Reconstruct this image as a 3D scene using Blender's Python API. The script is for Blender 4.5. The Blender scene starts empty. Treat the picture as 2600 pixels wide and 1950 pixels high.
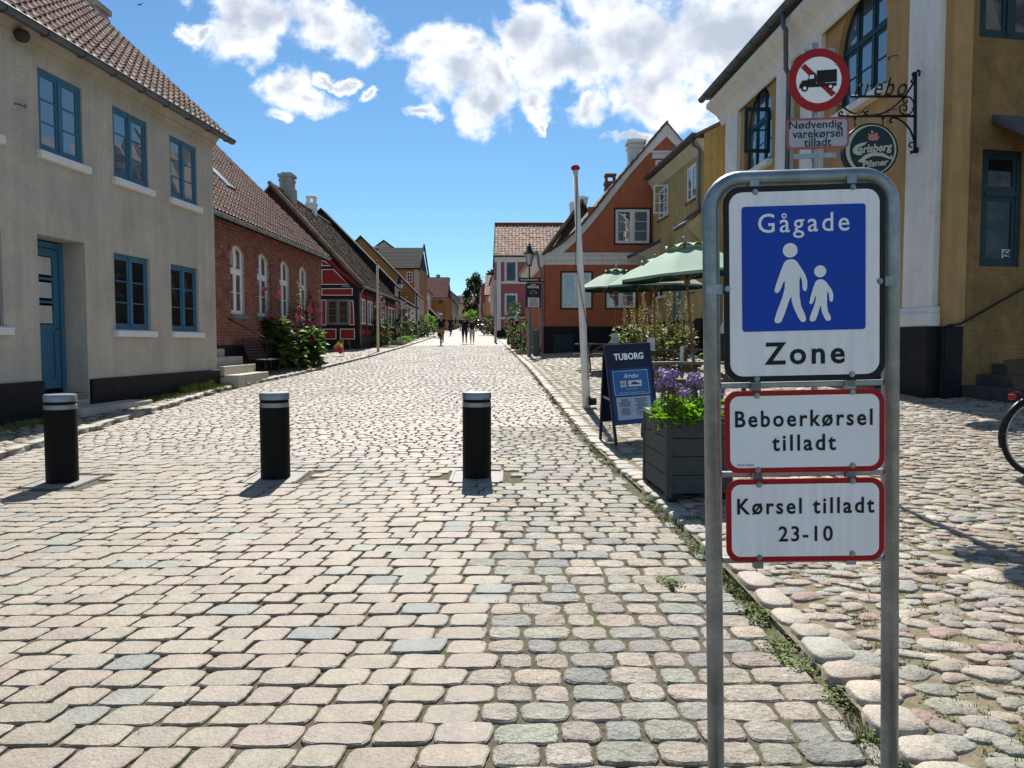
import bpy, bmesh, math, random
from math import sin, cos, tan, radians, pi, atan2, sqrt, hypot
from mathutils import Vector, Matrix, noise as mnoise

SC = bpy.context.scene
COL = SC.collection
# ------------------------------------------------------------------ camera
F_PX = 1953.0                       # focal length in pixels of a 2600 px wide picture
PITCH = radians(3.08)
CAM = Vector((0.0, 0.0, 1.6))
cam_d = bpy.data.cameras.new('camera')
cam_d.sensor_width = 36.0
cam_d.lens = 36.0 * F_PX / 2600.0
cam_d.clip_start = 0.05
cam_d.clip_end = 9000
cam_o = bpy.data.objects.new('camera', cam_d)
COL.objects.link(cam_o)
cam_o.location = CAM
cam_o.rotation_euler = (radians(90) - PITCH, 0, 0)
SC.camera = cam_o
SC.render.resolution_x = 1024
SC.render.resolution_y = 768

# ------------------------------------------------------------------ light
SUN_EL = radians(50.0)
SUN_AZ = radians(-3.0)              # from +Y towards +X
SUN_DIR = Vector((cos(SUN_EL) * sin(SUN_AZ), cos(SUN_EL) * cos(SUN_AZ), sin(SUN_EL)))
sun_d = bpy.data.lights.new('sun', 'SUN')
sun_d.energy = 5.0
sun_d.angle = radians(0.53)
sun_d.color = (1.0, 0.955, 0.88)
sun_o = bpy.data.objects.new('sun', sun_d)
COL.objects.link(sun_o)
sun_o.rotation_euler = (-SUN_DIR).to_track_quat('-Z', 'Y').to_euler()
sun_o.location = (0, 30, 40)

SC.view_settings.view_transform = 'Standard'
SC.view_settings.look = 'None'
SC.view_settings.exposure = 0.78
SC.view_settings.gamma = 1.0
SC.view_settings.use_curve_mapping = False
SKY_STRENGTH = 0.070


def ray(u, v):
    a = (u - 1300.0) / F_PX
    b = -(v - 975.0) / F_PX
    return Vector((a, cos(PITCH) + b * sin(PITCH), -sin(PITCH) + b * cos(PITCH)))


def at_y(u, v, y):
    d = ray(u, v)
    return CAM + d * (y / d.y)


# ------------------------------------------------------------------ sky with clouds
world = bpy.data.worlds.new('World')
SC.world = world
world.use_nodes = True
wt = world.node_tree
wt.nodes.clear()


def wn(kind, **kw):
    n = wt.nodes.new(kind)
    for k, val in kw.items():
        setattr(n, k, val)
    return n


def wl(a, b):
    wt.links.new(a, b)


def wmath(op, a, b=None, clamp=False):
    n = wn('ShaderNodeMath', operation=op, use_clamp=clamp)
    for i, x in enumerate((a, b)):
        if x is None:
            continue
        if isinstance(x, (int, float)):
            n.inputs[i].default_value = x
        else:
            wl(x, n.inputs[i])
    return n.outputs[0]


def wsmooth(val, lo, hi):
    n = wn('ShaderNodeMapRange', interpolation_type='SMOOTHSTEP')
    n.inputs['From Min'].default_value = lo
    n.inputs['From Max'].default_value = hi
    wl(val, n.inputs['Value'])
    return n.outputs['Result']


w_out = wn('ShaderNodeOutputWorld')
w_bg = wn('ShaderNodeBackground')
w_bg.inputs['Strength'].default_value = SKY_STRENGTH
w_sky = wn('ShaderNodeTexSky', sky_type='NISHITA')
w_sky.sun_disc = False
w_sky.sun_elevation = SUN_EL
w_sky.sun_rotation = SUN_AZ
w_sky.air_density = 1.0
w_sky.dust_density = 0.1
w_sky.ozone_density = 4.0
w_tc = wn('ShaderNodeTexCoord')
w_sep = wn('ShaderNodeSeparateXYZ')
wl(w_tc.outputs['Generated'], w_sep.inputs[0])
w_y = wmath('MAXIMUM', wmath('ABSOLUTE', w_sep.outputs[1]), 0.12)
w_px = wmath('DIVIDE', w_sep.outputs[0], w_y)
w_pz = wmath('DIVIDE', w_sep.outputs[2], w_y)
w_p = wn('ShaderNodeCombineXYZ')
wl(w_px, w_p.inputs[0])
wl(w_pz, w_p.inputs[1])


def wcol(scale, detail, rough, off):
    n = wn('ShaderNodeTexNoise', noise_dimensions='3D')
    n.inputs['Scale'].default_value = scale
    n.inputs['Detail'].default_value = detail
    n.inputs['Roughness'].default_value = rough
    m = wn('ShaderNodeVectorMath', operation='ADD')
    wl(w_p.outputs[0], m.inputs[0])
    m.inputs[1].default_value = off
    wl(m.outputs[0], n.inputs['Vector'])
    sb = wn('ShaderNodeVectorMath', operation='SUBTRACT')
    wl(n.outputs['Color'], sb.inputs[0])
    sb.inputs[1].default_value = (0.5, 0.5, 0.5)
    return sb.outputs[0]


w_dist = wn('ShaderNodeVectorMath', operation='MULTIPLY_ADD')
wl(wcol(12.0, 7.0, 0.55, (1.3, 0.2, 4.0)), w_dist.inputs[0])
w_dist.inputs[1].default_value = (0.13, 0.09, 0.0)
wl(w_p.outputs[0], w_dist.inputs[2])
# cloud bodies: direction of the centre, half width and half height
CLOUDS = [(600, 45, 85, 80), (690, 55, 120, 66), (820, 70, 105, 66), (900, 100, 70, 48),
          (725, 240, 62, 46), (790, 262, 78, 28), (690, 312, 40, 18), (840, 208, 42, 13), (935, 240, 24, 16),
          (495, 65, 30, 20), (1100, 105, 72, 52), (1160, 170, 84, 80), (1225, 265, 66, 58), (1200, 105, 62, 44),
          (1075, 285, 46, 16), (1340, 80, 80, 80), (1440, 140, 150, 100), (1600, 95, 165, 105), (1690, 195, 140, 105),
          (1850, 90, 200, 130), (1660, 265, 90, 56), (1490, 275, 46, 34), (1355, 240, 38, 50), (2060, 0, 260, 150),
          (1560, 0, 110, 50), (1600, 345, 34, 20), (1370, 305, 18, 24), (2300, 60, 220, 160), (1250, 180, 60, 60)]
w_min = None
for (cu, cv, ru, rv) in CLOUDS:
    d = ray(cu, cv)
    cx, cz = d.x / d.y, d.z / d.y
    ix, iz = F_PX / ru / 1.20, F_PX / rv / 1.20
    ma = wn('ShaderNodeVectorMath', operation='MULTIPLY_ADD')
    wl(w_dist.outputs[0], ma.inputs[0])
    ma.inputs[1].default_value = (ix, iz, 0)
    ma.inputs[2].default_value = (-cx * ix, -cz * iz, 0)
    ln = wn('ShaderNodeVectorMath', operation='LENGTH')
    wl(ma.outputs[0], ln.inputs[0])
    w_min = ln.outputs['Value'] if w_min is None else wmath('SMOOTH_MIN', w_min, ln.outputs['Value'])
    if w_min.node.type == 'MATH':
        w_min.node.inputs[2].default_value = 0.18
w_body = wmath('SUBTRACT', 1.0, w_min)


def wnoise(scale, detail, rough, vec=None, off=(0, 0, 0), dist=0.0):
    m = wn('ShaderNodeVectorMath', operation='ADD')
    wl(vec or w_p.outputs[0], m.inputs[0])
    m.inputs[1].default_value = off
    n = wn('ShaderNodeTexNoise', noise_dimensions='3D')
    n.inputs['Scale'].default_value = scale
    n.inputs['Detail'].default_value = detail
    n.inputs['Roughness'].default_value = rough
    n.inputs['Distortion'].default_value = dist
    wl(m.outputs[0], n.inputs['Vector'])
    return n.outputs['Fac']


# clouds in the part of the sky that is not in view, of the same kind
w_low = wnoise(2.2, 5.0, 0.55, vec=w_tc.outputs['Generated'], off=(3.1, 0.4, 1.7))
w_out_mask = wmath('MAXIMUM', wsmooth(w_pz, 0.50, 0.75), wsmooth(wmath('MULTIPLY', w_sep.outputs[1], -1.0), -0.55, -0.35))
w_else = wmath('SUBTRACT', wmath('MULTIPLY', wmath('SUBTRACT', w_low, 0.57), 5.0), wmath('MULTIPLY', wmath('SUBTRACT', 1.0, w_out_mask), 9.0))
w_body2 = wmath('MAXIMUM', w_body, w_else)
w_n1 = wnoise(20.0, 9.0, 0.56, dist=0.15)
w_n2 = wnoise(70.0, 6.0, 0.65, off=(2.0, 5.0, 0.0))
w_dens = wmath('ADD', w_body2, wmath('ADD', wmath('MULTIPLY', wmath('SUBTRACT', w_n1, 0.50), 2.0), wmath('MULTIPLY', wmath('SUBTRACT', w_n2, 0.50), 0.45)))
w_mask = wsmooth(w_dens, -0.16, 0.60)
w_n3 = wnoise(11.0, 7.0, 0.52, off=(0.0, 0.03, 0.0), dist=0.2)
w_thick = wmath('ADD', wmath('MULTIPLY', w_body2, 1.05), wmath('MULTIPLY', wmath('SUBTRACT', w_n3, 0.5), 2.6))
w_grey = wsmooth(w_thick, 0.18, 1.15)
w_cc = wn('ShaderNodeMix', data_type='RGBA')
wl(w_grey, w_cc.inputs['Factor'])
w_cc.inputs[6].default_value = (9.6, 9.8, 10.0, 1)
w_cc.inputs[7].default_value = (4.6, 5.2, 6.2, 1)
w_skyc = wn('ShaderNodeMix', data_type='RGBA', blend_type='MULTIPLY')
w_skyc.inputs['Factor'].default_value = 1.0
wl(w_sky.outputs['Color'], w_skyc.inputs[6])
w_skyc.inputs[7].default_value = (0.66, 0.90, 0.98, 1)
w_mix = wn('ShaderNodeMix', data_type='RGBA')
wl(w_mask, w_mix.inputs['Factor'])
wl(w_skyc.outputs[2], w_mix.inputs[6])
wl(w_cc.outputs[2], w_mix.inputs[7])
wl(w_mix.outputs[2], w_bg.inputs['Color'])
wl(w_bg.outputs[0], w_out.inputs['Surface'])

# ------------------------------------------------------------------ materials
MATS = {}
TINTED = set()


def new_mat(name):
    m = bpy.data.materials.new(name)
    m.use_nodes = True
    nt = m.node_tree
    b = nt.nodes['Principled BSDF']
    MATS[name] = m
    return m, nt, b


def coord(nt, kind='world', scale=(1, 1, 1)):
    if kind == 'world':
        g = nt.nodes.new('ShaderNodeNewGeometry')
        o = g.outputs['Position']
    else:
        g = nt.nodes.new('ShaderNodeTexCoord')
        o = g.outputs['Object']
    if scale != (1, 1, 1):
        mp = nt.nodes.new('ShaderNodeVectorMath')
        mp.operation = 'MULTIPLY'
        nt.links.new(o, mp.inputs[0])
        mp.inputs[1].default_value = scale
        o = mp.outputs[0]
    return o


def tnoise(nt, vec, scale, detail=4, rough=0.55, dist=0):
    n = nt.nodes.new('ShaderNodeTexNoise')
    n.inputs['Scale'].default_value = scale
    n.inputs['Detail'].default_value = detail
    n.inputs['Roughness'].default_value = rough
    n.inputs['Distortion'].default_value = dist
    nt.links.new(vec, n.inputs['Vector'])
    return n.outputs['Fac']


def tramp(nt, fac, stops):
    r = nt.nodes.new('ShaderNodeValToRGB')
    e = r.color_ramp.elements
    while len(e) < len(stops):
        e.new(0.5)
    for i, (p, c) in enumerate(stops):
        e[i].position = p
        e[i].color = (c[0], c[1], c[2], 1)
    nt.links.new(fac, r.inputs[0])
    return r.outputs[0]


def tmix(nt, fac, a, b, blend='MIX'):
    m = nt.nodes.new('ShaderNodeMix')
    m.data_type = 'RGBA'
    m.blend_type = blend
    for sock, x in ((m.inputs['Factor'], fac), (m.inputs[6], a), (m.inputs[7], b)):
        if isinstance(x, (int, float)):
            sock.default_value = x
        elif isinstance(x, (tuple, list)):
            sock.default_value = (x[0], x[1], x[2], 1)
        else:
            nt.links.new(x, sock)
    return m.outputs[2]


def tbump(nt, b, h, strength, dist, prev=None):
    bp = nt.nodes.new('ShaderNodeBump')
    bp.inputs['Strength'].default_value = strength
    bp.inputs['Distance'].default_value = dist
    nt.links.new(h, bp.inputs['Height'])
    if prev is not None:
        nt.links.new(prev, bp.inputs['Normal'])
    nt.links.new(bp.outputs[0], b.inputs['Normal'])
    return bp.outputs[0]


def pm(name, col, rough=0.75, var=0.18, scale=3.0, fine=0.10, fscale=40.0, bump=0.25, bdist=0.004, bscale=60.0,
       metal=0.0, spec=0.22, kind='world', stretch=(1, 1, 1), tint=False, dirt=None, dscale=1.2, dthr=(0.5, 0.72), courses=0.0, streak=0.0):
    """general painted / stone / wood surface: broad patches, fine grain and small relief"""
    m, nt, b = new_mat(name)
    c = coord(nt, kind, stretch)
    dark = tuple(x * (1 - var) for x in col)
    lite = tuple(min(1, x * (1 + var)) for x in col)
    base = tramp(nt, tnoise(nt, c, scale, 5, 0.6), [(0.3, dark), (0.7, lite)])
    if tint:
        TINTED.add(name)
        at = nt.nodes.new('ShaderNodeAttribute')
        at.attribute_name = 'tint'
        base = tmix(nt, 1.0, base, at.outputs['Color'], 'MULTIPLY')
    f = tramp(nt, tnoise(nt, c, fscale, 4, 0.7), [(0.25, (1 - fine * 2,) * 3), (0.75, (1 + 0 * fine,) * 3)])
    base = tmix(nt, 1.0, base, f, 'MULTIPLY')
    if dirt:
        d = tramp(nt, tnoise(nt, c, dscale, 6, 0.68, 0.4), [(dthr[0], (0, 0, 0)), (dthr[1], (1, 1, 1))])
        base = tmix(nt, d, base, dirt)
    if streak:
        sv = tramp(nt, tnoise(nt, coord(nt, kind, (5, 5, 0.35)), 1.0, 6, 0.7), [(0.42, (1 - streak,) * 3), (0.62, (1, 1, 1))])
        base = tmix(nt, 1.0, base, sv, 'MULTIPLY')
    nt.links.new(base, b.inputs['Base Color'])
    b.inputs['Roughness'].default_value = rough
    b.inputs['Metallic'].default_value = metal
    b.inputs['Specular IOR Level'].default_value = spec
    if bump:
        pn = tbump(nt, b, tnoise(nt, c, bscale, 5, 0.62), bump, bdist)
        if courses:
            sp = nt.nodes.new('ShaderNodeSeparateXYZ')
            nt.links.new(coord(nt, kind), sp.inputs[0])
            ml = nt.nodes.new('ShaderNodeMath')
            ml.operation = 'MULTIPLY_ADD'
            nt.links.new(sp.outputs[2], ml.inputs[0])
            ml.inputs[1].default_value = 2 * pi / 0.075
            nt.links.new(tnoise(nt, c, 3.0, 4, 0.6), ml.inputs[2])
            sn = nt.nodes.new('ShaderNodeMath')
            sn.operation = 'SINE'
            nt.links.new(ml.outputs[0], sn.inputs[0])
            mm = nt.nodes.new('ShaderNodeMath')
            mm.operation = 'MULTIPLY'
            nt.links.new(sn.outputs[0], mm.inputs[0])
            nt.links.new(tnoise(nt, c, 2.4, 4, 0.7), mm.inputs[1])
            tbump(nt, b, mm.outputs[0], courses, 0.006, pn)
    return m


def glass(name, col=(0.012, 0.018, 0.024), ior=1.9, rough=0.02, wav=0.10):
    m, nt, b = new_mat(name)
    b.inputs['Base Color'].default_value = (*col, 1)
    b.inputs['Roughness'].default_value = rough
    b.inputs['IOR'].default_value = ior
    tbump(nt, b, tnoise(nt, coord(nt), 2.2, 2, 0.4), wav, 0.02)
    return m


# ------------------------------------------------------------------ mesh building
class MB:
    def __init__(self):
        self.v = []
        self.f = []
        self.mi = []
        self.t = []
        self.cur = 0
        self.tint = None

    def add(self, verts, faces):
        n = len(self.v)
        self.v.extend([tuple(p) for p in verts])
        self.f.extend([tuple(i + n for i in fc) for fc in faces])
        self.mi.extend([self.cur] * len(faces))
        if self.tint is not None:
            self.t.extend([self.tint] * len(verts))
        return self

    def quad(self, a, b, c, d):
        return self.add([a, b, c, d], [(0, 1, 2, 3)])

    def poly(self, pts):
        return self.add(pts, [tuple(range(len(pts)))])

    def box(self, c, s, rot=None):
        x, y, z = s[0] / 2, s[1] / 2, s[2] / 2
        vs = [Vector(q) for q in ((-x, -y, -z), (x, -y, -z), (x, y, -z), (-x, y, -z), (-x, -y, z), (x, -y, z), (x, y, z), (-x, y, z))]
        c = Vector(c)
        if rot is not None:
            vs = [rot @ q for q in vs]
        return self.add([q + c for q in vs], [(0, 3, 2, 1), (4, 5, 6, 7), (0, 1, 5, 4), (1, 2, 6, 5), (2, 3, 7, 6), (3, 0, 4, 7)])

    def hexa(self, p):
        """eight corners: bottom ring (ccw from above), top ring"""
        return self.add(p, [(0, 3, 2, 1), (4, 5, 6, 7), (0, 1, 5, 4), (1, 2, 6, 5), (2, 3, 7, 6), (3, 0, 4, 7)])

    def bar(self, a, b, w, h, up=(0, 0, 1)):
        """straight bar of w x h between two points"""
        a, b = Vector(a), Vector(b)
        d = (b - a).normalized()
        up = Vector(up)
        if abs(d.dot(up)) > 0.98:
            up = Vector((0, 1, 0))
        x = d.cross(up).normalized()
        z = x.cross(d).normalized()
        o = [(-w / 2, -h / 2), (w / 2, -h / 2), (w / 2, h / 2), (-w / 2, h / 2)]
        vs = [a + x * i + z * j for i, j in o] + [b + x * i + z * j for i, j in o]
        return self.add(vs, [(0, 1, 2, 3), (7, 6, 5, 4), (0, 4, 5, 1), (1, 5, 6, 2), (2, 6, 7, 3), (3, 7, 4, 0)])

    def cyl(self, a, b, r0, r1=None, n=12, caps=True):
        return self.tube([a, b], [r0, r0 if r1 is None else r1], n, caps)

    def tube(self, pts, r, n=8, caps=True, closed=False):
        pts = [Vector(p) for p in pts]
        m = len(pts)
        rs = r if isinstance(r, (list, tuple)) else [r] * m
        vs, fs = [], []
        prev = None
        for i, p in enumerate(pts):
            if closed:
                d = (pts[(i + 1) % m] - pts[i - 1])
            else:
                d = pts[min(i + 1, m - 1)] - pts[max(i - 1, 0)]
            d = d.normalized() if d.length > 1e-9 else Vector((0, 0, 1))
            if prev is None:
                ref = Vector((0, 0, 1)) if abs(d.z) < 0.9 else Vector((1, 0, 0))
                x = d.cross(ref).normalized()
            else:
                x = (prev - d * prev.dot(d))
                x = x.normalized() if x.length > 1e-6 else d.orthogonal().normalized()
            prev = x
            yv = d.cross(x)
            for k in range(n):
                a = 2 * pi * k / n
                vs.append(p + (x * cos(a) + yv * sin(a)) * rs[i])
        rng = m if closed else m - 1
        for i in range(rng):
            j = (i + 1) % m
            for k in range(n):
                k2 = (k + 1) % n
                fs.append((i * n + k, i * n + k2, j * n + k2, j * n + k))
        if caps and not closed:
            fs.append(tuple(range(n - 1, -1, -1)))
            fs.append(tuple((m - 1) * n + k for k in range(n)))
        return self.add(vs, fs)

    def lathe(self, prof, c=(0, 0, 0), n=16, caps=True):
        c = Vector(c)
        vs, fs = [], []
        for (r, z) in prof:
            for k in range(n):
                a = 2 * pi * k / n
                vs.append(c + Vector((r * cos(a), r * sin(a), z)))
        for i in range(len(prof) - 1):
            for k in range(n):
                k2 = (k + 1) % n
                fs.append((i * n + k, i * n + k2, (i + 1) * n + k2, (i + 1) * n + k))
        if caps:
            fs.append(tuple(range(n - 1, -1, -1)))
            fs.append(tuple((len(prof) - 1) * n + k for k in range(n)))
        return self.add(vs, fs)

    def extrude(self, poly, d):
        """closed flat polygon (list of 3D points) pushed along vector d"""
        n = len(poly)
        d = Vector(d)
        a = [Vector(p) for p in poly]
        b = [p + d for p in a]
        fs = [tuple(range(n)), tuple(range(2 * n - 1, n - 1, -1))]
        for i in range(n):
            j = (i + 1) % n
            fs.append((i, i + n, j + n, j))
        return self.add(a + b, fs)

    def build(self, name, mat, parent=None, smooth=False, base=None, kind=None, bevel=0.0, auto=None):
        if not self.t and isinstance(mat, str) and mat in TINTED:
            self.t = [(1.0, 1.0, 1.0)] * len(self.v)
        me = bpy.data.meshes.new(name)
        off = Vector((0, 0, 0)) if base is None else Vector(base)
        me.from_pydata([(p[0] - off.x, p[1] - off.y, p[2] - off.z) for p in self.v] if base is not None else self.v, [], self.f)
        mats = mat if isinstance(mat, (list, tuple)) else [mat]
        for mm in mats:
            me.materials.append(MATS[mm] if isinstance(mm, str) else mm)
        if len(mats) > 1:
            me.polygons.foreach_set('material_index', self.mi)
        if self.t and len(self.t) == len(self.v):
            at = me.attributes.new('tint', 'FLOAT_COLOR', 'POINT')
            flat = []
            for q in self.t:
                flat.extend((q[0], q[1], q[2], 1.0))
            at.data.foreach_set('color', flat)
        bm = bmesh.new()
        bm.from_mesh(me)
        bmesh.ops.recalc_face_normals(bm, faces=bm.faces)
        bm.to_mesh(me)
        bm.free()
        if smooth:
            me.polygons.foreach_set('use_smooth', [True] * len(me.polygons))
            if auto:
                me.set_sharp_from_angle(angle=radians(auto))
        o = bpy.data.objects.new(name, me)
        COL.objects.link(o)
        if parent is not None:
            o.parent = parent
        if kind:
            o['kind'] = kind
        if bevel:
            bv = o.modifiers.new('bevel', 'BEVEL')
            bv.width = bevel
            bv.segments = 2
            bv.limit_method = 'ANGLE'
        return o


def thing(name, loc, label, cat, group=None, rz=0.0, rot=None):
    o = bpy.data.objects.new(name, None)
    o.empty_display_size = 0.2
    COL.objects.link(o)
    o.location = loc
    o.rotation_euler = rot if rot else (0, 0, rz)
    o['label'] = label
    o['category'] = cat
    if group:
        o['group'] = group
    return o


def tag(o, label, cat, group=None):
    o['label'] = label
    o['category'] = cat
    if group:
        o['group'] = group
    return o


def copy_tree(o, parent=None):
    c = o.copy()
    COL.objects.link(c)
    if parent is not None:
        c.parent = parent
    for ch in list(o.children):
        copy_tree(ch, c)
    return c


def lerp(a, b, t):
    return a + (b - a) * t


def pline(pts, y):
    if y <= pts[0][0]:
        return pts[0][1]
    for (a, b) in zip(pts, pts[1:]):
        if y <= b[0]:
            return lerp(a[1], b[1], (y - a[0]) / (b[0] - a[0]))
    return pts[-1][1]


KERB_R = [(-4, 1.5), (3, 1.41), (5.6, 1.33), (7.4, 1.17), (10, 0.99), (17, 0.78), (24, 0.56), (36, 0.06), (47, -0.46), (65, -1.5), (127, -5.3), (170, -7.9)]
KERB_L = [(-4, -5.8), (9, -5.85), (17, -6.42), (21.6, -6.1), (32, -5.9), (40, -6.0), (55, -6.3), (80, -7.2), (127, -9.6), (170, -12.2)]
SLOPE = 0.031


def xkr(y):
    return pline(KERB_R, y)


def xkl(y):
    return pline(KERB_L, y)


def gbase(y):
    if y < 170:
        return SLOPE * y
    return SLOPE * 170 + (y - 170) * 0.002


def gz(x, y):
    z = gbase(y)
    r, l = xkr(y), xkl(y)
    if x > r:
        z += 0.030 + 0.052 * min(x - r, 7.0)
    elif x < l:
        z += 0.07 + 0.02 * min(l - x, 3.0)
    return z


# lettering: flat letters as a mesh, fitted into a box of w x h centred at the origin of the x-z plane
def letters(body, w=None, h=None, bold=0.0, shear=0.0, spacing=1.0, align='CENTER', res=3, line=1.0):
    cu = bpy.data.curves.new('letters', 'FONT')
    cu.body = body
    cu.size = 1.0
    cu.offset = bold
    cu.shear = shear
    cu.space_character = spacing
    cu.space_line = line
    cu.align_x = align
    cu.resolution_u = res
    ob = bpy.data.objects.new('letters', cu)
    COL.objects.link(ob)
    dg = bpy.context.evaluated_depsgraph_get()
    me = bpy.data.meshes.new_from_object(ob.evaluated_get(dg))
    vs = [Vector((p.co.x, 0, p.co.y)) for p in me.vertices]
    fs = [tuple(q.vertices) for q in me.polygons]
    bpy.data.objects.remove(ob)
    bpy.data.curves.remove(cu)
    bpy.data.meshes.remove(me)
    if not vs:
        return vs, fs
    x0, x1 = min(p.x for p in vs), max(p.x for p in vs)
    z0, z1 = min(p.z for p in vs), max(p.z for p in vs)
    sx = (w / (x1 - x0)) if w else None
    sz = (h / (z1 - z0)) if h else None
    sx = sx or sz
    sz = sz or sx
    cx, cz = (x0 + x1) / 2, (z0 + z1) / 2
    vs = [Vector(((p.x - cx) * sx, 0, (p.z - cz) * sz)) for p in vs]
    return vs, fs


def put_letters(mb, body, origin, xdir, zdir, w=None, h=None, **kw):
    vs, fs = letters(body, w, h, **kw)
    o, X, Z = Vector(origin), Vector(xdir), Vector(zdir)
    mb.add([o + X * p.x + Z * p.z for p in vs], fs)


def rrect(w, h, r, n=5):
    pts = []
    for cx, cz, a0 in ((w / 2 - r, h / 2 - r, 0), (-w / 2 + r, h / 2 - r, 90), (-w / 2 + r, -h / 2 + r, 180), (w / 2 - r, -h / 2 + r, 270)):
        for k in range(n + 1):
            a = radians(a0 + 90 * k / n)
            pts.append((cx + r * cos(a), cz + r * sin(a)))
    return pts


class Frame:
    """vertical wall plane: origin, direction along the wall, outward normal to the given side"""

    def __init__(self, x0, y0, dx, dy, side=1):
        l = hypot(dx, dy)
        self.o = Vector((x0, y0, 0))
        self.t = Vector((dx / l, dy / l, 0))
        self.n = Vector((dy / l, -dx / l, 0)) * side

    def p(self, s, off, z):
        return self.o + self.t * s + self.n * off + Vector((0, 0, z))

    def px(self, u, v, off=0.0):
        d = ray(u, v)
        q = self.o + self.n * off
        k = (q - CAM).dot(self.n) / d.dot(self.n)
        w = CAM + d * k
        return (w - q).dot(self.t), w.z


def arch_pts(s0, s1, zs, rise, n=10):
    """points of an arch from s1 to s0, springing at zs"""
    w = (s1 - s0) / 2
    c = (s0 + s1) / 2
    rise = max(rise, 1e-4)
    R = (w * w + rise * rise) / (2 * rise)
    zc = zs + rise - R
    a = math.asin(min(1, w / R))
    if rise > w:
        a = pi - a
    return [(c + R * sin(a - 2 * a * k / n), zc + R * cos(a - 2 * a * k / n)) for k in range(n + 1)]


def wall(fr, s0, s1, z0, z1, ops, depth=0.12, mb=None, front=0.0):
    """wall face with openings [(s0,s1,z0,z1,rise)] cut through it, with reveals; z1 is the crown when rise>0"""
    mb = mb or MB()
    ss = sorted(set([s0, s1] + [min(max(x, s0), s1) for o in ops for x in o[:2]]))
    zs = sorted(set([z0, z1] + [min(max(x, z0), z1) for o in ops for x in o[2:4]]))
    for i in range(len(ss) - 1):
        for j in range(len(zs) - 1):
            cs, cz = (ss[i] + ss[i + 1]) / 2, (zs[j] + zs[j + 1]) / 2
            if any(o[0] < cs < o[1] and o[2] < cz < o[3] for o in ops):
                continue
            mb.quad(fr.p(ss[i], front, zs[j]), fr.p(ss[i + 1], front, zs[j]), fr.p(ss[i + 1], front, zs[j + 1]), fr.p(ss[i], front, zs[j + 1]))
    for o in ops:
        a, b, c, d = o[:4]
        rise = o[4] if len(o) > 4 else 0
        zt = d - rise
        pts = [(a, c), (b, c), (b, zt)] + (arch_pts(a, b, zt, rise)[1:-1] if rise else []) + [(a, zt)]
        n = len(pts)
        for i in range(n):
            p, q = pts[i], pts[(i + 1) % n]
            mb.quad(fr.p(p[0], front, p[1]), fr.p(q[0], front, q[1]), fr.p(q[0], front - depth, q[1]), fr.p(p[0], front - depth, p[1]))
        if rise:
            ap = arch_pts(a, b, zt, rise)
            h = len(ap) // 2
            right = ap[:h + 1]
            left = ap[h:]
            for i in range(len(right) - 1):
                mb.poly([fr.p(b, front, d), fr.p(right[i + 1][0], front, right[i + 1][1]), fr.p(right[i][0], front, right[i][1])])
            for i in range(len(left) - 1):
                mb.poly([fr.p(a, front, d), fr.p(left[i + 1][0], front, left[i + 1][1]), fr.p(left[i][0], front, left[i][1])])
    return mb


def fbox(mb, fr, s0, s1, o0, o1, z0, z1):
    return mb.hexa([fr.p(s0, o0, z0), fr.p(s1, o0, z0), fr.p(s1, o1, z0), fr.p(s0, o1, z0),
                    fr.p(s0, o0, z1), fr.p(s1, o0, z1), fr.p(s1, o1, z1), fr.p(s0, o1, z1)])


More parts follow.
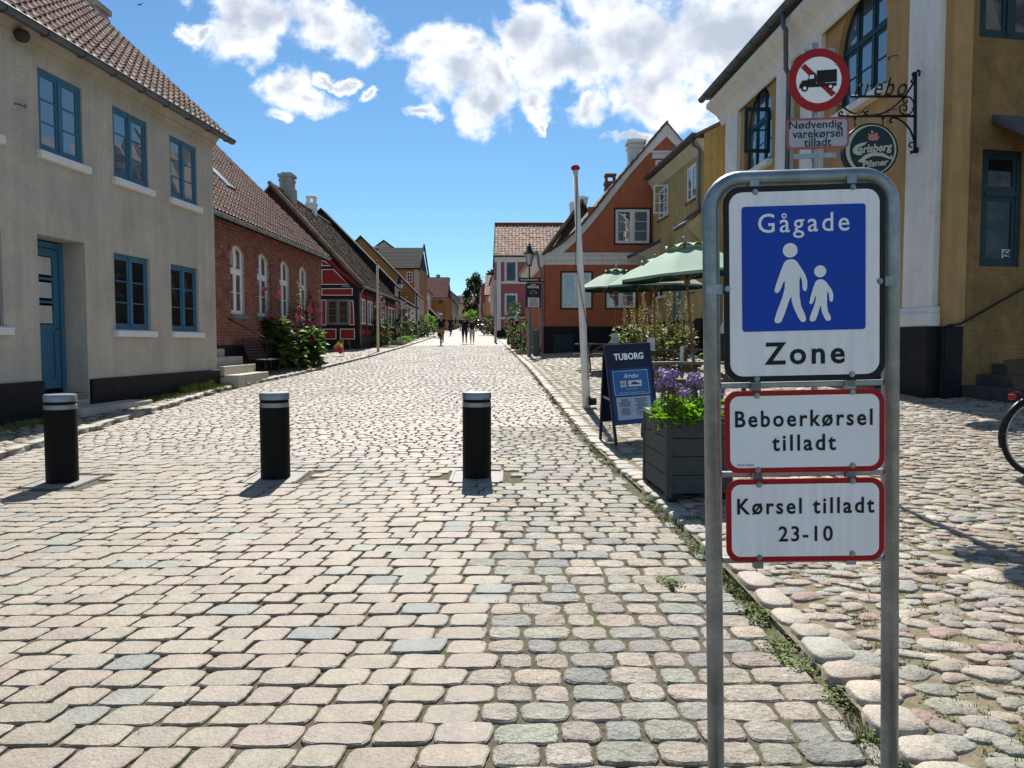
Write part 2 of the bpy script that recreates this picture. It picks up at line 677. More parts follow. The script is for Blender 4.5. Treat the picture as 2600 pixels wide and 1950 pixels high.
def window(root, base, fr, s0, s1, z0, z1, mat, gmat, off=-0.06, cols=2, rows=3, fw=0.055, sash=0.05, mul=0.07, bar=0.022,
           sill=None, sillmat=None, transom=None, rise=0.0, silld=0.08, label=None, curtain=False, panes=True):
    """casement window: outer frame and sashes in one mesh, panes and sill its children"""
    mb = MB()
    zt = z1 - rise
    dep = 0.055

    def fr_rect(a, b, c, d, w, o0, o1):
        fbox(mb, fr, a, a + w, o0, o1, c, d)
        fbox(mb, fr, b - w, b, o0, o1, c, d)
        fbox(mb, fr, a + w, b - w, o0, o1, c, c + w)
        fbox(mb, fr, a + w, b - w, o0, o1, d - w, d)

    def hgt(s):
        if not rise:
            return z1
        ap = arch_pts(s0, s1, zt, rise, 16)
        for p, q in zip(ap, ap[1:]):
            if q[0] <= s <= p[0]:
                t = (s - q[0]) / max(1e-6, p[0] - q[0])
                return lerp(q[1], p[1], t)
        return zt

    # outer frame
    fbox(mb, fr, s0, s0 + fw, off - dep, off, z0, zt)
    fbox(mb, fr, s1 - fw, s1, off - dep, off, z0, zt)
    fbox(mb, fr, s0 + fw, s1 - fw, off - dep, off, z0, z0 + fw)
    if rise:
        ap = arch_pts(s0, s1, zt, rise, 12)
        ai = arch_pts(s0 + fw, s1 - fw, zt, max(rise - fw, 0.02), 12)
        for i in range(12):
            mb.hexa([fr.p(ap[i][0], off - dep, ap[i][1]), fr.p(ai[i][0], off - dep, ai[i][1]), fr.p(ai[i][0], off, ai[i][1]), fr.p(ap[i][0], off, ap[i][1]),
                     fr.p(ap[i + 1][0], off - dep, ap[i + 1][1]), fr.p(ai[i + 1][0], off - dep, ai[i + 1][1]), fr.p(ai[i + 1][0], off, ai[i + 1][1]), fr.p(ap[i + 1][0], off, ap[i + 1][1])])
    else:
        fbox(mb, fr, s0 + fw, s1 - fw, off - dep, off, z1 - fw, z1)
    zones = []
    if transom:
        fbox(mb, fr, s0 + fw, s1 - fw, off - dep, off + 0.012, transom - mul / 2, transom + mul / 2)
        zones = [(z0 + fw, transom - mul / 2, rows), (transom + mul / 2, z1 - fw, 1)]
    else:
        zones = [(z0 + fw, z1 - fw, rows)]
    inner0, inner1 = s0 + fw, s1 - fw
    cells = []
    for (a, b, rw) in zones:
        top = (b > zt) and rise > 0
        wcol = (inner1 - inner0 - mul * (cols - 1)) / cols
        for c in range(cols):
            l = inner0 + c * (wcol + mul)
            r = l + wcol
            if c < cols - 1:
                hm = min(b, hgt(r + mul / 2) - fw) if top else b
                fbox(mb, fr, r, r + mul, off - dep, off + 0.010, a, hm)
            # sash
            fbox(mb, fr, l, l + sash, off - 0.042, off - 0.010, a, (hgt(l) - fw * 0.6) if top else b)
            fbox(mb, fr, r - sash, r, off - 0.042, off - 0.010, a, (hgt(r) - fw * 0.6) if top else b)
            fbox(mb, fr, l + sash, r - sash, off - 0.042, off - 0.010, a, a + sash)
            if not top:
                fbox(mb, fr, l + sash, r - sash, off - 0.042, off - 0.010, b - sash, b)
            ph = (b - a - 2 * sash)
            for k in range(rw):
                pa = a + sash + ph * k / rw
                pb = a + sash + ph * (k + 1) / rw
                if k:
                    fbox(mb, fr, l + sash, r - sash, off - 0.040, off - 0.014, pa - bar / 2, pa + bar / 2)
                cells.append((l + sash, r - sash, pa + (bar / 2 if k else 0), pb - (bar / 2 if k < rw - 1 else 0), top))
    w = mb.build('window', mat, root, base=base)
    if label:
        w['label'] = label
    if panes:
        for (l, r, a, b, top) in cells:
            pb = MB()
            tilt = random.uniform(-0.004, 0.004)
            if top:
                n = 6
                up = [(lerp(r, l, k / n), max(a + 0.02, min(hgt(lerp(r, l, k / n)) - fw * 0.8, z1))) for k in range(n + 1)]
                poly = [(l, a), (r, a)] + up
                pb.extrude([fr.p(q[0], off - 0.030, q[1]) for q in poly], fr.n * 0.005)
            else:
                pb.hexa([fr.p(l, off - 0.031, a), fr.p(r, off - 0.031 + tilt, a), fr.p(r, off - 0.026 + tilt, a), fr.p(l, off - 0.026, a),
                         fr.p(l, off - 0.031 + tilt, b), fr.p(r, off - 0.031, b), fr.p(r, off - 0.026, b), fr.p(l, off - 0.026 + tilt, b)])
            pb.build('pane', gmat, w, base=base)
    # dark lining behind so that nothing shines through at the joints
    if sill:
        sb = MB()
        a, b, c, d = sill
        sb.hexa([fr.p(a, -0.10, c), fr.p(b, -0.10, c), fr.p(b, silld, c), fr.p(a, silld, c),
                 fr.p(a, -0.10, d), fr.p(b, -0.10, d), fr.p(b, silld, d - 0.02), fr.p(a, silld, d - 0.02)])
        sb.build('sill', sillmat, w, base=base, bevel=0.008)
    return w
# ================================================================== GROUND
random.seed(11)


def stone_mat(name, grain=0.30, bump=0.5, bscale=55.0, bdist=0.006, rough=0.62, patch=0.22):
    m, nt, b = new_mat(name)
    c = coord(nt)
    at = nt.nodes.new('ShaderNodeAttribute')
    at.attribute_name = 'tint'
    big = tramp(nt, tnoise(nt, c, 9.0, 6, 0.7), [(0.28, (1 - patch,) * 3), (0.72, (1 + patch * .4, 1 + patch * .35, 1 + patch * .25))])
    base = tmix(nt, 1.0, at.outputs['Color'], big, 'MULTIPLY')
    mid = tramp(nt, tnoise(nt, c, 60.0, 4, 0.75), [(0.34, (1 - grain,) * 3), (0.60, (1 + grain * .12,) * 3)])
    base = tmix(nt, 1.0, base, mid, 'MULTIPLY')
    sp = tramp(nt, tnoise(nt, c, 210.0, 3, 0.75), [(0.32, (1 - grain * 1.5,) * 3), (0.60, (1.0 + grain * 0.25,) * 3)])
    base = tmix(nt, 1.0, base, sp, 'MULTIPLY')
    wide = tramp(nt, tnoise(nt, c, 0.55, 5, 0.65), [(0.32, (0.84, 0.83, 0.81)), (0.66, (1.05, 1.05, 1.04))])
    base = tmix(nt, 1.0, base, wide, 'MULTIPLY')
    st = tramp(nt, tnoise(nt, c, 2.6, 7, 0.75, 0.6), [(0.54, (0, 0, 0)), (0.78, (0.6, 0.6, 0.6))])
    base = tmix(nt, st, base, (0.17, 0.145, 0.10))
    nt.links.new(base, b.inputs['Base Color'])
    b.inputs['Roughness'].default_value = rough
    b.inputs['Specular IOR Level'].default_value = 0.35
    n1 = tbump(nt, b, tnoise(nt, c, bscale, 6, 0.70), bump, bdist)
    tbump(nt, b, tnoise(nt, c, 15.0, 5, 0.65), bump * 0.9, bdist * 3.0, n1)
    return m


stone_mat('sett_smooth', 0.24, 0.85, 60.0, 0.004, 0.62, 0.22)
stone_mat('sett_rough', 0.34, 1.0, 36.0, 0.011, 0.68, 0.26)
stone_mat('cobble', 0.28, 0.8, 34.0, 0.010, 0.60, 0.30)
stone_mat('kerbstone', 0.32, 0.55, 45.0, 0.008, 0.64)
# joint filling: sandy soil with moss
m, nt, b = new_mat('joint_soil')
c = coord(nt)
s1 = tramp(nt, tnoise(nt, c, 26.0, 6, 0.7), [(0.25, (0.04, 0.033, 0.024)), (0.75, (0.19, 0.16, 0.115))])
s2 = tramp(nt, tnoise(nt, c, 1.4, 5, 0.7, 0.6), [(0.50, (0, 0, 0)), (0.66, (0.75, 0.75, 0.75))])
nt.links.new(tmix(nt, s2, s1, (0.085, 0.105, 0.028)), b.inputs['Base Color'])
b.inputs['Roughness'].default_value = 0.95
b.inputs['Specular IOR Level'].default_value = 0.15
tbump(nt, b, tnoise(nt, c, 90.0, 5, 0.7), 0.8, 0.012)
m, nt, b = new_mat('joint_sand')
c = coord(nt)
s1 = tramp(nt, tnoise(nt, c, 30.0, 6, 0.7), [(0.25, (0.12, 0.10, 0.07)), (0.75, (0.33, 0.275, 0.195))])
s2 = tramp(nt, tnoise(nt, c, 1.7, 6, 0.75, 0.8), [(0.48, (0, 0, 0)), (0.66, (0.8, 0.8, 0.8))])
nt.links.new(tmix(nt, s2, s1, (0.11, 0.125, 0.04)), b.inputs['Base Color'])
b.inputs['Roughness'].default_value = 0.95
b.inputs['Specular IOR Level'].default_value = 0.15
tbump(nt, b, tnoise(nt, c, 90.0, 5, 0.7), 0.8, 0.012)
# paving too far away to tell its stones apart
m, nt, b = new_mat('far_paving')
c = coord(nt)
br = nt.nodes.new('ShaderNodeTexBrick')
br.inputs['Scale'].default_value = 1.0
br.inputs['Brick Width'].default_value = 0.19
br.inputs['Row Height'].default_value = 0.13
br.inputs['Mortar Size'].default_value = 0.012
br.inputs['Color1'].default_value = (0.25, 0.228, 0.20, 1)
br.inputs['Color2'].default_value = (0.315, 0.285, 0.25, 1)
br.inputs['Mortar'].default_value = (0.12, 0.11, 0.085, 1)
nt.links.new(c, br.inputs['Vector'])
nt.links.new(tmix(nt, 1.0, br.outputs['Color'], tramp(nt, tnoise(nt, c, 1.1, 5, 0.6), [(0.3, (0.8, 0.8, 0.8)), (0.7, (1.1, 1.08, 1.05))]), 'MULTIPLY'), b.inputs['Base Color'])
b.inputs['Roughness'].default_value = 0.7
pm('earth', (0.13, 0.13, 0.08), 0.95, 0.3, 0.05, 0.2, 2.0, bump=0)
pm('grass', (0.095, 0.15, 0.028), 0.7, 0.35, 6.0, 0.1, 60, bump=0, spec=0.3, tint=True)

PALETTE_SMOOTH = [(0.366, 0.314, 0.258), (0.377, 0.326, 0.267), (0.353, 0.306, 0.251), (0.366, 0.325, 0.263), (0.385, 0.333, 0.275), (0.347, 0.312, 0.251), (0.34, 0.311, 0.255), (0.368, 0.311, 0.262)]
PALETTE_GREY = [(0.317, 0.31, 0.257), (0.303, 0.307, 0.272), (0.27, 0.283, 0.272)]
PALETTE_ROUGH = [(0.425, 0.394, 0.332), (0.371, 0.361, 0.318), (0.453, 0.407, 0.338), (0.419, 0.365, 0.31), (0.382, 0.38, 0.332), (0.471, 0.424, 0.348), (0.308, 0.309, 0.286), (0.404, 0.359, 0.312), (0.465, 0.389, 0.323)]
PALETTE_COBBLE = [(0.408, 0.364, 0.292), (0.444, 0.391, 0.311), (0.359, 0.339, 0.294), (0.378, 0.318, 0.26), (0.33, 0.32, 0.286), (0.474, 0.421, 0.338), (0.402, 0.325, 0.269), (0.377, 0.361, 0.305), (0.284, 0.242, 0.213), (0.379, 0.267, 0.229)]


def jit(c, a=0.07):
    k = 1 + random.uniform(-a, a) * 1.3
    return tuple(max(0.02, x * k * (1 + random.uniform(-a, a) * 0.4)) for x in c)


def stone(mb, cx, cy, w, h, rot, N=12, e=4.2, wob=0.06, dome=0.008, shoulder=0.014, depth=0.055, zoff=0.0, tilt=0.012, skew=0.0, mid=False, zf=gz):
    """one paving stone: irregular rounded outline, sides, worn shoulder and a slightly domed top"""
    ph = random.uniform(0, 6.28)
    ca, sa = cos(rot), sin(rot)
    tx, ty = random.uniform(-tilt, tilt), random.uniform(-tilt, tilt)
    z0 = zf(cx, cy) + zoff
    out = []
    k1, k2 = random.uniform(-1, 1), random.uniform(-1, 1)
    for k in range(N):
        a = 2 * pi * (k + 0.5) / N
        c, s = cos(a), sin(a)
        r = (abs(c) ** e + abs(s) ** e) ** (-1.0 / e)
        r *= 1 + wob * (k1 * sin(2 * a + ph) + k2 * sin(3 * a + ph * 1.7)) * 0.6 + random.uniform(-wob, wob) * 0.62
        out.append((c * r * w / 2 + skew * s * r * h / 2, s * r * h / 2))

    def pt(x, y, dz):
        return (cx + x * ca - y * sa, cy + x * sa + y * ca, z0 + dz + x * tx + y * ty + SLOPE * (x * sa + y * ca))

    vs = [pt(x, y, -depth) for x, y in out]
    vs += [pt(x * 1.0, y * 1.0, -shoulder) for x, y in out]
    rings = 2
    if mid:
        vs += [pt(x * 0.955, y * 0.94, -shoulder * 0.30) for x, y in out]
        rings += 1
    ins = max(0.60, 1 - shoulder * 1.7 / min(w, h))
    vs += [pt(x * ins * 0.98, y * ins, random.uniform(-0.2, 0.25) * dome) for x, y in out]
    rings += 1
    vs.append(pt(random.uniform(-.1, .1) * w, random.uniform(-.1, .1) * h, dome * random.uniform(0.5, 1.2)))
    fs = []
    for r in range(rings - 1):
        for k in range(N):
            k2_ = (k + 1) % N
            fs.append((r * N + k, r * N + k2_, (r + 1) * N + k2_, (r + 1) * N + k))
    ci = rings * N
    for k in range(N):
        fs.append(((rings - 1) * N + k, (rings - 1) * N + (k + 1) % N, ci))
    mb.add(vs, fs)


def sheet(name, ys, fa, fb, nx, dz, mat):
    mb = MB()
    rows = []
    for y in ys:
        a, b_ = fa(y), fb(y)
        rows.append([(lerp(a, b_, i / nx), y, gz(lerp(a, b_, i / nx) + (1e-4 if i == 0 else (-1e-4 if i == nx else 0)), y) + dz) for i in range(nx + 1)])
    vs = [p for r in rows for p in r]
    fs = []
    for j in range(len(ys) - 1):
        for i in range(nx):
            a = j * (nx + 1) + i
            fs.append((a, a + 1, a + nx + 2, a + nx + 1))
    mb.add(vs, fs)
    o = mb.build(name, mat, smooth=True)
    o['kind'] = 'structure'
    return o


YS = [-4, -1, 1, 2, 3, 4, 5, 6, 7, 8, 9, 10, 12, 14, 17, 20, 24, 28, 32, 36, 41, 47, 52, 56, 65, 80, 100, 127, 150, 170]
BED = -0.013
NEAR_END = 46.0
ys_near = [y for y in YS if y < NEAR_END] + [NEAR_END]
ys_far = [NEAR_END] + [y for y in YS if y > NEAR_END]
# large ground sheet reaching the horizon
mb = MB()
gx = [-4000, -400, -60, 60, 400, 4000]
gy = [-60, -4, 60, 120, 170, 260, 700, 5000]
vs = [(x, y, gbase(y) - 0.35) for y in gy for x in gx]
fs = []
for j in range(len(gy) - 1):
    for i in range(len(gx) - 1):
        a = j * len(gx) + i
        fs.append((a, a + 1, a + len(gx) + 1, a + len(gx)))
mb.add(vs, fs)
o = mb.build('ground', 'earth')
o['kind'] = 'structure'

road = sheet('road', ys_near, xkl, xkr, 6, BED, 'joint_soil')
road_far = sheet('road', ys_far, xkl, xkr, 4, -0.004, 'far_paving')
pave_r = sheet('pavement', ys_near, xkr, lambda y: xkr(y) + 26, 26, BED + 0.002, 'joint_sand')
pave_rf = sheet('pavement', ys_far, xkr, lambda y: xkr(y) + 26, 8, -0.004, 'far_paving')
pave_l = sheet('pavement', ys_near, lambda y: xkl(y) - 20, xkl, 20, BED + 0.004, 'joint_soil')
pave_lf = sheet('pavement', ys_far, lambda y: xkl(y) - 20, xkl, 8, -0.004, 'far_paving')

PLATES = []   # square steel plates round the bollards: (x, y, half)


def in_plate(x, y, w, h):
    for (px, py, hf) in PLATES:
        if abs(x - px) < hf + w * 0.42 and abs(y - py) < hf + h * 0.42:
            return True
    return False


for (bu, bv_) in ((159, 1222), (700, 1212), (1211, 1210)):
    q = at_y(bu, bv_, 1.0) - CAM
    k = (-CAM.z) / (q.z - SLOPE * q.y)
    PLATES.append((q.x * k, q.y * k, 0.27))

# ---------- setts of the carriageway
setts = []
y = 1.9
row = 0
while y < NEAR_END - 0.2:
    big = y < 8.6
    pitch = 0.158 if big else (0.120 if y < 25 else 0.13)
    pitch *= random.uniform(0.93, 1.08)
    yc = y + pitch / 2
    l, r = xkl(yc) + 0.06, xkr(yc) - 0.10
    lv = -0.72 * yc - 2.2
    l = max(l, lv)
    x = l + random.uniform(-0.2, 0)
    bow = random.uniform(-0.004, 0.004)
    while x < r:
        roughz = x > (-0.16 - 0.02 * yc + random.uniform(-.05, .05)) and yc < 11.5
        mean = (0.212 if big else 0.170) * (0.95 if roughz else 1.0)
        w = mean * random.uniform(0.76, 1.30)
        if x + w > r + 0.08:
            w = max(0.08, r - x)
        xc = x + w / 2
        yy = yc + 0.018 * sin(xc * 1.3 + row * 0.07) + random.uniform(-0.007, 0.007)
        if not in_plate(xc, yy, w, pitch) and xc - w / 2 > l - 0.3:
            setts.append((xc, yy, w, pitch, roughz))
        x += w
    y += pitch
    row += 1
setts.sort(key=lambda q: q[1])
vis = [q for q in setts if abs(q[0]) < 0.68 * q[1] + 0.1 and q[1] > 2.45]
near = set(id(q) for q in vis[:300])
far_s, far_r = MB(), MB()
for q in setts:
    xc, yy, w, p, rz_ = q
    d = yy
    N = 20 if d < 6 else (14 if d < 10 else (10 if d < 16 else 8))
    g = 0.013 if d < 9 else 0.015
    if rz_:
        pal = PALETTE_ROUGH[int(random.random() * len(PALETTE_ROUGH))]
    else:
        pal = random.choice(PALETTE_GREY) if random.random() < 0.10 else random.choice(PALETTE_SMOOTH)
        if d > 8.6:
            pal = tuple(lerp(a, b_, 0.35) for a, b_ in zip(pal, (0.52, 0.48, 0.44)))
    single = id(q) in near
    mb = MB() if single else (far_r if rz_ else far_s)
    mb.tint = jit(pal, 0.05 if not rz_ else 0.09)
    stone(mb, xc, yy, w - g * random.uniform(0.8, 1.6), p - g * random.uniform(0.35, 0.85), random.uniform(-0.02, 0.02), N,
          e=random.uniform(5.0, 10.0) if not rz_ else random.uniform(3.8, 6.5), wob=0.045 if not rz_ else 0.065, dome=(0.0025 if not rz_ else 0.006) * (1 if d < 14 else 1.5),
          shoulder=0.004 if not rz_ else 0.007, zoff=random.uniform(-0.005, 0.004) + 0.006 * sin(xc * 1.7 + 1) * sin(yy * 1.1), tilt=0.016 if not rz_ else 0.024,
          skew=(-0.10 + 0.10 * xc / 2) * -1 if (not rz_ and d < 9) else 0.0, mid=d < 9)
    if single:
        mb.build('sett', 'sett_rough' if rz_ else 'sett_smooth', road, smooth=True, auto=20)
far_s.build('sett_field', 'sett_smooth', road, smooth=True, auto=20, kind='stuff')
far_r.build('sett_field', 'sett_rough', road, smooth=True, auto=20, kind='stuff')

# ---------- kerbs
kerb_r = MB()
y = 2.0
kerb_list = []
while y < 60:
    L = random.uniform(0.17, 0.30) if y < 25 else random.uniform(0.4, 0.6)
    kerb_list.append((y + L / 2, L))
    y += L
kroot = MB()
kroot.quad((xkr(2) + 0.012, 2, gz(xkr(2) + .1, 2) - 0.2), (xkr(2.2) + 0.2, 2, gz(xkr(2) + .1, 2) - 0.2), (xkr(2.2) + 0.2, 2.2, gz(xkr(2) + .1, 2) - 0.2), (xkr(2.2) + 0.012, 2.2, gz(xkr(2) + .1, 2) - 0.2))
kerb_root = kroot.build('kerb', 'joint_soil')
kerb_root['kind'] = 'structure'
for (yc, L) in kerb_list:
    xm = xkr(yc) + 0.095
    rot = atan2(xkr(yc + .3) - xkr(yc - .3), 0.6)
    if yc < 30:
        mb = MB()
        mb.tint = jit(random.choice(PALETTE_ROUGH[:6]), 0.08)
        stone(mb, xm + random.uniform(-.018, .018), yc, 0.19 * random.uniform(0.85, 1.12), L - 0.016, -rot + random.uniform(-.06, .06), 16, e=4.6, wob=0.06, dome=0.006, shoulder=0.010, depth=0.12,
              zoff=random.uniform(-0.006, 0.010) + 0.010, tilt=0.02, mid=True)
        mb.build('kerbstone', 'kerbstone', kerb_root, smooth=True)
    else:
        kerb_r.tint = jit(random.choice(PALETTE_ROUGH[:6]), 0.08)
        stone(kerb_r, xm, yc, 0.19, L - 0.02, -rot, 8, e=5, wob=0.02, dome=0.005, shoulder=0.018, depth=0.15, tilt=0.01)
kerb_r.build('kerbstone_run', 'kerbstone', kerb_root, smooth=True, kind='stuff')
y = 6.0
kl = MB()
while y < 58:
    L = random.uniform(0.35, 0.7)
    yc = y + L / 2
    xm = xkl(yc) - 0.09
    rot = atan2(xkl(yc + .3) - xkl(yc - .3), 0.6)
    mb = MB() if y < 24 else kl
    mb.tint = jit(random.choice(PALETTE_ROUGH[:6]), 0.08)
    stone(mb, xm, yc, 0.17, L - 0.018, -rot, 10, e=5, wob=0.03, dome=0.006, shoulder=0.014, depth=0.14, zoff=0.004, tilt=0.015)
    if y < 24:
        mb.build('kerbstone', 'kerbstone', kerb_root, smooth=True)
    y += L
kl.build('kerbstone_run', 'kerbstone', kerb_root, smooth=True, kind='stuff')


# ---------- field cobbles of the pavements
def scatter(x0f, x1f, ya, yb, size, ex=None):
    """random packing by dart throwing on a grid, larger stones first"""
    cell = 0.30
    grid = {}
    out = []
    tries = int((yb - ya) * (x1f(ya) - x0f(ya)) / (0.10 * 0.10) * 3.2 * (0.15 / size) ** 2)
    for t in range(tries):
        k = 1 - t / tries
        yy = random.uniform(ya, yb)
        a, b_ = x0f(yy), x1f(yy)
        xx = random.uniform(a, b_)
        if abs(xx) > 0.72 * yy + 2.2:
            continue
        if ex and ex(xx, yy):
            continue
        R = size * (0.15 + 0.47 * k * random.uniform(0.5, 1.3))
        asp = random.uniform(1.05, 1.75)
        rx, ry = R * sqrt(asp), R / sqrt(asp)
        g0, g1 = int(xx // cell), int(yy // cell)
        ok = True
        for i in (-1, 0, 1):
            for j in (-1, 0, 1):
                for (px, py, prx, pry) in grid.get((g0 + i, g1 + j), ()):
                    dx, dy = (xx - px) / (rx + prx), (yy - py) / (ry + pry)
                    if dx * dx + dy * dy < 0.62:
                        ok = False
                        break
                if not ok:
                    break
            if not ok:
                break
        if ok:
            grid.setdefault((g0, g1), []).append((xx, yy, rx, ry))
            out.append((xx, yy, rx, ry))
    return out


cob = scatter(lambda y: xkr(y) + 0.20, lambda y: xkr(y) + 4.6, 2.2, 6.5, 0.135)
cob += scatter(lambda y: xkr(y) + 0.20, lambda y: 8.5, 6.5, 14.5, 0.140, ex=lambda x, y: x < xkr(y) + 1.5 and y > 6.9)
# flatter paving stones in front of the terrace
y = 6.9
flat = []
while y < 46:
    p = random.uniform(0.15, 0.21)
    x = xkr(y) + 0.21
    end = xkr(y) + 1.5 if y < 14.5 else (6.5 if y < 33 else xkr(y) + 1.9)
    while x < end:
        w = random.uniform(0.15, 0.30)
        flat.append((x + w / 2, y + p / 2 + random.uniform(-.02, .02), w / 2, p / 2, 1))
        x += w
    y += p
cob.sort(key=lambda q: q[1])
seen = [q for q in cob if q[0] < 0.68 * q[1] and q[1] > 2.4]
near = set(id(q) for q in seen[:300])
cf = MB()
for q in cob:
    xx, yy, rx, ry = q
    single = id(q) in near
    mb = MB() if single else cf
    mb.tint = jit(random.choice(PALETTE_COBBLE), 0.10)
    N = 15 if yy < 6 else 10
    big = sqrt(rx * ry)
    stone(mb, xx, yy, 2 * rx * 0.97, 2 * ry * 0.97, random.uniform(-0.5, 0.5), N, e=random.uniform(2.4, 4.2), wob=0.20, dome=big * 0.11, shoulder=big * 0.11, depth=0.06,
          zoff=random.uniform(-0.006, 0.004), tilt=0.05, mid=yy < 10)
    if single:
        mb.build('cobble', 'cobble', pave_r, smooth=True)
for (xx, yy, rx, ry, _) in flat:
    if random.random() < 0.13 or abs(xx) > 0.7 * yy + 2:
        continue
    cf.tint = jit(random.choice(PALETTE_COBBLE[:6]), 0.10)
    stone(cf, xx, yy, 2 * rx - 0.02, 2 * ry - 0.02, random.uniform(-0.06, 0.06), 9 if yy < 16 else 7, e=3.3, wob=0.06, dome=0.010, shoulder=0.016, zoff=random.uniform(-.008, .004), tilt=0.035)
cf.build('cobble_field', 'cobble', pave_r, smooth=True, kind='stuff')
cl = scatter(lambda y: xkl(y) - 1.9, lambda y: xkl(y) - 0.19, 7.5, 40.0, 0.17)
clf = MB()
for (xx, yy, rx, ry) in cl:
    clf.tint = jit(random.choice(PALETTE_COBBLE), 0.10)
    big = sqrt(rx * ry)
    stone(clf, xx, yy, 2 * rx * 0.97, 2 * ry * 0.97, random.uniform(-0.5, 0.5), 8, e=2.6, wob=0.08, dome=big * 0.16, shoulder=big * 0.2, zoff=-big * 0.04, tilt=0.06)
clf.build('cobble_field', 'cobble', pave_l, smooth=True, kind='stuff')


# ---------- weeds and grass in the joints
def tuft(mb, x, y, z, n, hgt, spread, w=0.006, lean=0.6):
    for k in range(n):
        a = random.uniform(0, 6.28)
        r = spread * sqrt(random.random())
        bx, by = x + r * cos(a), y + r * sin(a)
        a2 = random.uniform(0, 6.28)
        ln = hgt * random.uniform(0.5, 1.2)
        dx, dy = cos(a2) * ln * lean * random.random(), sin(a2) * ln * lean * random.random()
        px, py = -sin(a2) * w, cos(a2) * w
        g = random.uniform(0.6, 1.5)
        mb.tint = (g * random.uniform(0.9, 1.5), g, g * random.uniform(0.7, 1.1))
        mb.add([(bx - px, by - py, z), (bx + px, by + py, z), (bx + dx * .5 + px * .8, by + dy * .5 + py * .8, z + ln * .6), (bx + dx * .5 - px * .8, by + dy * .5 - py * .8, z + ln * .6), (bx + dx, by + dy, z + ln * 0.85)],
               [(0, 1, 2, 3), (3, 2, 4)])


def weed(mb, x, y, z, n, size, spread):
    for k in range(n):
        a = random.uniform(0, 6.28)
        r = spread * sqrt(random.random())
        bx, by, bz = x + r * cos(a), y + r * sin(a), z + random.uniform(0.0, size * 1.1)
        a2 = random.uniform(0, 6.28)
        s = size * random.uniform(0.35, 0.9)
        ux, uy = cos(a2), sin(a2)
        up = random.uniform(-0.1, 0.7)
        g = random.uniform(0.55, 1.35)
        mb.tint = (g * random.uniform(0.8, 1.25), g, g * 0.9)
        mb.add([(bx, by, bz), (bx + ux * s * .5 - uy * s * .34, by + uy * s * .5 + ux * s * .34, bz + up * s * .6), (bx + ux * s, by + uy * s, bz + up * s * 0.7), (bx + ux * s * .5 + uy * s * .34, by + uy * s * .5 - ux * s * .34, bz + up * s * .6)], [(0, 1, 2, 3)])


gm = MB()
for i in range(420):
    yy = 2.3 + 22 * random.random() ** 1.9
    xx = xkr(yy) - 0.035 + random.gauss(0, 0.022)
    dens = 0.5 + 0.5 * sin(yy * 3.1) + 0.5 * sin(yy * 1.3 + 1)
    if random.random() > 0.25 + 0.6 * dens:
        continue
    z = gz(xx - .05, yy) - 0.012
    if random.random() < 0.55:
        weed(gm, xx, yy, z, random.randint(16, 40), random.uniform(0.018, 0.034), random.uniform(0.03, 0.085))
    else:
        tuft(gm, xx, yy, z, random.randint(20, 50), random.uniform(0.03, 0.06), random.uniform(0.03, 0.08), 0.0022)
for (cu, cv, sz) in ((1765, 1330, .10), (1690, 1240, .08), (1700, 1480, .07), (1930, 1560, .10), (1980, 1640, .12), (2040, 1690, .10), (2150, 1770, .10), (1880, 1450, .09), (2270, 1870, .12), (1640, 1270, .07), (1560, 1180, .07)):
    q = ray(cu, cv)
    k = (-CAM.z) / (q.z - SLOPE * q.y)
    X, Y = q.x * k, q.y * k
    for j in range(5):
        weed(gm, X + random.uniform(-.05, .05), Y + random.uniform(-.08, .08), gz(X - .1, Y) - 0.01, 45, 0.030, sz * 0.8)
# little plants between cobbles
for i in range(900):
    yy = 2.4 + 9 * random.random() ** 1.3
    xx = xkr(yy) + 0.3 + random.random() * (0.68 * yy - xkr(yy))
    z = gz(xx, yy) - 0.022
    if random.random() < 0.5:
        tuft(gm, xx, yy, z, random.randint(14, 34), random.uniform(0.025, 0.045), random.uniform(0.02, 0.06), 0.002)
    else:
        weed(gm, xx, yy, z, random.randint(10, 26), random.uniform(0.014, 0.024), random.uniform(0.02, 0.055))
for i in range(520):
    yy = 2.4 + 8 * random.random() ** 1.4
    xx = random.uniform(-0.2, xkr(yy)) if random.random() < 0.8 else random.uniform(-0.66 * yy, 0)
    tuft(gm, xx, yy, gz(xx, yy) - 0.022, random.randint(5, 14), random.uniform(0.016, 0.032), random.uniform(0.01, 0.04), 0.0018)
# grassy terrace stones and the left verge
for i in range(1000):
    yy = random.uniform(7.0, 24)
    xx = xkr(yy) + 0.22 + random.random() * 2.3
    if sin(xx * 2.1 + yy) + sin(yy * 1.7) < 0.2:
        continue
    tuft(gm, xx, yy, gz(xx, yy) - 0.02, random.randint(12, 26), random.uniform(0.02, 0.04), 0.09, 0.004)
for i in range(700):
    yy = random.uniform(8.0, 18.2)
    wx = -7.518 + .08 * (yy - 8)
    xx = random.uniform(wx + 0.02, min(wx + 0.5, xkl(yy)))
    tuft(gm, xx, yy, gz(xx, yy) - 0.02, random.randint(12, 24), random.uniform(0.04, 0.10), 0.10, 0.004)
for i in range(60):
    yy = random.uniform(15.6, 17.2)
    xx = -6.80 + random.uniform(0.02, 0.16)
    tuft(gm, xx, yy, gz(xx, yy) - 0.02, 26, random.uniform(0.10, 0.24), 0.08, 0.006)
for i in range(160):
    yy = random.uniform(17.5, 36)
    xx = random.uniform(xkl(yy) - 1.0, xkl(yy) - 0.15)
    tuft(gm, xx, yy, gz(xx, yy) - 0.02, 14, random.uniform(0.03, 0.06), 0.10, 0.005)
go = gm.build('grass', 'grass', kind='stuff')
tag(go, 'grass and small weeds growing in the joints of the cobbles', 'grass')
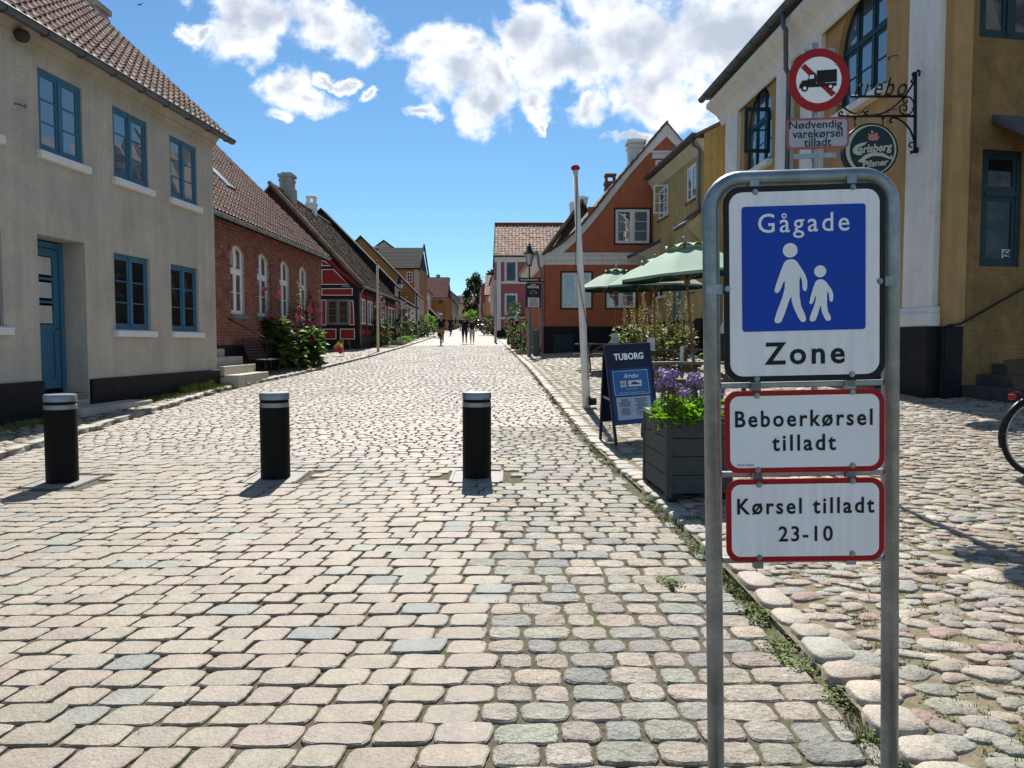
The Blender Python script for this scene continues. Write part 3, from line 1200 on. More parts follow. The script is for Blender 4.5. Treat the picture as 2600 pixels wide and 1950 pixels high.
# ================================================================== SHARED HOUSE PIECES
random.seed(21)
pm('plaster_grey', (0.52, 0.475, 0.405), 0.9, 0.13, 1.3, 0.12, 22, bump=0.6, bdist=0.012, bscale=9.0, dirt=(0.42, 0.40, 0.36), dscale=0.8, dthr=(0.48, 0.75), courses=0.28, streak=0.12)
pm('plaster_white', (0.78, 0.765, 0.745), 0.85, 0.06, 2.0, 0.06, 30, bump=0.25, dirt=(0.48, 0.44, 0.38), dscale=2.2, dthr=(0.58, 0.85), streak=0.10)
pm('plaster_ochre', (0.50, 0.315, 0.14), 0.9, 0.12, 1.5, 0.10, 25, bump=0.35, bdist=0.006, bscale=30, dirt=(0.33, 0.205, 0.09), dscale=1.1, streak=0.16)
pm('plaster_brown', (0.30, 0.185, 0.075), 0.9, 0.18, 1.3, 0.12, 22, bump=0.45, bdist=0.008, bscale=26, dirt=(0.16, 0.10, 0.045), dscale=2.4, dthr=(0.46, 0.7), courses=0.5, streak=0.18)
pm('plaster_yellow', (0.48, 0.355, 0.155), 0.9, 0.12, 1.4, 0.08, 25, bump=0.3, dirt=(0.31, 0.22, 0.09), dscale=0.9, streak=0.2)
pm('plaster_red', (0.47, 0.145, 0.07), 0.85, 0.10, 1.6, 0.10, 30, bump=0.35, bdist=0.006, bscale=14, courses=0.4, streak=0.10)
pm('plaster_pink', (0.38, 0.115, 0.115), 0.85, 0.10, 1.6, 0.08, 30, bump=0.2)
pm('plaster_cream', (0.55, 0.48, 0.33), 0.85, 0.10, 1.6, 0.08, 30, bump=0.2)
pm('plaster_pale', (0.56, 0.47, 0.43), 0.85, 0.10, 1.6, 0.08, 30, bump=0.2)
pm('plaster_orange', (0.39, 0.185, 0.062), 0.85, 0.08, 1.6, 0.08, 30, bump=0.2)
pm('tar_plinth', (0.009, 0.010, 0.014), 0.6, 0.35, 3.0, 0.15, 30, bump=0.5, bdist=0.008, bscale=25, dirt=(0.026, 0.027, 0.028), dscale=2.0, dthr=(0.55, 0.85))
pm('paint_blue', (0.045, 0.15, 0.25), 0.45, 0.12, 5, 0.06, 50, bump=0.15, stretch=(4, 4, 1))
pm('paint_white', (0.78, 0.78, 0.77), 0.5, 0.05, 5, 0.05, 50, bump=0.1)
pm('paint_teal', (0.010, 0.034, 0.046), 0.5, 0.15, 5, 0.08, 50, bump=0.15, dirt=(0.05, 0.08, 0.08), dscale=5, dthr=(0.6, 0.8))
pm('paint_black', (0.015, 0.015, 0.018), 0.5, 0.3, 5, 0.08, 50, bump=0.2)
pm('paint_red', (0.30, 0.025, 0.022), 0.75, 0.12, 2, 0.08, 40, bump=0.2)
pm('paint_grey', (0.16, 0.17, 0.18), 0.5, 0.12, 4, 0.06, 40, bump=0.1)
pm('zinc', (0.12, 0.135, 0.15), 0.5, 0.22, 4, 0.10, 30, bump=0.15, metal=0.45)
pm('zinc_pale', (0.23, 0.25, 0.26), 0.5, 0.2, 4, 0.10, 30, bump=0.15, metal=0.45)
pm('sill_white', (0.74, 0.735, 0.73), 0.7, 0.06, 4, 0.08, 40, bump=0.2, dirt=(0.42, 0.41, 0.39), dscale=4, dthr=(0.55, 0.85))
pm('sill_lead', (0.15, 0.17, 0.18), 0.6, 0.12, 4, 0.08, 40, bump=0.2)
pm('concrete', (0.50, 0.46, 0.38), 0.85, 0.10, 3, 0.12, 40, bump=0.3, dirt=(0.30, 0.28, 0.23), dscale=2.6, dthr=(0.52, 0.85))
pm('brick', (0.27, 0.105, 0.078), 0.85, 0.25, 6, 0.15, 60, bump=0.4, bdist=0.005, tint=True)
pm('mortar', (0.50, 0.42, 0.37), 0.95, 0.12, 8, 0.15, 60, bump=0.4)
pm('chimney_stone', (0.40, 0.37, 0.34), 0.9, 0.2, 3, 0.15, 30, bump=0.5, bdist=0.01, bscale=14, dirt=(0.13, 0.12, 0.11), dscale=1.8, dthr=(0.48, 0.75))
pm('chimney_dark', (0.075, 0.055, 0.05), 0.9, 0.25, 4, 0.15, 30, bump=0.5)
pm('tile', (0.215, 0.12, 0.092), 0.72, 0.22, 5, 0.12, 60, bump=0.3, tint=True, dirt=(0.17, 0.14, 0.11), dscale=3.0, dthr=(0.55, 0.85))
pm('tile_grey', (0.175, 0.125, 0.10), 0.75, 0.25, 3, 0.12, 60, bump=0.3, tint=True, dirt=(0.21, 0.185, 0.14), dscale=1.5, dthr=(0.5, 0.8))
pm('tile_black', (0.005, 0.007, 0.009), 0.9, 0.2, 4, 0.1, 60, bump=0.2, tint=True)
pm('roof_bed', (0.05, 0.03, 0.025), 0.95, 0.2, 4, 0.1, 40, bump=0)
pm('boards_red', (0.085, 0.018, 0.018), 0.8, 0.3, 3, 0.15, 30, bump=0.3, stretch=(6, 6, 1))
pm('timber_black', (0.014, 0.012, 0.016), 0.7, 0.3, 4, 0.12, 40, bump=0.3)
pm('iron', (0.020, 0.020, 0.022), 0.5, 0.25, 10, 0.1, 60, bump=0.2, metal=0.3)
pm('bench_wood', (0.075, 0.032, 0.030), 0.6, 0.3, 6, 0.15, 40, bump=0.3, kind='obj', stretch=(8, 1, 8))
pm('curtain', (0.50, 0.50, 0.47), 0.9, 0.2, 40, 0.1, 60, bump=0, stretch=(1, 1, 0.05))
glass('glass')
glass('glass_dark', (0.010, 0.012, 0.014), 1.45, 0.03)
glass('glass_pale', (0.06, 0.07, 0.075), 1.9, 0.03)
glass('glass_sky_tint', (0.075, 0.115, 0.15), 2.4, 0.02)  # reflected sky put into the blue base colour


def mould(fr, s0, s1, prof, mb=None):
    """straight moulding with the profile [(offset, z)...] closed against the wall"""
    mb = mb or MB()
    n = len(prof)
    vs = [fr.p(s0, o, z) for o, z in prof] + [fr.p(s1, o, z) for o, z in prof]
    fs = [(i, i + 1, n + i + 1, n + i) for i in range(n - 1)] + [(n - 1, 0, n, 2 * n - 1), tuple(range(n)), tuple(range(2 * n - 1, n - 1, -1))]
    mb.add(vs, fs)
    return mb


def gutter(root, base, fr, s0, s1, off, z, r=0.07, mat='zinc', slope=0.0, step=0.9, name='gutter', end0=True):
    mb = MB()
    n = 10
    for (ri, sgn) in ((r, 1),):
        pts0, pts1 = [], []
        for k in range(n + 1):
            a = pi + pi * k / n
            pts0.append((off + ri * cos(a), z + ri * sin(a)))
        vs = [fr.p(s0, o, zz) for o, zz in pts0] + [fr.p(s1, o, zz + slope) for o, zz in pts0]
        vs += [fr.p(s0, off + (o - off) * .9, z + (zz - z) * .9) for o, zz in pts0] + [fr.p(s1, off + (o - off) * .9, z + (zz - z) * .9 + slope) for o, zz in pts0]
        m_ = n + 1
        fs = []
        for k in range(n):
            fs.append((k, k + 1, m_ + k + 1, m_ + k))
            fs.append((2 * m_ + k + 1, 2 * m_ + k, 3 * m_ + k, 3 * m_ + k + 1))
        fs += [(0, m_, 3 * m_, 2 * m_), (n, 2 * m_ + n, 3 * m_ + n, m_ + n)]
        fs += [tuple(range(m_)), tuple(range(2 * m_ - 1, m_ - 1, -1))]
        mb.add(vs, fs)
    # rolled front bead
    mb.tube([fr.p(s0, off + r, z), fr.p(s1, off + r, z + slope)], r * 0.16, 6)
    g = mb.build(name, mat, root, smooth=True, base=base, auto=50)
    s = s0 + 0.25
    while s < s1 - 0.05:
        bb = MB()
        zz = z + slope * (s - s0) / (s1 - s0)
        ring = [fr.p(s, off + r * 1.10 * cos(pi + pi * k / 8), zz + r * 1.10 * sin(pi + pi * k / 8)) for k in range(9)]
        bb.tube(ring, r * 0.13, 5)
        bb.build('bracket', mat, g, base=base)
        s += step
    return g


TILE_PROTO = {}


def tile_protos(key, mat, w, l, tints, amp=0.026, th=0.014, nx=6):
    """pantiles: S shaped section, tail lifted over the next tile; several shades"""
    out = []
    for t in tints:
        mb = MB()
        mb.tint = t
        over = 1.13
        vs = []
        for j in range(2):
            for i in range(nx + 1):
                x = w * over * i / nx
                ph = 2 * pi * (x / w)
                z = amp * (0.85 * cos(ph) + 0.25 * cos(2 * ph))
                y = -0.02 if j == 0 else l * 1.10
                vs.append((x, y, z + (0.030 if j == 0 else 0.0)))
        for i in range(nx + 1):
            p = vs[i]
            vs.append((p[0], p[1], p[2] - th))
        m_ = nx + 1
        fs = [(i, i + 1, m_ + i + 1, m_ + i) for i in range(nx)]
        fs += [(2 * m_ + i, 2 * m_ + i + 1, i + 1, i) for i in range(nx)]
        fs += [(2 * m_, 0, m_)]
        mb.add(vs, fs)
        me_o = mb.build('tile', mat, smooth=True, auto=45)
        out.append((me_o.data, mb.v, mb.f, t))
        bpy.data.objects.remove(me_o)
    TILE_PROTO[key] = (out, w, l, mat)
    return out


T_RED = [(0.85, 0.85, 0.85), (1.0, 1.0, 1.0), (1.15, 1.1, 1.1), (1.3, 1.22, 1.15), (0.72, 0.7, 0.72), (1.1, 0.95, 0.9)]
tile_protos('red', 'tile', 0.215, 0.31, T_RED)
tile_protos('grey', 'tile_grey', 0.225, 0.32, [(0.8, 0.8, 0.8), (1, 1, 1), (1.2, 1.15, 1.1), (1.45, 1.4, 1.3), (0.65, 0.63, 0.62), (1.25, 1.0, 0.9)])
tile_protos('black', 'tile_black', 0.24, 0.34, [(0.8, 0.8, 0.8), (1, 1, 1), (1.3, 1.3, 1.3)])
tile_protos('big', 'tile', 0.30, 0.42, [(1.0, 1.0, 1.0), (1.2, 1.2, 1.15), (1.5, 1.4, 1.3), (1.35, 1.3, 1.2), (1.7, 1.6, 1.45)], amp=0.035)
pm('far_roof_red', (0.085, 0.026, 0.028), 0.9, 0.3, 2, 0.15, 12, bump=0, spec=0.1)
tile_protos('maroon', 'far_roof_red', 0.40, 0.5, [(0.30, 0.2, 0.22), (0.25, 0.18, 0.2), (0.2, 0.15, 0.18)], amp=0.03)


def tiled_roof(root, base, p0, U, V, length, up, key, singles=300, hole=None, wav=0.004, name='roof'):
    """roof slope: board bed, pantiles one by one; the nearest are single objects"""
    protos, w, l, mat = TILE_PROTO[key]
    p0, U, V = Vector(p0), Vector(U).normalized(), Vector(V).normalized()
    N = U.cross(V).normalized()
    if N.z < 0:
        N = -N
    flip = U.cross(V).dot(N) < 0
    bed = MB()
    d = -0.05
    bed.hexa([p0 + N * (d - .08), p0 + U * length + N * (d - .08), p0 + U * length + V * up + N * (d - .08), p0 + V * up + N * (d - .08),
              p0 + N * d, p0 + U * length + N * d, p0 + U * length + V * up + N * d, p0 + V * up + N * d])
    roof = bed.build(name, 'roof_bed', root, base=base)
    places = []
    nu, nv = int(length / w), int(up / l)
    for j in range(nv):
        for i in range(nu):
            q = p0 + U * (i * w) + V * (j * l)
            if hole and hole(i * w + w / 2, j * l + l / 2):
                continue
            places.append((q, (q - CAM).length))
    places.sort(key=lambda t: t[1])
    rest = MB()
    for k, (q, dist) in enumerate(places):
        me, vs, fs, t = random.choice(protos)
        q = q + N * random.uniform(-wav, wav) + U * random.uniform(-wav, wav)
        rx = random.uniform(-0.012, 0.012)
        M = Matrix(((U.x, V.x, N.x, q.x), (U.y, V.y, N.y, q.y), (U.z, V.z, N.z, q.z), (0, 0, 0, 1))) @ Matrix.Rotation(rx, 4, 'Z')
        if k < singles and not flip:
            ob = bpy.data.objects.new('tile', me)
            COL.objects.link(ob)
            ob.parent = roof
            ob.matrix_local = Matrix.Translation(-Vector(base)) @ M
        else:
            rest.tint = t
            rest.add([M @ Vector(p) for p in vs], fs)
    if rest.v:
        rest.build('tile_field', mat, roof, smooth=True, base=base, kind='stuff', auto=45)
    return roof


def ridge_caps(root, base, a, b_, mat, r=0.11, seg=0.38, name='ridge_caps', tint=(1, 1, 1)):
    a, b_ = Vector(a), Vector(b_)
    n = max(1, int((b_ - a).length / seg))
    mb = MB()
    for i in range(n):
        mb.tint = tuple(x * random.uniform(0.75, 1.2) for x in tint)
        p, q = a.lerp(b_, i / n), a.lerp(b_, (i + 1.08) / n)
        mb.cyl(p, q, r * 1.05, r * 0.95, 10)
    return mb.build(name, mat, root, smooth=True, base=base, auto=40)


def chimney(root, base, c, w, d, h, mat, cap=0.07, name='chimney', rz=0.0, open_top=False, foot=0.0):
    c = Vector(c)
    R = Matrix.Rotation(rz, 3, 'Z')
    mb = MB()
    mb.box(c + Vector((0, 0, h / 2)), (w, d, h), R)
    if foot:
        mb.box(c + Vector((0, 0, foot / 2)), (w + 0.14, d + 0.14, foot), R)
    mb.box(c + Vector((0, 0, h - 0.20)), (w + cap, d + cap, 0.12), R)
    mb.box(c + Vector((0, 0, h + 0.04)), (w + cap * 2, d + cap * 2, 0.16), R)
    if open_top:
        for sx in (-1, 1):
            for sy in (-1, 1):
                mb.box(c + R @ Vector((sx * w * .38, sy * d * .38, h + 0.26)), (w * .2, d * .2, 0.30), R)
        mb.box(c + Vector((0, 0, h + 0.45)), (w + cap, d + cap, 0.10), R)
    else:
        mb.box(c + Vector((0, 0, h + 0.16)), (w * .8, d * .8, 0.10), R)
    return mb.build(name, mat, root, base=base, bevel=0.015)


def block(fr, s0, s1, depth, z0, z1, mb=None):
    """plain closed body behind a facade so that the house has depth"""
    mb = mb or MB()
    a, b_ = -0.30, -depth
    return fbox(mb, fr, s0, s1, b_, a, z0, z1)


# ================================================================== GREY PLASTERED HOUSE (left)
A = Frame(-7.518, 8.0, 0.08, 1.0, 1)
SA1 = 9.63
base = Vector((-7.4, 12.0, gz(-7.4, 12.0)))
hA = thing('plaster_house', base, 'grey plastered two-storey house with blue windows and white sills', 'house')


def zpx(fr, u, v, off=0.0):
    return fr.px(u, v, off)[1]


def spx(fr, u, v, off=0.0):
    return fr.px(u, v, off)[0]


winA = []
for (u0, u1, vt, vb) in ((97, 209, 167, 374), (287, 376, 267, 449), (432, 500, 343, 496)):
    winA.append([spx(A, u0, (vt + vb) / 2), spx(A, u1, (vt + vb) / 2 + 30), zpx(A, u0, vb), zpx(A, u0, vt)])
lowA = []
for (u0, u1, vt, vb) in ((291, 381, 639, 835), (435, 504, 671, 840)):
    lowA.append([spx(A, u0, (vt + vb) / 2), spx(A, u1, (vt + vb) / 2), zpx(A, u0, vb), zpx(A, u0, vt)])
zu0 = sum(w[2] for w in winA) / 3
zu1 = sum(w[3] for w in winA) / 3
zl0 = sum(w[2] for w in lowA) / 2
zl1 = sum(w[3] for w in lowA) / 2
wid = 1.02
for w in winA:
    w[2], w[3] = zu0, zu1
for w in lowA:
    w[2], w[3] = zl0, zl1
stepA = (winA[2][0] - winA[0][0]) / 2
winA.insert(0, [winA[0][0] - stepA, winA[0][0] - stepA + wid, zu0, zu1])
lowA.insert(0, [spx(A, 8, 760) - wid, spx(A, 8, 760), zl0, zl1])
sd0, sd1 = spx(A, 100, 780), spx(A, 219, 780)
zd0, zd1 = gz(-7.3, 12) + 0.30, zpx(A, 100, 594)
opsA = [tuple(w) for w in winA] + [tuple(w) for w in lowA] + [(sd0, sd1, zd0, zd1)]
ZTA = zpx(A, 543, 373) + 0.02
mb = wall(A, 0.0, SA1, 0.2, ZTA, opsA, depth=0.16)
dr = [o for o in opsA][-1]
for (p, q) in (((dr[0], dr[2]), (dr[0], dr[3])), ((dr[1], dr[2]), (dr[1], dr[3])), ((dr[0], dr[3]), (dr[1], dr[3]))):
    mb.quad(A.p(p[0], -0.16, p[1]), A.p(q[0], -0.16, q[1]), A.p(q[0], -0.46, q[1]), A.p(p[0], -0.46, p[1]))
mb.quad(A.p(SA1, 0, 0.2), A.p(SA1, -8.2, 0.2), A.p(SA1, -8.2, ZTA), A.p(SA1, 0, ZTA))
mb.poly([A.p(SA1, 0, ZTA), A.p(SA1, -8.2, ZTA), A.p(SA1, -4.1, ZTA + 3.9)])
block(A, 0.0, SA1 - 0.02, 8.1, 0.2, ZTA, mb) if False else None
wA = mb.build('wall', 'plaster_grey', hA, base=base)
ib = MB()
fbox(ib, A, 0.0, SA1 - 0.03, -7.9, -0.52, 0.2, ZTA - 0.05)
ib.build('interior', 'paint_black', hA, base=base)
# plinth either side of the door
zp = zpx(A, 235, 962)
pb = MB()
fbox(pb, A, sd1 + 0.03, SA1 + 0.05, -0.1, 0.055, 0.2, zp)
fbox(pb, A, 0.0, sd0 - 0.02, -0.1, 0.075, 0.2, zpx(A, 60, 970))
pb.build('plinth', 'tar_plinth', hA, base=base, bevel=0.02)
for i, w in enumerate(winA):
    window(hA, base, A, w[0], w[1], w[2], w[3], 'paint_blue', 'glass_sky_tint', off=-0.03, rows=3, sill=(w[0] - 0.06, w[1] + 0.10, zu0 - 0.145, zu0 - 0.004), sillmat='sill_white')
for i, w in enumerate(lowA):
    window(hA, base, A, w[0], w[1], w[2], w[3], 'paint_blue', 'glass_dark', off=-0.05, rows=3, sill=(w[0] - 0.05, w[1] + 0.11, zl0 - 0.135, zl0 - 0.004), sillmat='sill_white')
    for (c0, c1) in ((w[0] + .10, w[0] + .26), (w[1] - .26, w[1] - .10)):
        n = 8
        cb = MB()
        for k in range(n):
            a0, a1 = lerp(c0, c1, k / n), lerp(c0, c1, (k + 1) / n)
            cb.quad(A.p(a0, -0.13 - .015 * (k % 2), zl0 + .05), A.p(a1, -0.13 - .015 * ((k + 1) % 2), zl0 + .05), A.p(a1, -0.13 - .015 * ((k + 1) % 2), zl1 - .05), A.p(a0, -0.13 - .015 * (k % 2), zl1 - .05))
        cb.build('curtain', 'curtain', hA, base=base)
# door
db = MB()
od = -0.40
dw0, dw1 = sd0 + 0.02, sd1 - 0.02
dz1 = zd1 - 0.03
fbox(db, A, dw0, dw0 + 0.09, od - .06, od + .03, zd0 + .06, dz1)
fbox(db, A, dw1 - 0.09, dw1, od - .06, od + .03, zd0 + .06, dz1)
fbox(db, A, dw0 + .09, dw1 - 0.09, od - .06, od + .03, dz1 - .09, dz1)
l0, l1 = dw0 + .10, dw1 - .10
zb = zd0 + .08
fbox(db, A, l0, l0 + .12, od - .05, od, zb, dz1 - .10)
fbox(db, A, l1 - .12, l1, od - .05, od, zb, dz1 - .10)
H = dz1 - .10 - zb
for (f0, f1) in ((0, .07), (.40, .46), (.945, 1.0)):
    fbox(db, A, l0 + .12, l1 - .12, od - .05, od, zb + H * f0, zb + H * f1)
for f in (.62, .785):
    fbox(db, A, l0 + .12, l1 - .12, od - .045, od - .008, zb + H * f - .02, zb + H * f + .02)
fbox(db, A, l0 + .12, l1 - .12, od - .045, od - .022, zb + H * .07, zb + H * .40)
fbox(db, A, l0 + .19, l1 - .19, od - .030, od - .010, zb + H * .10, zb + H * .37)
door = db.build('door', 'paint_blue', hA, base=base)
for (f0, f1) in ((.46, .60), (.64, .765), (.805, .945)):
    gb = MB()
    fbox(gb, A, l0 + .125, l1 - .125, od - .032, od - .028, zb + H * f0 + .004, zb + H * f1 - .004)
    gb.build('pane', 'glass_dark', door, base=base)
    n = 14
    cb = MB()
    for k in range(n):
        a0, a1 = lerp(l0 + .13, l1 - .13, k / n), lerp(l0 + .13, l1 - .13, (k + 1) / n)
        o0, o1 = -.024 - .004 * (k % 2), -.024 - .004 * ((k + 1) % 2)
        cb.quad(A.p(a0, od + o0, zb + H * f0 + .02), A.p(a1, od + o1, zb + H * f0 + .02), A.p(a1, od + o1, zb + H * f1 - .015), A.p(a0, od + o0, zb + H * f1 - .015))
    cb.build('curtain', 'curtain', door, base=base)
hb = MB()
hb.tube([A.p(l1 - .06, od, zb + H * .43), A.p(l1 - .06, od + .05, zb + H * .43), A.p(l1 - .16, od + .05, zb + H * .43)], .009, 6)
hb.build('door_handle', 'iron', door, base=base)
tb = MB()
fbox(tb, A, sd0, sd1, -.46, .0, zd0 - .12, zd0)
tb.build('threshold', 'concrete', hA, base=base, bevel=0.01)
# cornice, gutter, roof
ZG = zpx(A, 560, 352, 0.34)
mould(A, 0.0, SA1 + 0.06, [(0.0, ZTA - .01), (0.05, ZTA), (0.06, ZTA + .06), (0.09, ZTA + .10), (0.17, ZTA + .20), (0.21, ZTA + .25), (0.21, ZTA + .33), (-0.2, ZTA + .33)]).build('cornice', 'plaster_grey', hA, base=base)
gutter(hA, base, A, 0.0, SA1 + 0.28, 0.34, ZG + .10, 0.085, 'zinc', step=0.85)
pit = radians(43)
Vr = -A.n * cos(pit) + Vector((0, 0, sin(pit)))
p0 = A.p(SA1 + 0.22, 0.33, ZG + 0.16)
tiled_roof(hA, base, A.p(0.4, 0.33, ZG + 0.16), A.t, Vr, SA1 - 0.18, 5.6, 'red', 300)
# back slope
bk = MB()
ridge_o = 0.33 - 5.6 * cos(pit)
zr = ZG + .16 + 5.6 * sin(pit)
bk.hexa([A.p(.4, ridge_o, zr - .12), A.p(SA1 + .2, ridge_o, zr - .12), A.p(SA1 + .2, ridge_o - 4.2, zr - 4.0), A.p(.4, ridge_o - 4.2, zr - 4.0),
         A.p(.4, ridge_o, zr - .02), A.p(SA1 + .2, ridge_o, zr - .02), A.p(SA1 + .2, ridge_o - 4.2, zr - 3.9), A.p(.4, ridge_o - 4.2, zr - 3.9)])
bk.build('back_roof', 'tile_grey', hA, base=base)
# iron wall hook and the mud nest under the eaves
s, z = A.px(47, 268)
mb = MB()
mb.tube([A.p(s - .09, .0, z), A.p(s - .06, .05, z), A.p(s + .02, .055, z), A.p(s + .07, .055, z - .01), A.p(s + .09, .055, z + .02), A.p(s + .05, .055, z + .035)], .008, 6)
mb.build('wall_hook', 'iron', hA, base=base)
s, z = A.px(53, 92, 0.12)
mb = MB()
for ring in range(1):
    prof = [(0.02, -.085), (.07, -.07), (.10, -.02), (.105, .03), (.08, .075), (.05, .085)]
    mb.lathe(prof, A.p(s, 0.14, z), 12)
nest = mb.build('bird_nest', 'chimney_dark', smooth=True)
tag(nest, 'small dark mud bird nest stuck under the eaves of the grey house', 'bird nest')
# stone step on the pavement at the door
mb = MB()
x0, z0 = A.p(sd0 + .1, 0.06, 0), gz(-7.2, 12.2)
fbox(mb, A, sd0 + .15, sd1 + 1.0, 0.09, 0.55, z0 - .1, z0 + .10)
stp = mb.build('door_step', 'concrete', bevel=0.015)
tag(stp, 'flat stone step on the pavement at the blue door of the grey house', 'step')

# ================================================================== RED BRICK HOUSE
B = Frame(-7.30, 18.55, 0.03, 1.0, 1)
SB1 = spx(B, 815, 760)
baseB = Vector((-7.3, 23.0, gz(-7.3, 23.0)))
hB = thing('brick_house', baseB, 'red brick one-storey house with white arched windows and pantiled roof', 'house')
winB = []
for (u0, u1) in ((583.5, 622.5), (653.5, 684.5), (711, 736), (758, 780)):
    winB.append([spx(B, u0, 720), spx(B, u1, 720)])
zbt = zpx(B, 603, 623)
zbb = zpx(B, 600, 797)
avgw = sum(w[1] - w[0] for w in winB) / 4
c0, c3 = sum(winB[0]) / 2, sum(winB[3]) / 2
winB = [(c0 + (c3 - c0) * i / 3 - avgw / 2, c0 + (c3 - c0) * i / 3 + avgw / 2, zbb, zbt, 0.20) for i in range(4)]
doorB = (-0.75, 0.32, gz(-7.3, 19) + 0.82, zbt + 0.1, 0.22)
ZTB = zpx(B, 541, 545) - 0.02
zpB = zpx(B, 547, 877)
ops = winB + [doorB]
wB = wall(B, -0.9, SB1, zpB, ZTB, ops, depth=0.14, front=-0.012).build('wall', 'mortar', hB, base=baseB)
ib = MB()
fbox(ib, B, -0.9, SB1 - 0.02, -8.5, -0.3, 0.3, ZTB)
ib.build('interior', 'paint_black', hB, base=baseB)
pb = MB()
fbox(pb, B, doorB[1] + .05, SB1 + 0.03, -0.25, 0.035, 0.4, zpB)
fbox(pb, B, -0.9, doorB[1] + .05, -0.25, 0.035, 0.4, doorB[2])
pb.build('plinth', 'tar_plinth', hB, base=baseB)
# bricks
bl, bh, ch = 0.232, 0.058, 0.076
protoS, protoH = [], []
for t in ((0.8, 0.8, 0.85), (1, 1, 1), (1.18, 1.1, 1.05), (0.9, 0.78, 0.78), (1.3, 1.2, 1.1)):
    for (L, lst) in ((bl, protoS), (0.108, protoH)):
        mb = MB()
        mb.tint = t
        mb.box((L / 2, 0, bh / 2), (L, 0.03, bh))
        ob = mb.build('brick', 'brick')
        lst.append((ob.data, mb.v, mb.f, t))
        bpy.data.objects.remove(ob)
places = []
nrow = int((ZTB - 0.02 - zpB) / ch)
for r in range(nrow):
    z = zpB + 0.008 + r * ch
    header = r % 2
    L = 0.108 if header else bl
    s = -0.9 + (0.06 if header else (0.0 if (r // 2) % 2 else 0.12))
    outp = 0.0
    if r >= nrow - 4:
        outp = 0.018 * (r - (nrow - 5))
    cuts = []
    for o in ops:
        w_, cc = (o[1] - o[0]) / 2, (o[0] + o[1]) / 2
        R = (w_ * w_ + o[4] ** 2) / (2 * o[4])
        zc = o[3] - R
        zt = o[3] - o[4]
        if o[2] - bh < z < zt - 0.03:
            cuts.append((o[0], o[1]))
        elif zt - 0.03 <= z < o[3] + 0.125:
            hw2 = (R + 0.125) ** 2 - (z + bh * .5 - zc) ** 2
            if hw2 > 0:
                cuts.append((cc - min(sqrt(hw2), w_ + .09), cc + min(sqrt(hw2), w_ + .09)))
    while s + L < SB1 + 0.02:
        a_, b_ = s, s + L
        for (c0_, c1_) in cuts:
            if b_ > c0_ and a_ < c1_:
                if a_ < c0_ - .03:
                    b_ = c0_
                elif b_ > c1_ + .03:
                    a_ = c1_
                else:
                    b_ = a_
        if b_ - a_ > .03:
            places.append((a_, z, header, outp, b_ - a_, abs(b_ - a_ - L) < 1e-6))
        s += L + 0.016
wins_order = sorted(places, key=lambda q: q[0])
RB = Matrix(((B.t.x, -B.n.x, 0), (B.t.y, -B.n.y, 0), (0, 0, 1)))
rest = MB()
vis_first = [q for q in wins_order if q[0] > 0.15 and q[5]]
single = set(id(q) for q in vis_first[:300])
for q in places:
    s, z, header, outp, ln_, full = q
    me, vs, fs, t = random.choice(protoH if header else protoS)
    o = B.p(s, random.uniform(-0.003, 0.003) + outp, z)
    M = Matrix.Translation(o) @ RB.to_4x4()
    if not full:
        rest.tint = t
        rest.add([M @ Vector((p[0] * ln_ / (0.108 if header else bl), p[1], p[2])) for p in vs], fs)
    elif id(q) in single:
        ob = bpy.data.objects.new('brick', me)
        COL.objects.link(ob)
        ob.parent = wB
        ob.matrix_local = Matrix.Translation(-baseB) @ M
    else:
        rest.tint = t
        rest.add([M @ Vector(p) for p in vs], fs)
# arches of standing bricks
for o in ops:
    w_ = (o[1] - o[0]) / 2
    cc = (o[0] + o[1]) / 2
    R = (w_ * w_ + o[4] ** 2) / (2 * o[4])
    a = math.asin(w_ / R) * 1.06
    n = 15
    zc = o[3] - R
    for k in range(n):
        a0, a1 = -a + 2 * a * (k + .09) / n, -a + 2 * a * (k + .91) / n
        rest.tint = random.choice(T_RED)
        P = [(cc + (R + rr) * sin(an), zc + (R + rr) * cos(an)) for rr in (0.0, 0.125) for an in (a0, a1)]
        rest.hexa([B.p(P[0][0], -.02, P[0][1]), B.p(P[1][0], -.02, P[1][1]), B.p(P[1][0], .022, P[1][1]), B.p(P[0][0], .022, P[0][1]),
                   B.p(P[2][0], -.02, P[2][1]), B.p(P[3][0], -.02, P[3][1]), B.p(P[3][0], .022, P[3][1]), B.p(P[2][0], .022, P[2][1])])
rest.build('brick_field', 'brick', wB, base=baseB, kind='stuff')
for w in winB:
    tr = zbb + (zbt - zbb) * 0.62
    window(hB, baseB, B, w[0] + .01, w[1] - .01, w[2] + .005, w[3] - .01, 'paint_white', 'glass_pale', off=-0.07, rows=2, fw=0.05, sash=0.045, mul=0.075, transom=tr, rise=0.19,
           sill=(w[0] - 0.04, w[1] + 0.06, zbb - 0.13, zbb), sillmat='sill_lead', silld=0.07)
# gable wall at the far end
mb = MB()
mb.quad(B.p(SB1, 0, 0.3), B.p(SB1, -9.0, 0.3), B.p(SB1, -9.0, ZTB), B.p(SB1, 0, ZTB))
mb.poly([B.p(SB1, 0, ZTB), B.p(SB1, -9.0, ZTB), B.p(SB1, -4.5, ZTB + 4.4)])
mb.build('gable', 'plaster_brown', hB, base=baseB)
gutter(hB, baseB, B, -0.9, SB1 + 0.25, 0.26, zpx(B, 541, 535, 0.26) , 0.075, 'zinc_pale', step=0.8)
pit = radians(44.5)
Vb = -B.n * cos(pit) + Vector((0, 0, sin(pit)))
ZE = zpx(B, 541, 535, 0.26) + 0.07
pe = B.p(-0.9, 0.27, ZE)
Nb = B.t.cross(Vb).normalized()
if Nb.z < 0:
    Nb = -Nb


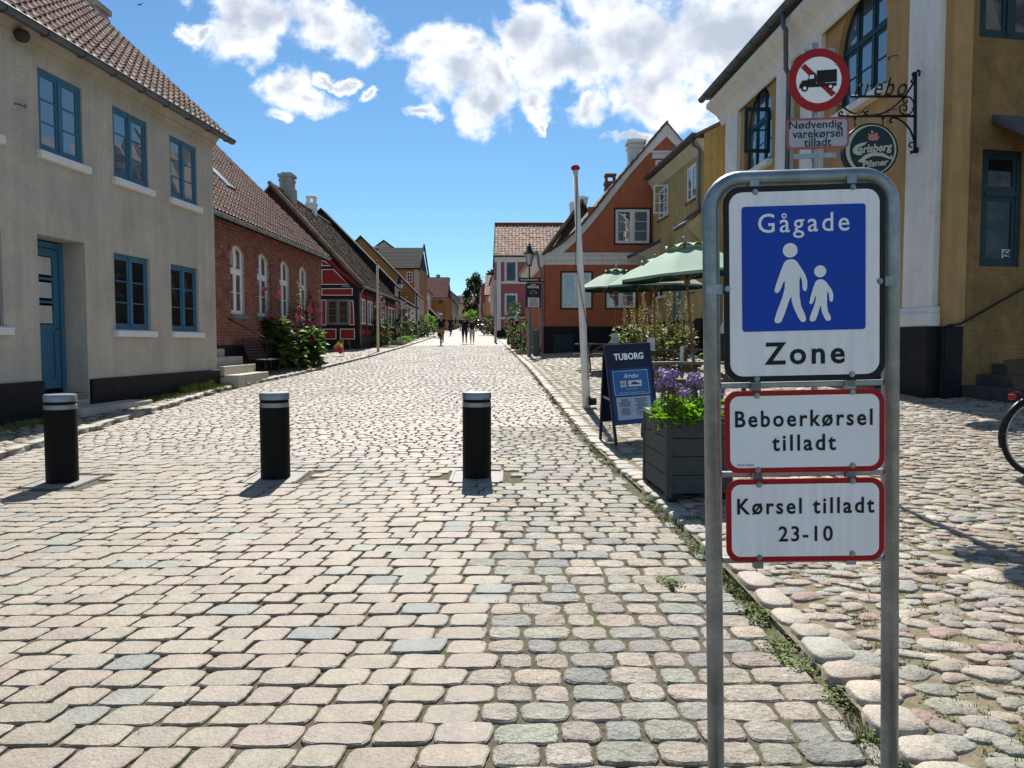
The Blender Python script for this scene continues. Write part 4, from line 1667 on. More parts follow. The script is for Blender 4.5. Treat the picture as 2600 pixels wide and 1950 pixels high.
def on_plane(u, v, p, n):
    d = ray(u, v)
    return CAM + d * ((p - CAM).dot(n) / d.dot(n))


sk = [on_plane(u, v, pe, Nb) for (u, v) in ((536, 420), (591, 482))]
ska = [((q - pe).dot(B.t), (q - pe).dot(Vb)) for q in sk]
sk_s0, sk_s1 = ska[1][0] - 0.55, ska[1][0] + 0.05
sk_v0, sk_v1 = ska[1][1], ska[1][1] + 1.15
tiled_roof(hB, baseB, pe, B.t, Vb, SB1 + 0.9 + 0.18, 6.5, 'red', 300, hole=lambda s, v: sk_s0 - .05 < s < sk_s1 + .05 and sk_v0 - .1 < v < sk_v1)
mb = MB()


def rp(p, U, V, N, a, b_, c):
    return p + U * a + V * b_ + N * c


mb.hexa([rp(pe, B.t, Vb, Nb, a, b_, c) for c in (-.05, .07) for a, b_ in ((sk_s0, sk_v0), (sk_s1, sk_v0), (sk_s1, sk_v1), (sk_s0, sk_v1))])
skl = mb.build('skylight', 'zinc', hB, base=baseB)
mb = MB()
mb.hexa([rp(pe, B.t, Vb, Nb, a, b_, c) for c in (.071, .076) for a, b_ in ((sk_s0 + .06, sk_v0 + .08), (sk_s1 - .06, sk_v0 + .08), (sk_s1 - .06, sk_v1 - .08), (sk_s0 + .06, sk_v1 - .08))])
mb.build('pane', 'glass_sky_tint', skl, base=baseB)
bk = MB()
ro, zr = 0.27 - 6.5 * cos(pit), ZE + 6.5 * sin(pit)
bk.hexa([B.p(-.9, ro, zr - .12), B.p(SB1 + .2, ro, zr - .12), B.p(SB1 + .2, ro - 4.6, zr - 4.6), B.p(-.9, ro - 4.6, zr - 4.6),
         B.p(-.9, ro, zr - .02), B.p(SB1 + .2, ro, zr - .02), B.p(SB1 + .2, ro - 4.6, zr - 4.5), B.p(-.9, ro - 4.6, zr - 4.5)])
bk.build('back_roof', 'tile_grey', hB, base=baseB)
ct = at_y(228, 12, 21.0)
chimney(hB, baseB, (ct.x, 21.0, ct.z - 1.75), 0.66, 0.62, 1.62, 'chimney_stone', 0.07)
# door under the left arch
db = MB()
fbox(db, B, doorB[0] + .02, doorB[1] - .02, -.13, -.09, doorB[2] + .02, doorB[3] - .24)
db.build('door', 'paint_grey', hB, base=baseB)

# steps
zst = gz(-6.6, 18.6)
st = thing('stone_steps', (-6.8, 18.8, zst), 'pale concrete steps climbing to the brick house door', 'steps')
for k, xf in enumerate((-6.30, -6.63, -6.96, -7.24)):
    mb = MB()
    h0 = zst - 0.06 + 0.2 * k - (0.1 if k == 0 else 0)
    mb.hexa([(-7.32 if k < 3 else -7.32, 17.72 + .0 * k, h0), (xf, 17.72, h0), (xf, 19.9, h0), (-7.32, 19.9, h0), (-7.32, 17.72, zst + 0.2 * (k + 1) - .003), (xf, 17.72, zst + 0.2 * (k + 1) - .003), (xf, 19.9, zst + 0.2 * (k + 1)), (-7.32, 19.9, zst + 0.2 * (k + 1))])
    mb.build('step', 'concrete', st, base=st.location, bevel=0.012)
# handrail
mb = MB()
a, c = at_y(567, 802, 19.7), at_y(668, 855, 20.0)
mb.tube([Vector((-7.3, 19.6, a.z)), a, c, c + Vector((.05, .0, -.03)), c + Vector((.08, .02, -.12)), c + Vector((.08, .02, -.7)), (c.x + .08, c.y + .02, gz(c.x, c.y) - .02)], 0.016, 8)
mb.tube([a + Vector((0, 0, -.10)), a + Vector((0, 0, .12))], 0.018, 6)
hr = mb.build('handrail', 'iron', smooth=True)
tag(hr, 'thin black iron handrail sloping down beside the concrete steps', 'handrail')
# bench
bx, by = -6.72, 20.75
bz = gz(bx, by)
bn = thing('garden_bench', (bx, by, bz), 'dark slatted garden bench between brick wall and hollyhocks', 'bench')
for k in range(3):
    mb = MB()
    mb.box((-0.02 + 0.13 * k, 0, 0.43 - 0.005 * k), (0.10, 1.5, 0.03))
    mb.build('seat_slat', 'bench_wood', bn, bevel=0.006)
for k in range(7):
    mb = MB()
    mb.box((-0.13 - 0.028 * k, 0, 0.47 + 0.075 * k), (0.025, 1.5, 0.055), Matrix.Rotation(-0.35, 3, 'Y'))
    mb.build('back_slat', 'bench_wood', bn, bevel=0.005)
for sy in (-0.62, 0.62):
    mb = MB()
    mb.tube([(-0.22, sy, 0.0), (-0.10, sy, 0.20), (-0.10, sy, 0.40), (-0.18, sy, 0.6), (-0.32, sy, 0.98)], 0.02, 6)
    mb.tube([(0.28, sy, 0.0), (0.20, sy, 0.12), (0.26, sy, 0.26), (0.24, sy, 0.41), (-0.1, sy, 0.41)], 0.02, 6)
    mb.tube([(-0.10, sy, 0.20), (0.05, sy, 0.24), (0.20, sy, 0.14)], 0.015, 6)
    mb.build('leg', 'iron', bn, smooth=True)

# ================================================================== HALF-TIMBERED RED HOUSE
yC = 38.0
C = Frame(-7.6, yC, 1.0, 0.0, 1)
baseC = Vector((-11, yC + 5, gz(-8, 40)))
hC = thing('timber_house', baseC, 'half-timbered red and black house with steep tiled roof and two chimneys', 'house')


def cpx(u, v, off=0.0):
    return C.px(u, v, off)


ridx, ridz = cpx(688, 470)
eax, eaz = cpx(915, 722)
lx = 2 * ridx - eax
zgC = gz(-8, 38) - .3
gw = MB()
gw.poly([C.p(lx, 0, zgC), C.p(0, 0, zgC), C.p(0, 0, eaz - .05), C.p(ridx, 0, ridz - .05), C.p(lx, 0, eaz - .05)])
gw.build('gable', 'timber_black', hC, base=baseC)
# weathered boards of the upper gable
def slope_z(s):
    return lerp(ridz, eaz, (s - ridx) / (eax - ridx)) if s > ridx else lerp(ridz, eaz, (ridx - s) / (ridx - lx))


zbrd = cpx(800, 660)[1]
s = lx + 0.1
while s < eax:
    zt = min(slope_z(s), slope_z(s + .16)) - 0.10
    if zt > zbrd + 0.05 and s + .16 < cpx(803, 640)[0]:
        bb = MB()
        o = random.uniform(0.02, 0.032)
        fbox(bb, C, s, s + .155, 0, o, zbrd + random.uniform(-.02, .02), zt)
        bb.build('board', 'boards_red', hC, base=baseC)
    s += .165


def panel(poly_px, root=hC, fr=C, bs=baseC):
    """red infill field with a white painted edge, standing a little proud of the timbers"""
    pts = [fr.px(u, v) for u, v in poly_px]
    cx = sum(p[0] for p in pts) / len(pts)
    cz = sum(p[1] for p in pts) / len(pts)
    mb = MB()
    mb.extrude([fr.p(p[0], 0.004, p[1]) for p in pts], fr.n * 0.022)
    pn = mb.build('panel', 'paint_white', root, base=bs)
    ins = []
    for p in pts:
        d = Vector((cx - p[0], cz - p[1]))
        sx = 0.035 if d.x > 0 else -0.035
        sz = 0.035 if d.y > 0 else -0.035
        ins.append((p[0] + sx, p[1] + sz))
    mb = MB()
    mb.extrude([fr.p(p[0], 0.022, p[1]) for p in ins], fr.n * 0.010)
    mb.build('field', 'paint_red', pn, base=bs)


def z4(x, y):
    return (650 + x / 3.318, 430 + y / 3.318)


panel([z4(553, 815), z4(553, 765), z4(585, 772), z4(632, 815)])
panel([z4(553, 972), z4(553, 842), z4(655, 840), z4(782, 972)])
panel([z4(440, 972), z4(440, 845), z4(520, 845), z4(520, 972)])
panel([z4(553, 1063), z4(553, 1003), z4(815, 1001), z4(815, 1063)])
panel([z4(440, 1063), z4(440, 1003), z4(520, 1003), z4(520, 1063)])
panel([z4(440, 1315), z4(440, 1097), z4(520, 1097), z4(520, 1315)])
panel([z4(553, 1315), z4(553, 1097), z4(592, 1097), z4(592, 1315)])
panel([z4(790, 1312), z4(790, 1102), z4(820, 1102), z4(830, 1312)])
panel([z4(708, 1432), z4(708, 1343), z4(832, 1343), z4(834, 1432)])
panel([z4(565, 1432), z4(565, 1343), z4(677, 1343), z4(677, 1432)])
panel([z4(440, 1432), z4(440, 1343), z4(535, 1343), z4(535, 1432)])
# red barge strip along the verge
a, c = cpx(*z4(542, 668)), cpx(*z4(893, 985))
d = Vector((c[0] - a[0], 0, c[1] - a[1])).normalized()
mb = MB()
a2, c2 = cpx(*z4(535, 700)), cpx(*z4(872, 1000))
mid1, mid2 = cpx(*z4(720, 850)), cpx(*z4(700, 868))
mb.extrude([C.p(p[0], .03, p[1]) for p in (a, mid1, c, c2, mid2, a2)], C.n * .05)
mb.build('barge_board', 'paint_red', hC, base=baseC)
w0, w1 = cpx(*z4(597, 1310)), cpx(*z4(787, 1094))
window(hC, baseC, C, w0[0], w1[0], w0[1], w1[1], 'paint_grey', 'glass_dark', off=0.05, rows=3, cols=2, fw=.06, sash=.05)
# plinth
mb = MB()
fbox(mb, C, -6, 0.05, -.1, .05, zgC, cpx(860, 868)[1] - .05)
mb.build('plinth', 'tar_plinth', hC, base=baseC)
# street front
C2 = Frame(-7.6, yC, -0.012, 1.0, 1)
SC1 = spx(C2, 1004, 800)
zec = eaz - 0.18
mb = MB()
wall(C2, 0, SC1, zgC, zec, [], mb=mb)
mb.build('wall', 'timber_black', hC, base=baseC)
pbx = MB()
fbox(pbx, C2, 0.0, SC1, -.1, .07, zgC, gz(-7.6, 40) + .55)
pbx.build('plinth', 'tar_plinth', hC, base=baseC)
sw = []
for (u0, u1) in ((911, 926), (932, 945), (964, 979), (984, 1001)):
    sw.append((spx(C2, u0, 800), spx(C2, u1, 800)))
zw0, zw1 = zpx(C2, 918, 823), zpx(C2, 915, 757)
for (s0, s1) in sw:
    window(hC, baseC, C2, s0 + .08, s1 - .08, zw0, zw1, 'paint_white', 'glass_dark', off=0.055, rows=3, cols=2, fw=.05, sash=.04)
    mb = MB()
    fbox(mb, C2, s0 - .02, s1 + .02, 0, .03, zw1 + .06, zec - .2)
    mb.build('panel', 'paint_red', hC, base=baseC)
    n = 4
    for k in range(n):
        a0, a1 = lerp(s0 - .1, s1 + .1, k / n), lerp(s0 - .1, s1 + .1, (k + .9) / n)
        mb = MB()
        fbox(mb, C2, a0, a1, 0, .03, gz(-7.6, 42) + .6, zw0 - .28)
        mb.build('panel', 'paint_red', hC, base=baseC)
for k in range(5):
    ps = [0.0] + [(sw[i][1] + sw[i + 1][0]) / 2 for i in range(3)] + [SC1 - .2]
    mb = MB()
    fbox(mb, C2, ps[k], ps[k] + .2, 0, .04, zgC + .4, zec)
    mb.build('post', 'timber_black' if k != 1 else 'paint_red', hC, base=baseC)
gutter(hC, baseC, C2, -.2, SC1 + .1, .32, eaz - .08, .07, 'zinc_pale', step=1.5)
dp = MB()
dp.tube([C2.p(.1, .32, eaz - .15), C2.p(.1, .12, eaz - .5), C2.p(.1, .10, gz(-7.6, 38) + .1)], .05, 8)
dp.build('downpipe', 'zinc_pale', hC, base=baseC, smooth=True)
er, rr = Vector((eax + C.o.x, yC, eaz)), Vector((ridx + C.o.x, yC, ridz))
Uc = C2.t
Vc = (rr - er)
upC = Vc.length
Vc.normalize()
Vc = (Vc - Uc * Vc.dot(Uc)).normalized()
tiled_roof(hC, baseC, er - Uc * .25 + Vector((0.12, 0, -.10)), Uc, Vc, SC1 + .6, upC + .1, 'grey', 300, wav=0.02)
ridge_caps(hC, baseC, rr + Vector((0, -.2, .06)), rr + C2.t * (SC1 + .3) + Vector((0, 0, .06)), 'tile_grey')
ridge_caps(hC, baseC, er + Vector((.1, -.2, .02)), rr + Vector((0, -.2, .06)), 'tile_grey', r=.10, seg=.42, name='verge_tiles', tint=(1.3, 1.2, 1.0))
bk = MB()
lr = Vector((lx + C.o.x, yC, eaz))
bk.hexa([rr + Vector((0, -.2, -.1)), lr + Vector((-.2, -.2, -.3)), lr + Uc * SC1 + Vector((-.2, 0, -.3)), rr + Uc * SC1 + Vector((0, 0, -.1)),
         rr + Vector((0, -.2, 0)), lr + Vector((-.2, -.2, -.2)), lr + Uc * SC1 + Vector((-.2, 0, -.2)), rr + Uc * SC1])
bk.build('back_roof', 'tile_grey', hC, base=baseC)
c1 = at_y(730, 500, 40.2)
chimney(hC, baseC, (c1.x, 40.2, c1.z - .5), .66, .6, at_y(730, 446, 40.2).z - c1.z + .42, 'chimney_stone', .07, foot=.9)
c2 = at_y(792, 575, 46)
chimney(hC, baseC, (c2.x, 46, c2.z - .6), .52, .5, at_y(792, 521, 46).z - c2.z + .6, 'plaster_white', .05, open_top=True)
# street name plate on the gable
s0, z0 = cpx(*z4(722, 998))
s1, z1 = cpx(*z4(800, 972))
mb = MB()
pm('enamel_blue', (0.010, 0.020, 0.075), 0.35, 0.1, 5, 0.03, 50, bump=0)
pm('ink_white', (0.75, 0.75, 0.75), 0.5, 0.03, 5, 0.03, 50, bump=0)
fbox(mb, C, s0, s1, .03, .05, z0, z1)
pl = mb.build('street_plate', 'enamel_blue', base=None)
tag(pl, 'small dark blue street name plate on the red half-timbered gable', 'sign')
mb = MB()
q = C.p((s0 + s1) / 2, .053, (z0 + z1) / 2)
put_letters(mb, 'Smedegade', q, (1, 0, 0), (0, 0, 1), w=(s1 - s0) * .82)
mb.build('lettering', 'ink_white', pl)
# ================================================================== OCHRE CORNER BUILDING (right)
random.seed(31)
D = Frame(6.85, 12.2, -0.035, 1.0, -1)
baseD = Vector((8.0, 16.0, gz(7, 16)))
hD = thing('corner_inn', baseD, 'ochre corner inn with white pilasters and tall green arched windows', 'building')
SD1 = spx(D, 1838, 600)
zgD = gz(6.8, 12.2) - 0.25
zplD = zpx(D, 2380, 829)
# openings
far_w = [spx(D, 1891, 330), spx(D, 1959, 330), zpx(D, 1925, 432), zpx(D, 1932, 219)]
near_w = [spx(D, 2252, 100), spx(D, 2128, 130), zpx(D, 2180, 258), 0]
ws0, ws1 = min(near_w[0], near_w[1]), max(near_w[0], near_w[1])
fs0, fs1 = min(far_w[0], far_w[1]), max(far_w[0], far_w[1])
ww = ((ws1 - ws0) + (fs1 - fs0)) / 2
zs_spring = zpx(D, 2128, 118)
zw_bot = zpx(D, 2250, 212) - 0.02
rise = ww / 2 * 0.98
zw_top = 8.37
zs_spring = 7.48
rise = zw_top - zs_spring
opsD = [(ws0, ws1, zw_bot, zw_top, rise), (fs0, fs1, zw_bot, zw_top, rise)]
zpan = zpx(D, 1958, 157)
ZGD = zpx(D, 2000, 12, 0.75)
zTD = ZGD - 0.10
# ground floor openings behind the signs
low_b, low_t = zplD + 0.45, zplD + 2.45
opsD += [(ws0 + .15, ws1 - .15, low_b, low_t, 0.0), (fs0 + .15, fs1 - .15, low_b, low_t, 0.0)]
mb = wall(D, 0, SD1, zgD, zTD, opsD, depth=0.22)
mb.build('wall', 'plaster_ochre', hD, base=baseD)
ib = MB()
ib.quad(D.p(SD1, 0, zgD), D.p(SD1, -8, zgD), D.p(SD1, -8, zTD), D.p(SD1, 0, zTD))
ib.build('end_wall', 'plaster_yellow', hD, base=baseD)
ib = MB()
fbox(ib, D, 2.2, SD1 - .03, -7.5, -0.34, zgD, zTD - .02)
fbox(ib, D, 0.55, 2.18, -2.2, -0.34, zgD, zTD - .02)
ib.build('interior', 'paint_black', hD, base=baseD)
pb = MB()
fbox(pb, D, -0.03, SD1, -.1, .05, zgD, zplD)
pb.build('plinth', 'tar_plinth', hD, base=baseD, bevel=.015)
# pilasters: (u left, u right) as seen, on the wall face
PIL = [(2295, 2370, 560), (2031, 2080, 300), (1969, 2005, 300), (1841, 1870, 400)]
zpb = zplD
for (ul, ur, vv) in PIL:
    a, c = spx(D, ur, vv, .12), spx(D, ul, vv, .12)
    mb = MB()
    fbox(mb, D, a, c, 0, .12, zpb + .32, zpan - .30)
    fbox(mb, D, a - .07, c + .07, 0, .19, zpb + .002, zpb + .22)
    mould(D, a - .06, c + .06, [(0, zpb + .22), (.18, zpb + .22), (.15, zpb + .27), (.14, zpb + .32), (0, zpb + .32)], mb)
    mould(D, a - .05, c + .05, [(0, zpan - .46), (.15, zpan - .46), (.16, zpan - .42), (.13, zpan - .40), (0, zpan - .40)], mb)
    mould(D, a - .10, c + .10, [(0, zpan - .30), (.13, zpan - .30), (.15, zpan - .22), (.22, zpan - .14), (.24, zpan - .04), (.24, zpan + .02), (0, zpan + .02)], mb)
    pil = mb.build('pilaster', 'plaster_white', hD, base=baseD, bevel=.012)
    pk = MB()
    fbox(pk, D, a - .09, c + .09, -.05, .22, zgD, zpb)
    pk.build('pilaster_foot', 'tar_plinth', pil, base=baseD, bevel=.012)
# frieze and cornice
mb = MB()
mould(D, -0.15, SD1, [(0, zpan), (.06, zpan), (.06, zpan + .10), (.10, zpan + .14), (.10, zTD - .62), (.15, zTD - .58), (.17, zTD - .50), (.30, zTD - .32), (.45, zTD - .22), (.60, zTD - .12), (.60, zTD), (0, zTD)], mb)
mb.build('cornice', 'plaster_white', hD, base=baseD)
gutter(hD, baseD, D, -.3, SD1 + .1, .72, ZGD + .07, .10, 'zinc', step=1.0)
# roof behind the gutter
rb = MB()
fbox(rb, D, -.3, SD1 + .05, -7.5, .70, ZGD + .05, ZGD + .12)
rb.hexa([D.p(-.3, .70, ZGD + .12), D.p(SD1 + .05, .70, ZGD + .12), D.p(SD1 + .05, -3.6, ZGD + 3.4), D.p(-.3, -3.6, ZGD + 3.4),
         D.p(-.3, .66, ZGD + .20), D.p(SD1 + .05, .66, ZGD + .20), D.p(SD1 + .05, -3.6, ZGD + 3.5), D.p(-.3, -3.6, ZGD + 3.5)])
rb.build('roof', 'tile_grey', hD, base=baseD)
# downpipe between the paired pilasters
s_d = (spx(D, 2005, 300, .12) + spx(D, 2031, 300, .12)) / 2
mb = MB()
g0_, g1_, g2_ = D.px(1989, 42, .72), D.px(1992, 78, .70), D.px(2013, 108, .19)
mb.tube([D.p(g0_[0], .72, g0_[1] + .1), D.p(g0_[0], .72, ZGD - .32), D.p(g0_[0] - .05, .68, ZGD - .42), D.p(g2_[0] + .05, .32, zTD - .85), D.p(g2_[0], .27, zTD - 1.0), D.p(g2_[0], .27, zgD + .1)], .055, 10)
dpd = mb.build('downpipe', 'zinc', hD, base=baseD, smooth=True)
# windows
for i, (a, c) in enumerate(((ws0, ws1), (fs0, fs1))):
    tr = zs_spring - 0.02
    window(hD, baseD, D, a + .03, c - .03, zw_bot + .02, zw_top - .02, 'paint_teal', 'glass_sky_tint', off=-.10, cols=3, rows=2, fw=.07, sash=.06, mul=.08, bar=.03, transom=tr, rise=rise - .02,
           sill=(a - .12, c + .12, zw_bot - .16, zw_bot), sillmat='plaster_white', silld=.16)
    window(hD, baseD, D, a + .18, c - .18, low_b + .02, low_t - .02, 'paint_teal', 'glass_dark', off=-.10, cols=2, rows=2, fw=.06, sash=.05)
# casement of the far window standing open, square to the wall
sh = fs0 + .10
OS = Frame(D.p(sh, 0, 0).x, D.p(sh, 0, 0).y, D.n.x + D.t.x * .05, D.n.y, 1)
if OS.n.y > 0:
    OS.n = -OS.n
zo0, zo1 = zpx(OS, 1950, 388), zpx(OS, 1950, 273)
lw = abs(spx(OS, 1888, 330)) - .02
mb = MB()
for (a, c, d0, d1) in ((0, .09, zo0, zo1), (lw - .09, lw, zo0, zo1), (.09, lw - .09, zo0, zo0 + .09), (.09, lw - .09, zo1 - .09, zo1), (.09, lw - .09, (zo0 + zo1) / 2 - .015, (zo0 + zo1) / 2 + .015)):
    fbox(mb, OS, a, c, -.025, .025, d0, d1)
os_ = mb.build('open_casement', 'paint_teal', hD, base=baseD)
m, nt, bb = new_mat('glass_see')
bb.inputs['Base Color'].default_value = (0.75, 0.85, 0.88, 1)
bb.inputs['Roughness'].default_value = 0.0
bb.inputs['Transmission Weight'].default_value = 1.0
bb.inputs['IOR'].default_value = 1.25
for (d0, d1) in ((zo0 + .09, (zo0 + zo1) / 2 - .015), ((zo0 + zo1) / 2 + .015, zo1 - .09)):
    mb = MB()
    fbox(mb, OS, .09, lw - .09, -.003, .003, d0, d1)
    mb.build('pane', 'glass_see', os_, base=baseD)
for (u, v) in ((2275, 145), (2272, 280)):
    s, z = D.px(u, v)
    mb = MB()
    mb.tube([D.p(s - .06, .0, z), D.p(s - .06, .09, z), D.p(s + .04, .09, z)], .008, 6)
    mb.tube([D.p(s + .07 + .03 * cos(k * pi / 4), .09, z + .03 * sin(k * pi / 4)) for k in range(8)], .007, 5, closed=True)
    mb.build('wall_hook', 'iron', hD, base=baseD)
# side wall facing the square
D2 = Frame(6.85, 12.2, 1.0, 0.20, 1)
E2 = 7.0
w_lo = (spx(D2, 2491, 520), spx(D2, 2491, 520) + (spx(D2, 2594, 520) - spx(D2, 2491, 520)), zpx(D2, 2494, 676), zpx(D2, 2494, 378))
w_up = (spx(D2, 2487, 60), spx(D2, 2487, 60) + 1.15, zpx(D2, 2490, 93), zpx(D2, 2490, 93) + 1.9)
dr_s = w_lo[1] + .55
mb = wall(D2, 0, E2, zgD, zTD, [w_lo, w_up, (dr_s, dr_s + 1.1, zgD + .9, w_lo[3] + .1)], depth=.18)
mb.build('side_wall', 'plaster_brown', hD, base=baseD)  # shade on this side put into the darker, browner plaster
ib = MB()
fbox(ib, D2, .75, E2, -1.6, -.3, zgD, zTD - .03)
ib.build('side_interior', 'paint_black', hD, base=baseD)
# ochre strip wrapping the corner, its lit look put in by paler plaster
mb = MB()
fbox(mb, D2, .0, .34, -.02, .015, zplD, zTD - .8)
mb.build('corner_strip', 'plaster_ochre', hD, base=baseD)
pk = MB()
fbox(pk, D2, -.02, .30, -.05, .04, zgD, zplD)
pk.build('side_plinth', 'tar_plinth', hD, base=baseD)
window(hD, baseD, D2, w_lo[0] + .01, w_lo[1] - .01, w_lo[2], w_lo[3], 'paint_teal', 'glass_dark', off=-.03, cols=1, rows=1, fw=.07, sash=.07, mul=.09, transom=w_lo[2] + (w_lo[3] - w_lo[2]) * .63)
window(hD, baseD, D2, w_up[0] + .01, w_up[1] - .01, w_up[2], w_up[3], 'paint_teal', 'glass_dark', off=-.03, cols=2, rows=2, fw=.07, sash=.07, mul=.1)
mb = MB()
fbox(mb, D2, dr_s + .02, dr_s + 1.08, -.17, -.11, zgD + .92, w_lo[3] + .08)
mb.build('side_door', 'paint_teal', hD, base=baseD)
# rain hood over the side door
sh0, zh0 = D2.px(2562, 350, .75)
sh0 += .38
mb = MB()
mb.hexa([D2.p(sh0, .75, zh0), D2.p(sh0 + 2, .75, zh0), D2.p(sh0 + 2, 0, zh0 + .45), D2.p(sh0, 0, zh0 + .45), D2.p(sh0, .75, zh0 + .10), D2.p(sh0 + 2, .75, zh0 + .10), D2.p(sh0 + 2, 0, zh0 + .58), D2.p(sh0, 0, zh0 + .58)])
hood = mb.build('door_hood', 'zinc', hD, base=baseD, bevel=.02)
gb = MB()
gb.cyl(D2.p(sh0 - .08, .78, zh0 + .0), D2.p(sh0 + 2, .78, zh0 + .0), .07, None, 10)
gb.build('gutter', 'zinc', hood, base=baseD, smooth=True)
# no smoking sticker
m_ = MB()
s0, z0 = D2.px(2549, 659)
s1, z1 = D2.px(2572, 633)
pm('paper', (0.60, 0.60, 0.60), 0.6, 0.04, 5, 0.03, 40, bump=0)
pm('ink', (0.015, 0.016, 0.020), 0.6, 0.05, 5, 0.03, 40, bump=0)
fbox(m_, D2, s0, s1, -.05, -.046, z0, z1)
stk = m_.build('sticker', 'paper', hD, base=baseD)
r_ = (s1 - s0) * .33
cs, cz = (s0 + s1) / 2, z0 + (z1 - z0) * .58
mb = MB()
mb.tube([D2.p(cs + r_ * cos(k * pi / 8), -.045, cz + r_ * sin(k * pi / 8)) for k in range(16)], .008, 4, closed=True)
mb.tube([D2.p(cs - r_ * .7, -.045, cz + r_ * .7), D2.p(cs + r_ * .7, -.045, cz - r_ * .7)], .007, 4)
fbox(mb, D2, cs - r_ * .7, cs + r_ * .7, -.046, -.043, cz - .012, cz + .012)
fbox(mb, D2, s0 + .02, s1 - .02, -.046, -.043, z0 + .02, z0 + .045)
mb.build('symbol', 'ink', stk, base=baseD)
# dark steps and handrail of the side door
zsd = gz(8, 11.6)
stt = thing('entrance_steps', (8.6, 11.6, zsd), 'dark worn steps under the brown side wall of the inn', 'steps')
s_st0 = spx(D2, 2440, 960)
pm('step_dark', (0.075, 0.07, 0.068), 0.8, 0.25, 3, 0.15, 40, bump=0.4)
for k in range(3):
    mb = MB()
    fbox(mb, D2, s_st0 + .0 + .28 * k, s_st0 + 4.5, -.05, 1.25 - .34 * k, zsd - .1 + .17 * k, zsd + .17 * (k + 1))
    mb.build('step', 'step_dark', stt, base=stt.location, bevel=.012)
mb = MB()
a, c = D2.px(2405, 827, .09), D2.px(2600, 732, .09)
m0 = D2.px(2440, 822, .09)
far = (c[0] + (c[0] - m0[0]) * 1.2, c[1] + (c[1] - m0[1]) * 1.2)
mb.tube([D2.p(a[0], .09, a[1]), D2.p(m0[0], .09, m0[1]), D2.p(c[0], .09, c[1]), D2.p(far[0], .09, far[1])], .018, 8)
mb.cyl(D2.p(a[0] + .05, 0, a[1] - .01), D2.p(a[0] + .05, .09, a[1] - .01), .012, None, 6)
hr = mb.build('handrail', 'iron', smooth=True)
tag(hr, 'rusty iron handrail fixed to the brown side wall of the inn', 'handrail')

# ================================================================== YELLOW HOUSE
Y = Frame(6.39, 26.0, -0.06, 1.0, -1)
baseY = Vector((7.5, 29, gz(6.5, 29)))
hY = thing('yellow_house', baseY, 'weathered yellow house with white casement windows standing open', 'house')
SY1 = 6.9
zgY = gz(6.3, 26) - .3
ZGY = zpx(Y, 1700, 395, .35)
zTY = ZGY - .15


def ywin(u0, u1, vt, vb, vm):
    a, c = spx(Y, u1, vm), spx(Y, u0, vm)
    return (min(a, c), max(a, c), zpx(Y, (u0 + u1) / 2, vb), zpx(Y, (u0 + u1) / 2, vt))


wy2 = ywin(1743, 1767, 420, 508, 460)
wy1 = ywin(1672, 1692, 472, 548, 510)
wy1 = (wy1[0] - .3, wy1[1], wy2[2], wy2[3])
lz0, lz1 = zpx(Y, 1730, 745), zpx(Y, 1730, 700)
ly = [(spx(Y, 1764, 720), spx(Y, 1740, 720), lz0, lz0 + 1.2), (spx(Y, 1682, 720), spx(Y, 1660, 720), lz0, lz0 + 1.2)]
dY = (2.6, 3.7, zgY + 1.0, lz0 + 1.2)
zplY = zpx(Y, 1780, 808)
ops = [wy1, wy2] + ly + [dY]
wall(Y, 0, SY1, zgY, zTY, ops, depth=.12).build('wall', 'plaster_yellow', hY, base=baseY)
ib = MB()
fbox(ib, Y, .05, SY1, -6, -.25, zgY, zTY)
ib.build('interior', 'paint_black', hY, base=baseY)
# gable end
Y2 = Frame(6.39, 26.0, 1.0, 0.06, 1)
g0, g1 = Y2.px(1762, 338), Y2.px(1842, 297)
sl = (g1[1] - g0[1]) / (g1[0] - g0[0])
mb = MB()
mb.poly([Y2.p(0, 0, zgY), Y2.p(3, 0, zgY), Y2.p(3, 0, g0[1] + 3 * sl), Y2.p(0, 0, g0[1])])
mb.build('gable', 'plaster_yellow', hY, base=baseY)
mb = MB()
mb.hexa([Y2.p(-.3, .08, g0[1] - .12), Y2.p(3, .08, g0[1] + 3 * sl), Y2.p(3, -7, g0[1] + 3 * sl), Y2.p(-.3, -7, g0[1] - .12),
         Y2.p(-.3, .08, g0[1] - .02), Y2.p(3, .08, g0[1] + 3 * sl + .1), Y2.p(3, -7, g0[1] + 3 * sl + .1), Y2.p(-.3, -7, g0[1] - .02)])
mb.build('roof', 'tile', hY, base=baseY)
mould(Y, 0, SY1, [(0, zTY - .42), (.05, zTY - .40), (.08, zTY - .30), (.22, zTY - .08), (.24, zTY), (0, zTY)]).build('cornice', 'plaster_cream', hY, base=baseY)
gutter(hY, baseY, Y, -.1, SY1 + .1, .34, ZGY, .09, 'zinc', step=1.2)
mb = MB()
q0 = Y.px(1757, 352, .34)
q1 = Y.px(1776, 372, .15)
q2 = Y.px(1776, 530, .15)
mb.tube([Y.p(q0[0], .34, q0[1]), Y.p(q0[0], .30, q0[1] - .2), Y.p(q1[0], .14, q1[1] - .1), Y.p(q1[0], .14, q2[1]), Y.p(q1[0] + .5, .45, q2[1] - .25), Y.p(q1[0] + .6, .45, q2[1] - .4)], .055, 8)
mb.build('downpipe', 'zinc', hY, base=baseY, smooth=True)
for w in (wy1, wy2):
    window(hY, baseY, Y, w[0] + .01, w[1] - .01, w[2], w[3], 'paint_white', 'glass_sky_tint', off=-.02, cols=2, rows=3, fw=.05, sash=.05, sill=(w[0] - .05, w[1] + .05, w[2] - .08, w[2]), sillmat='plaster_brown', silld=.06)
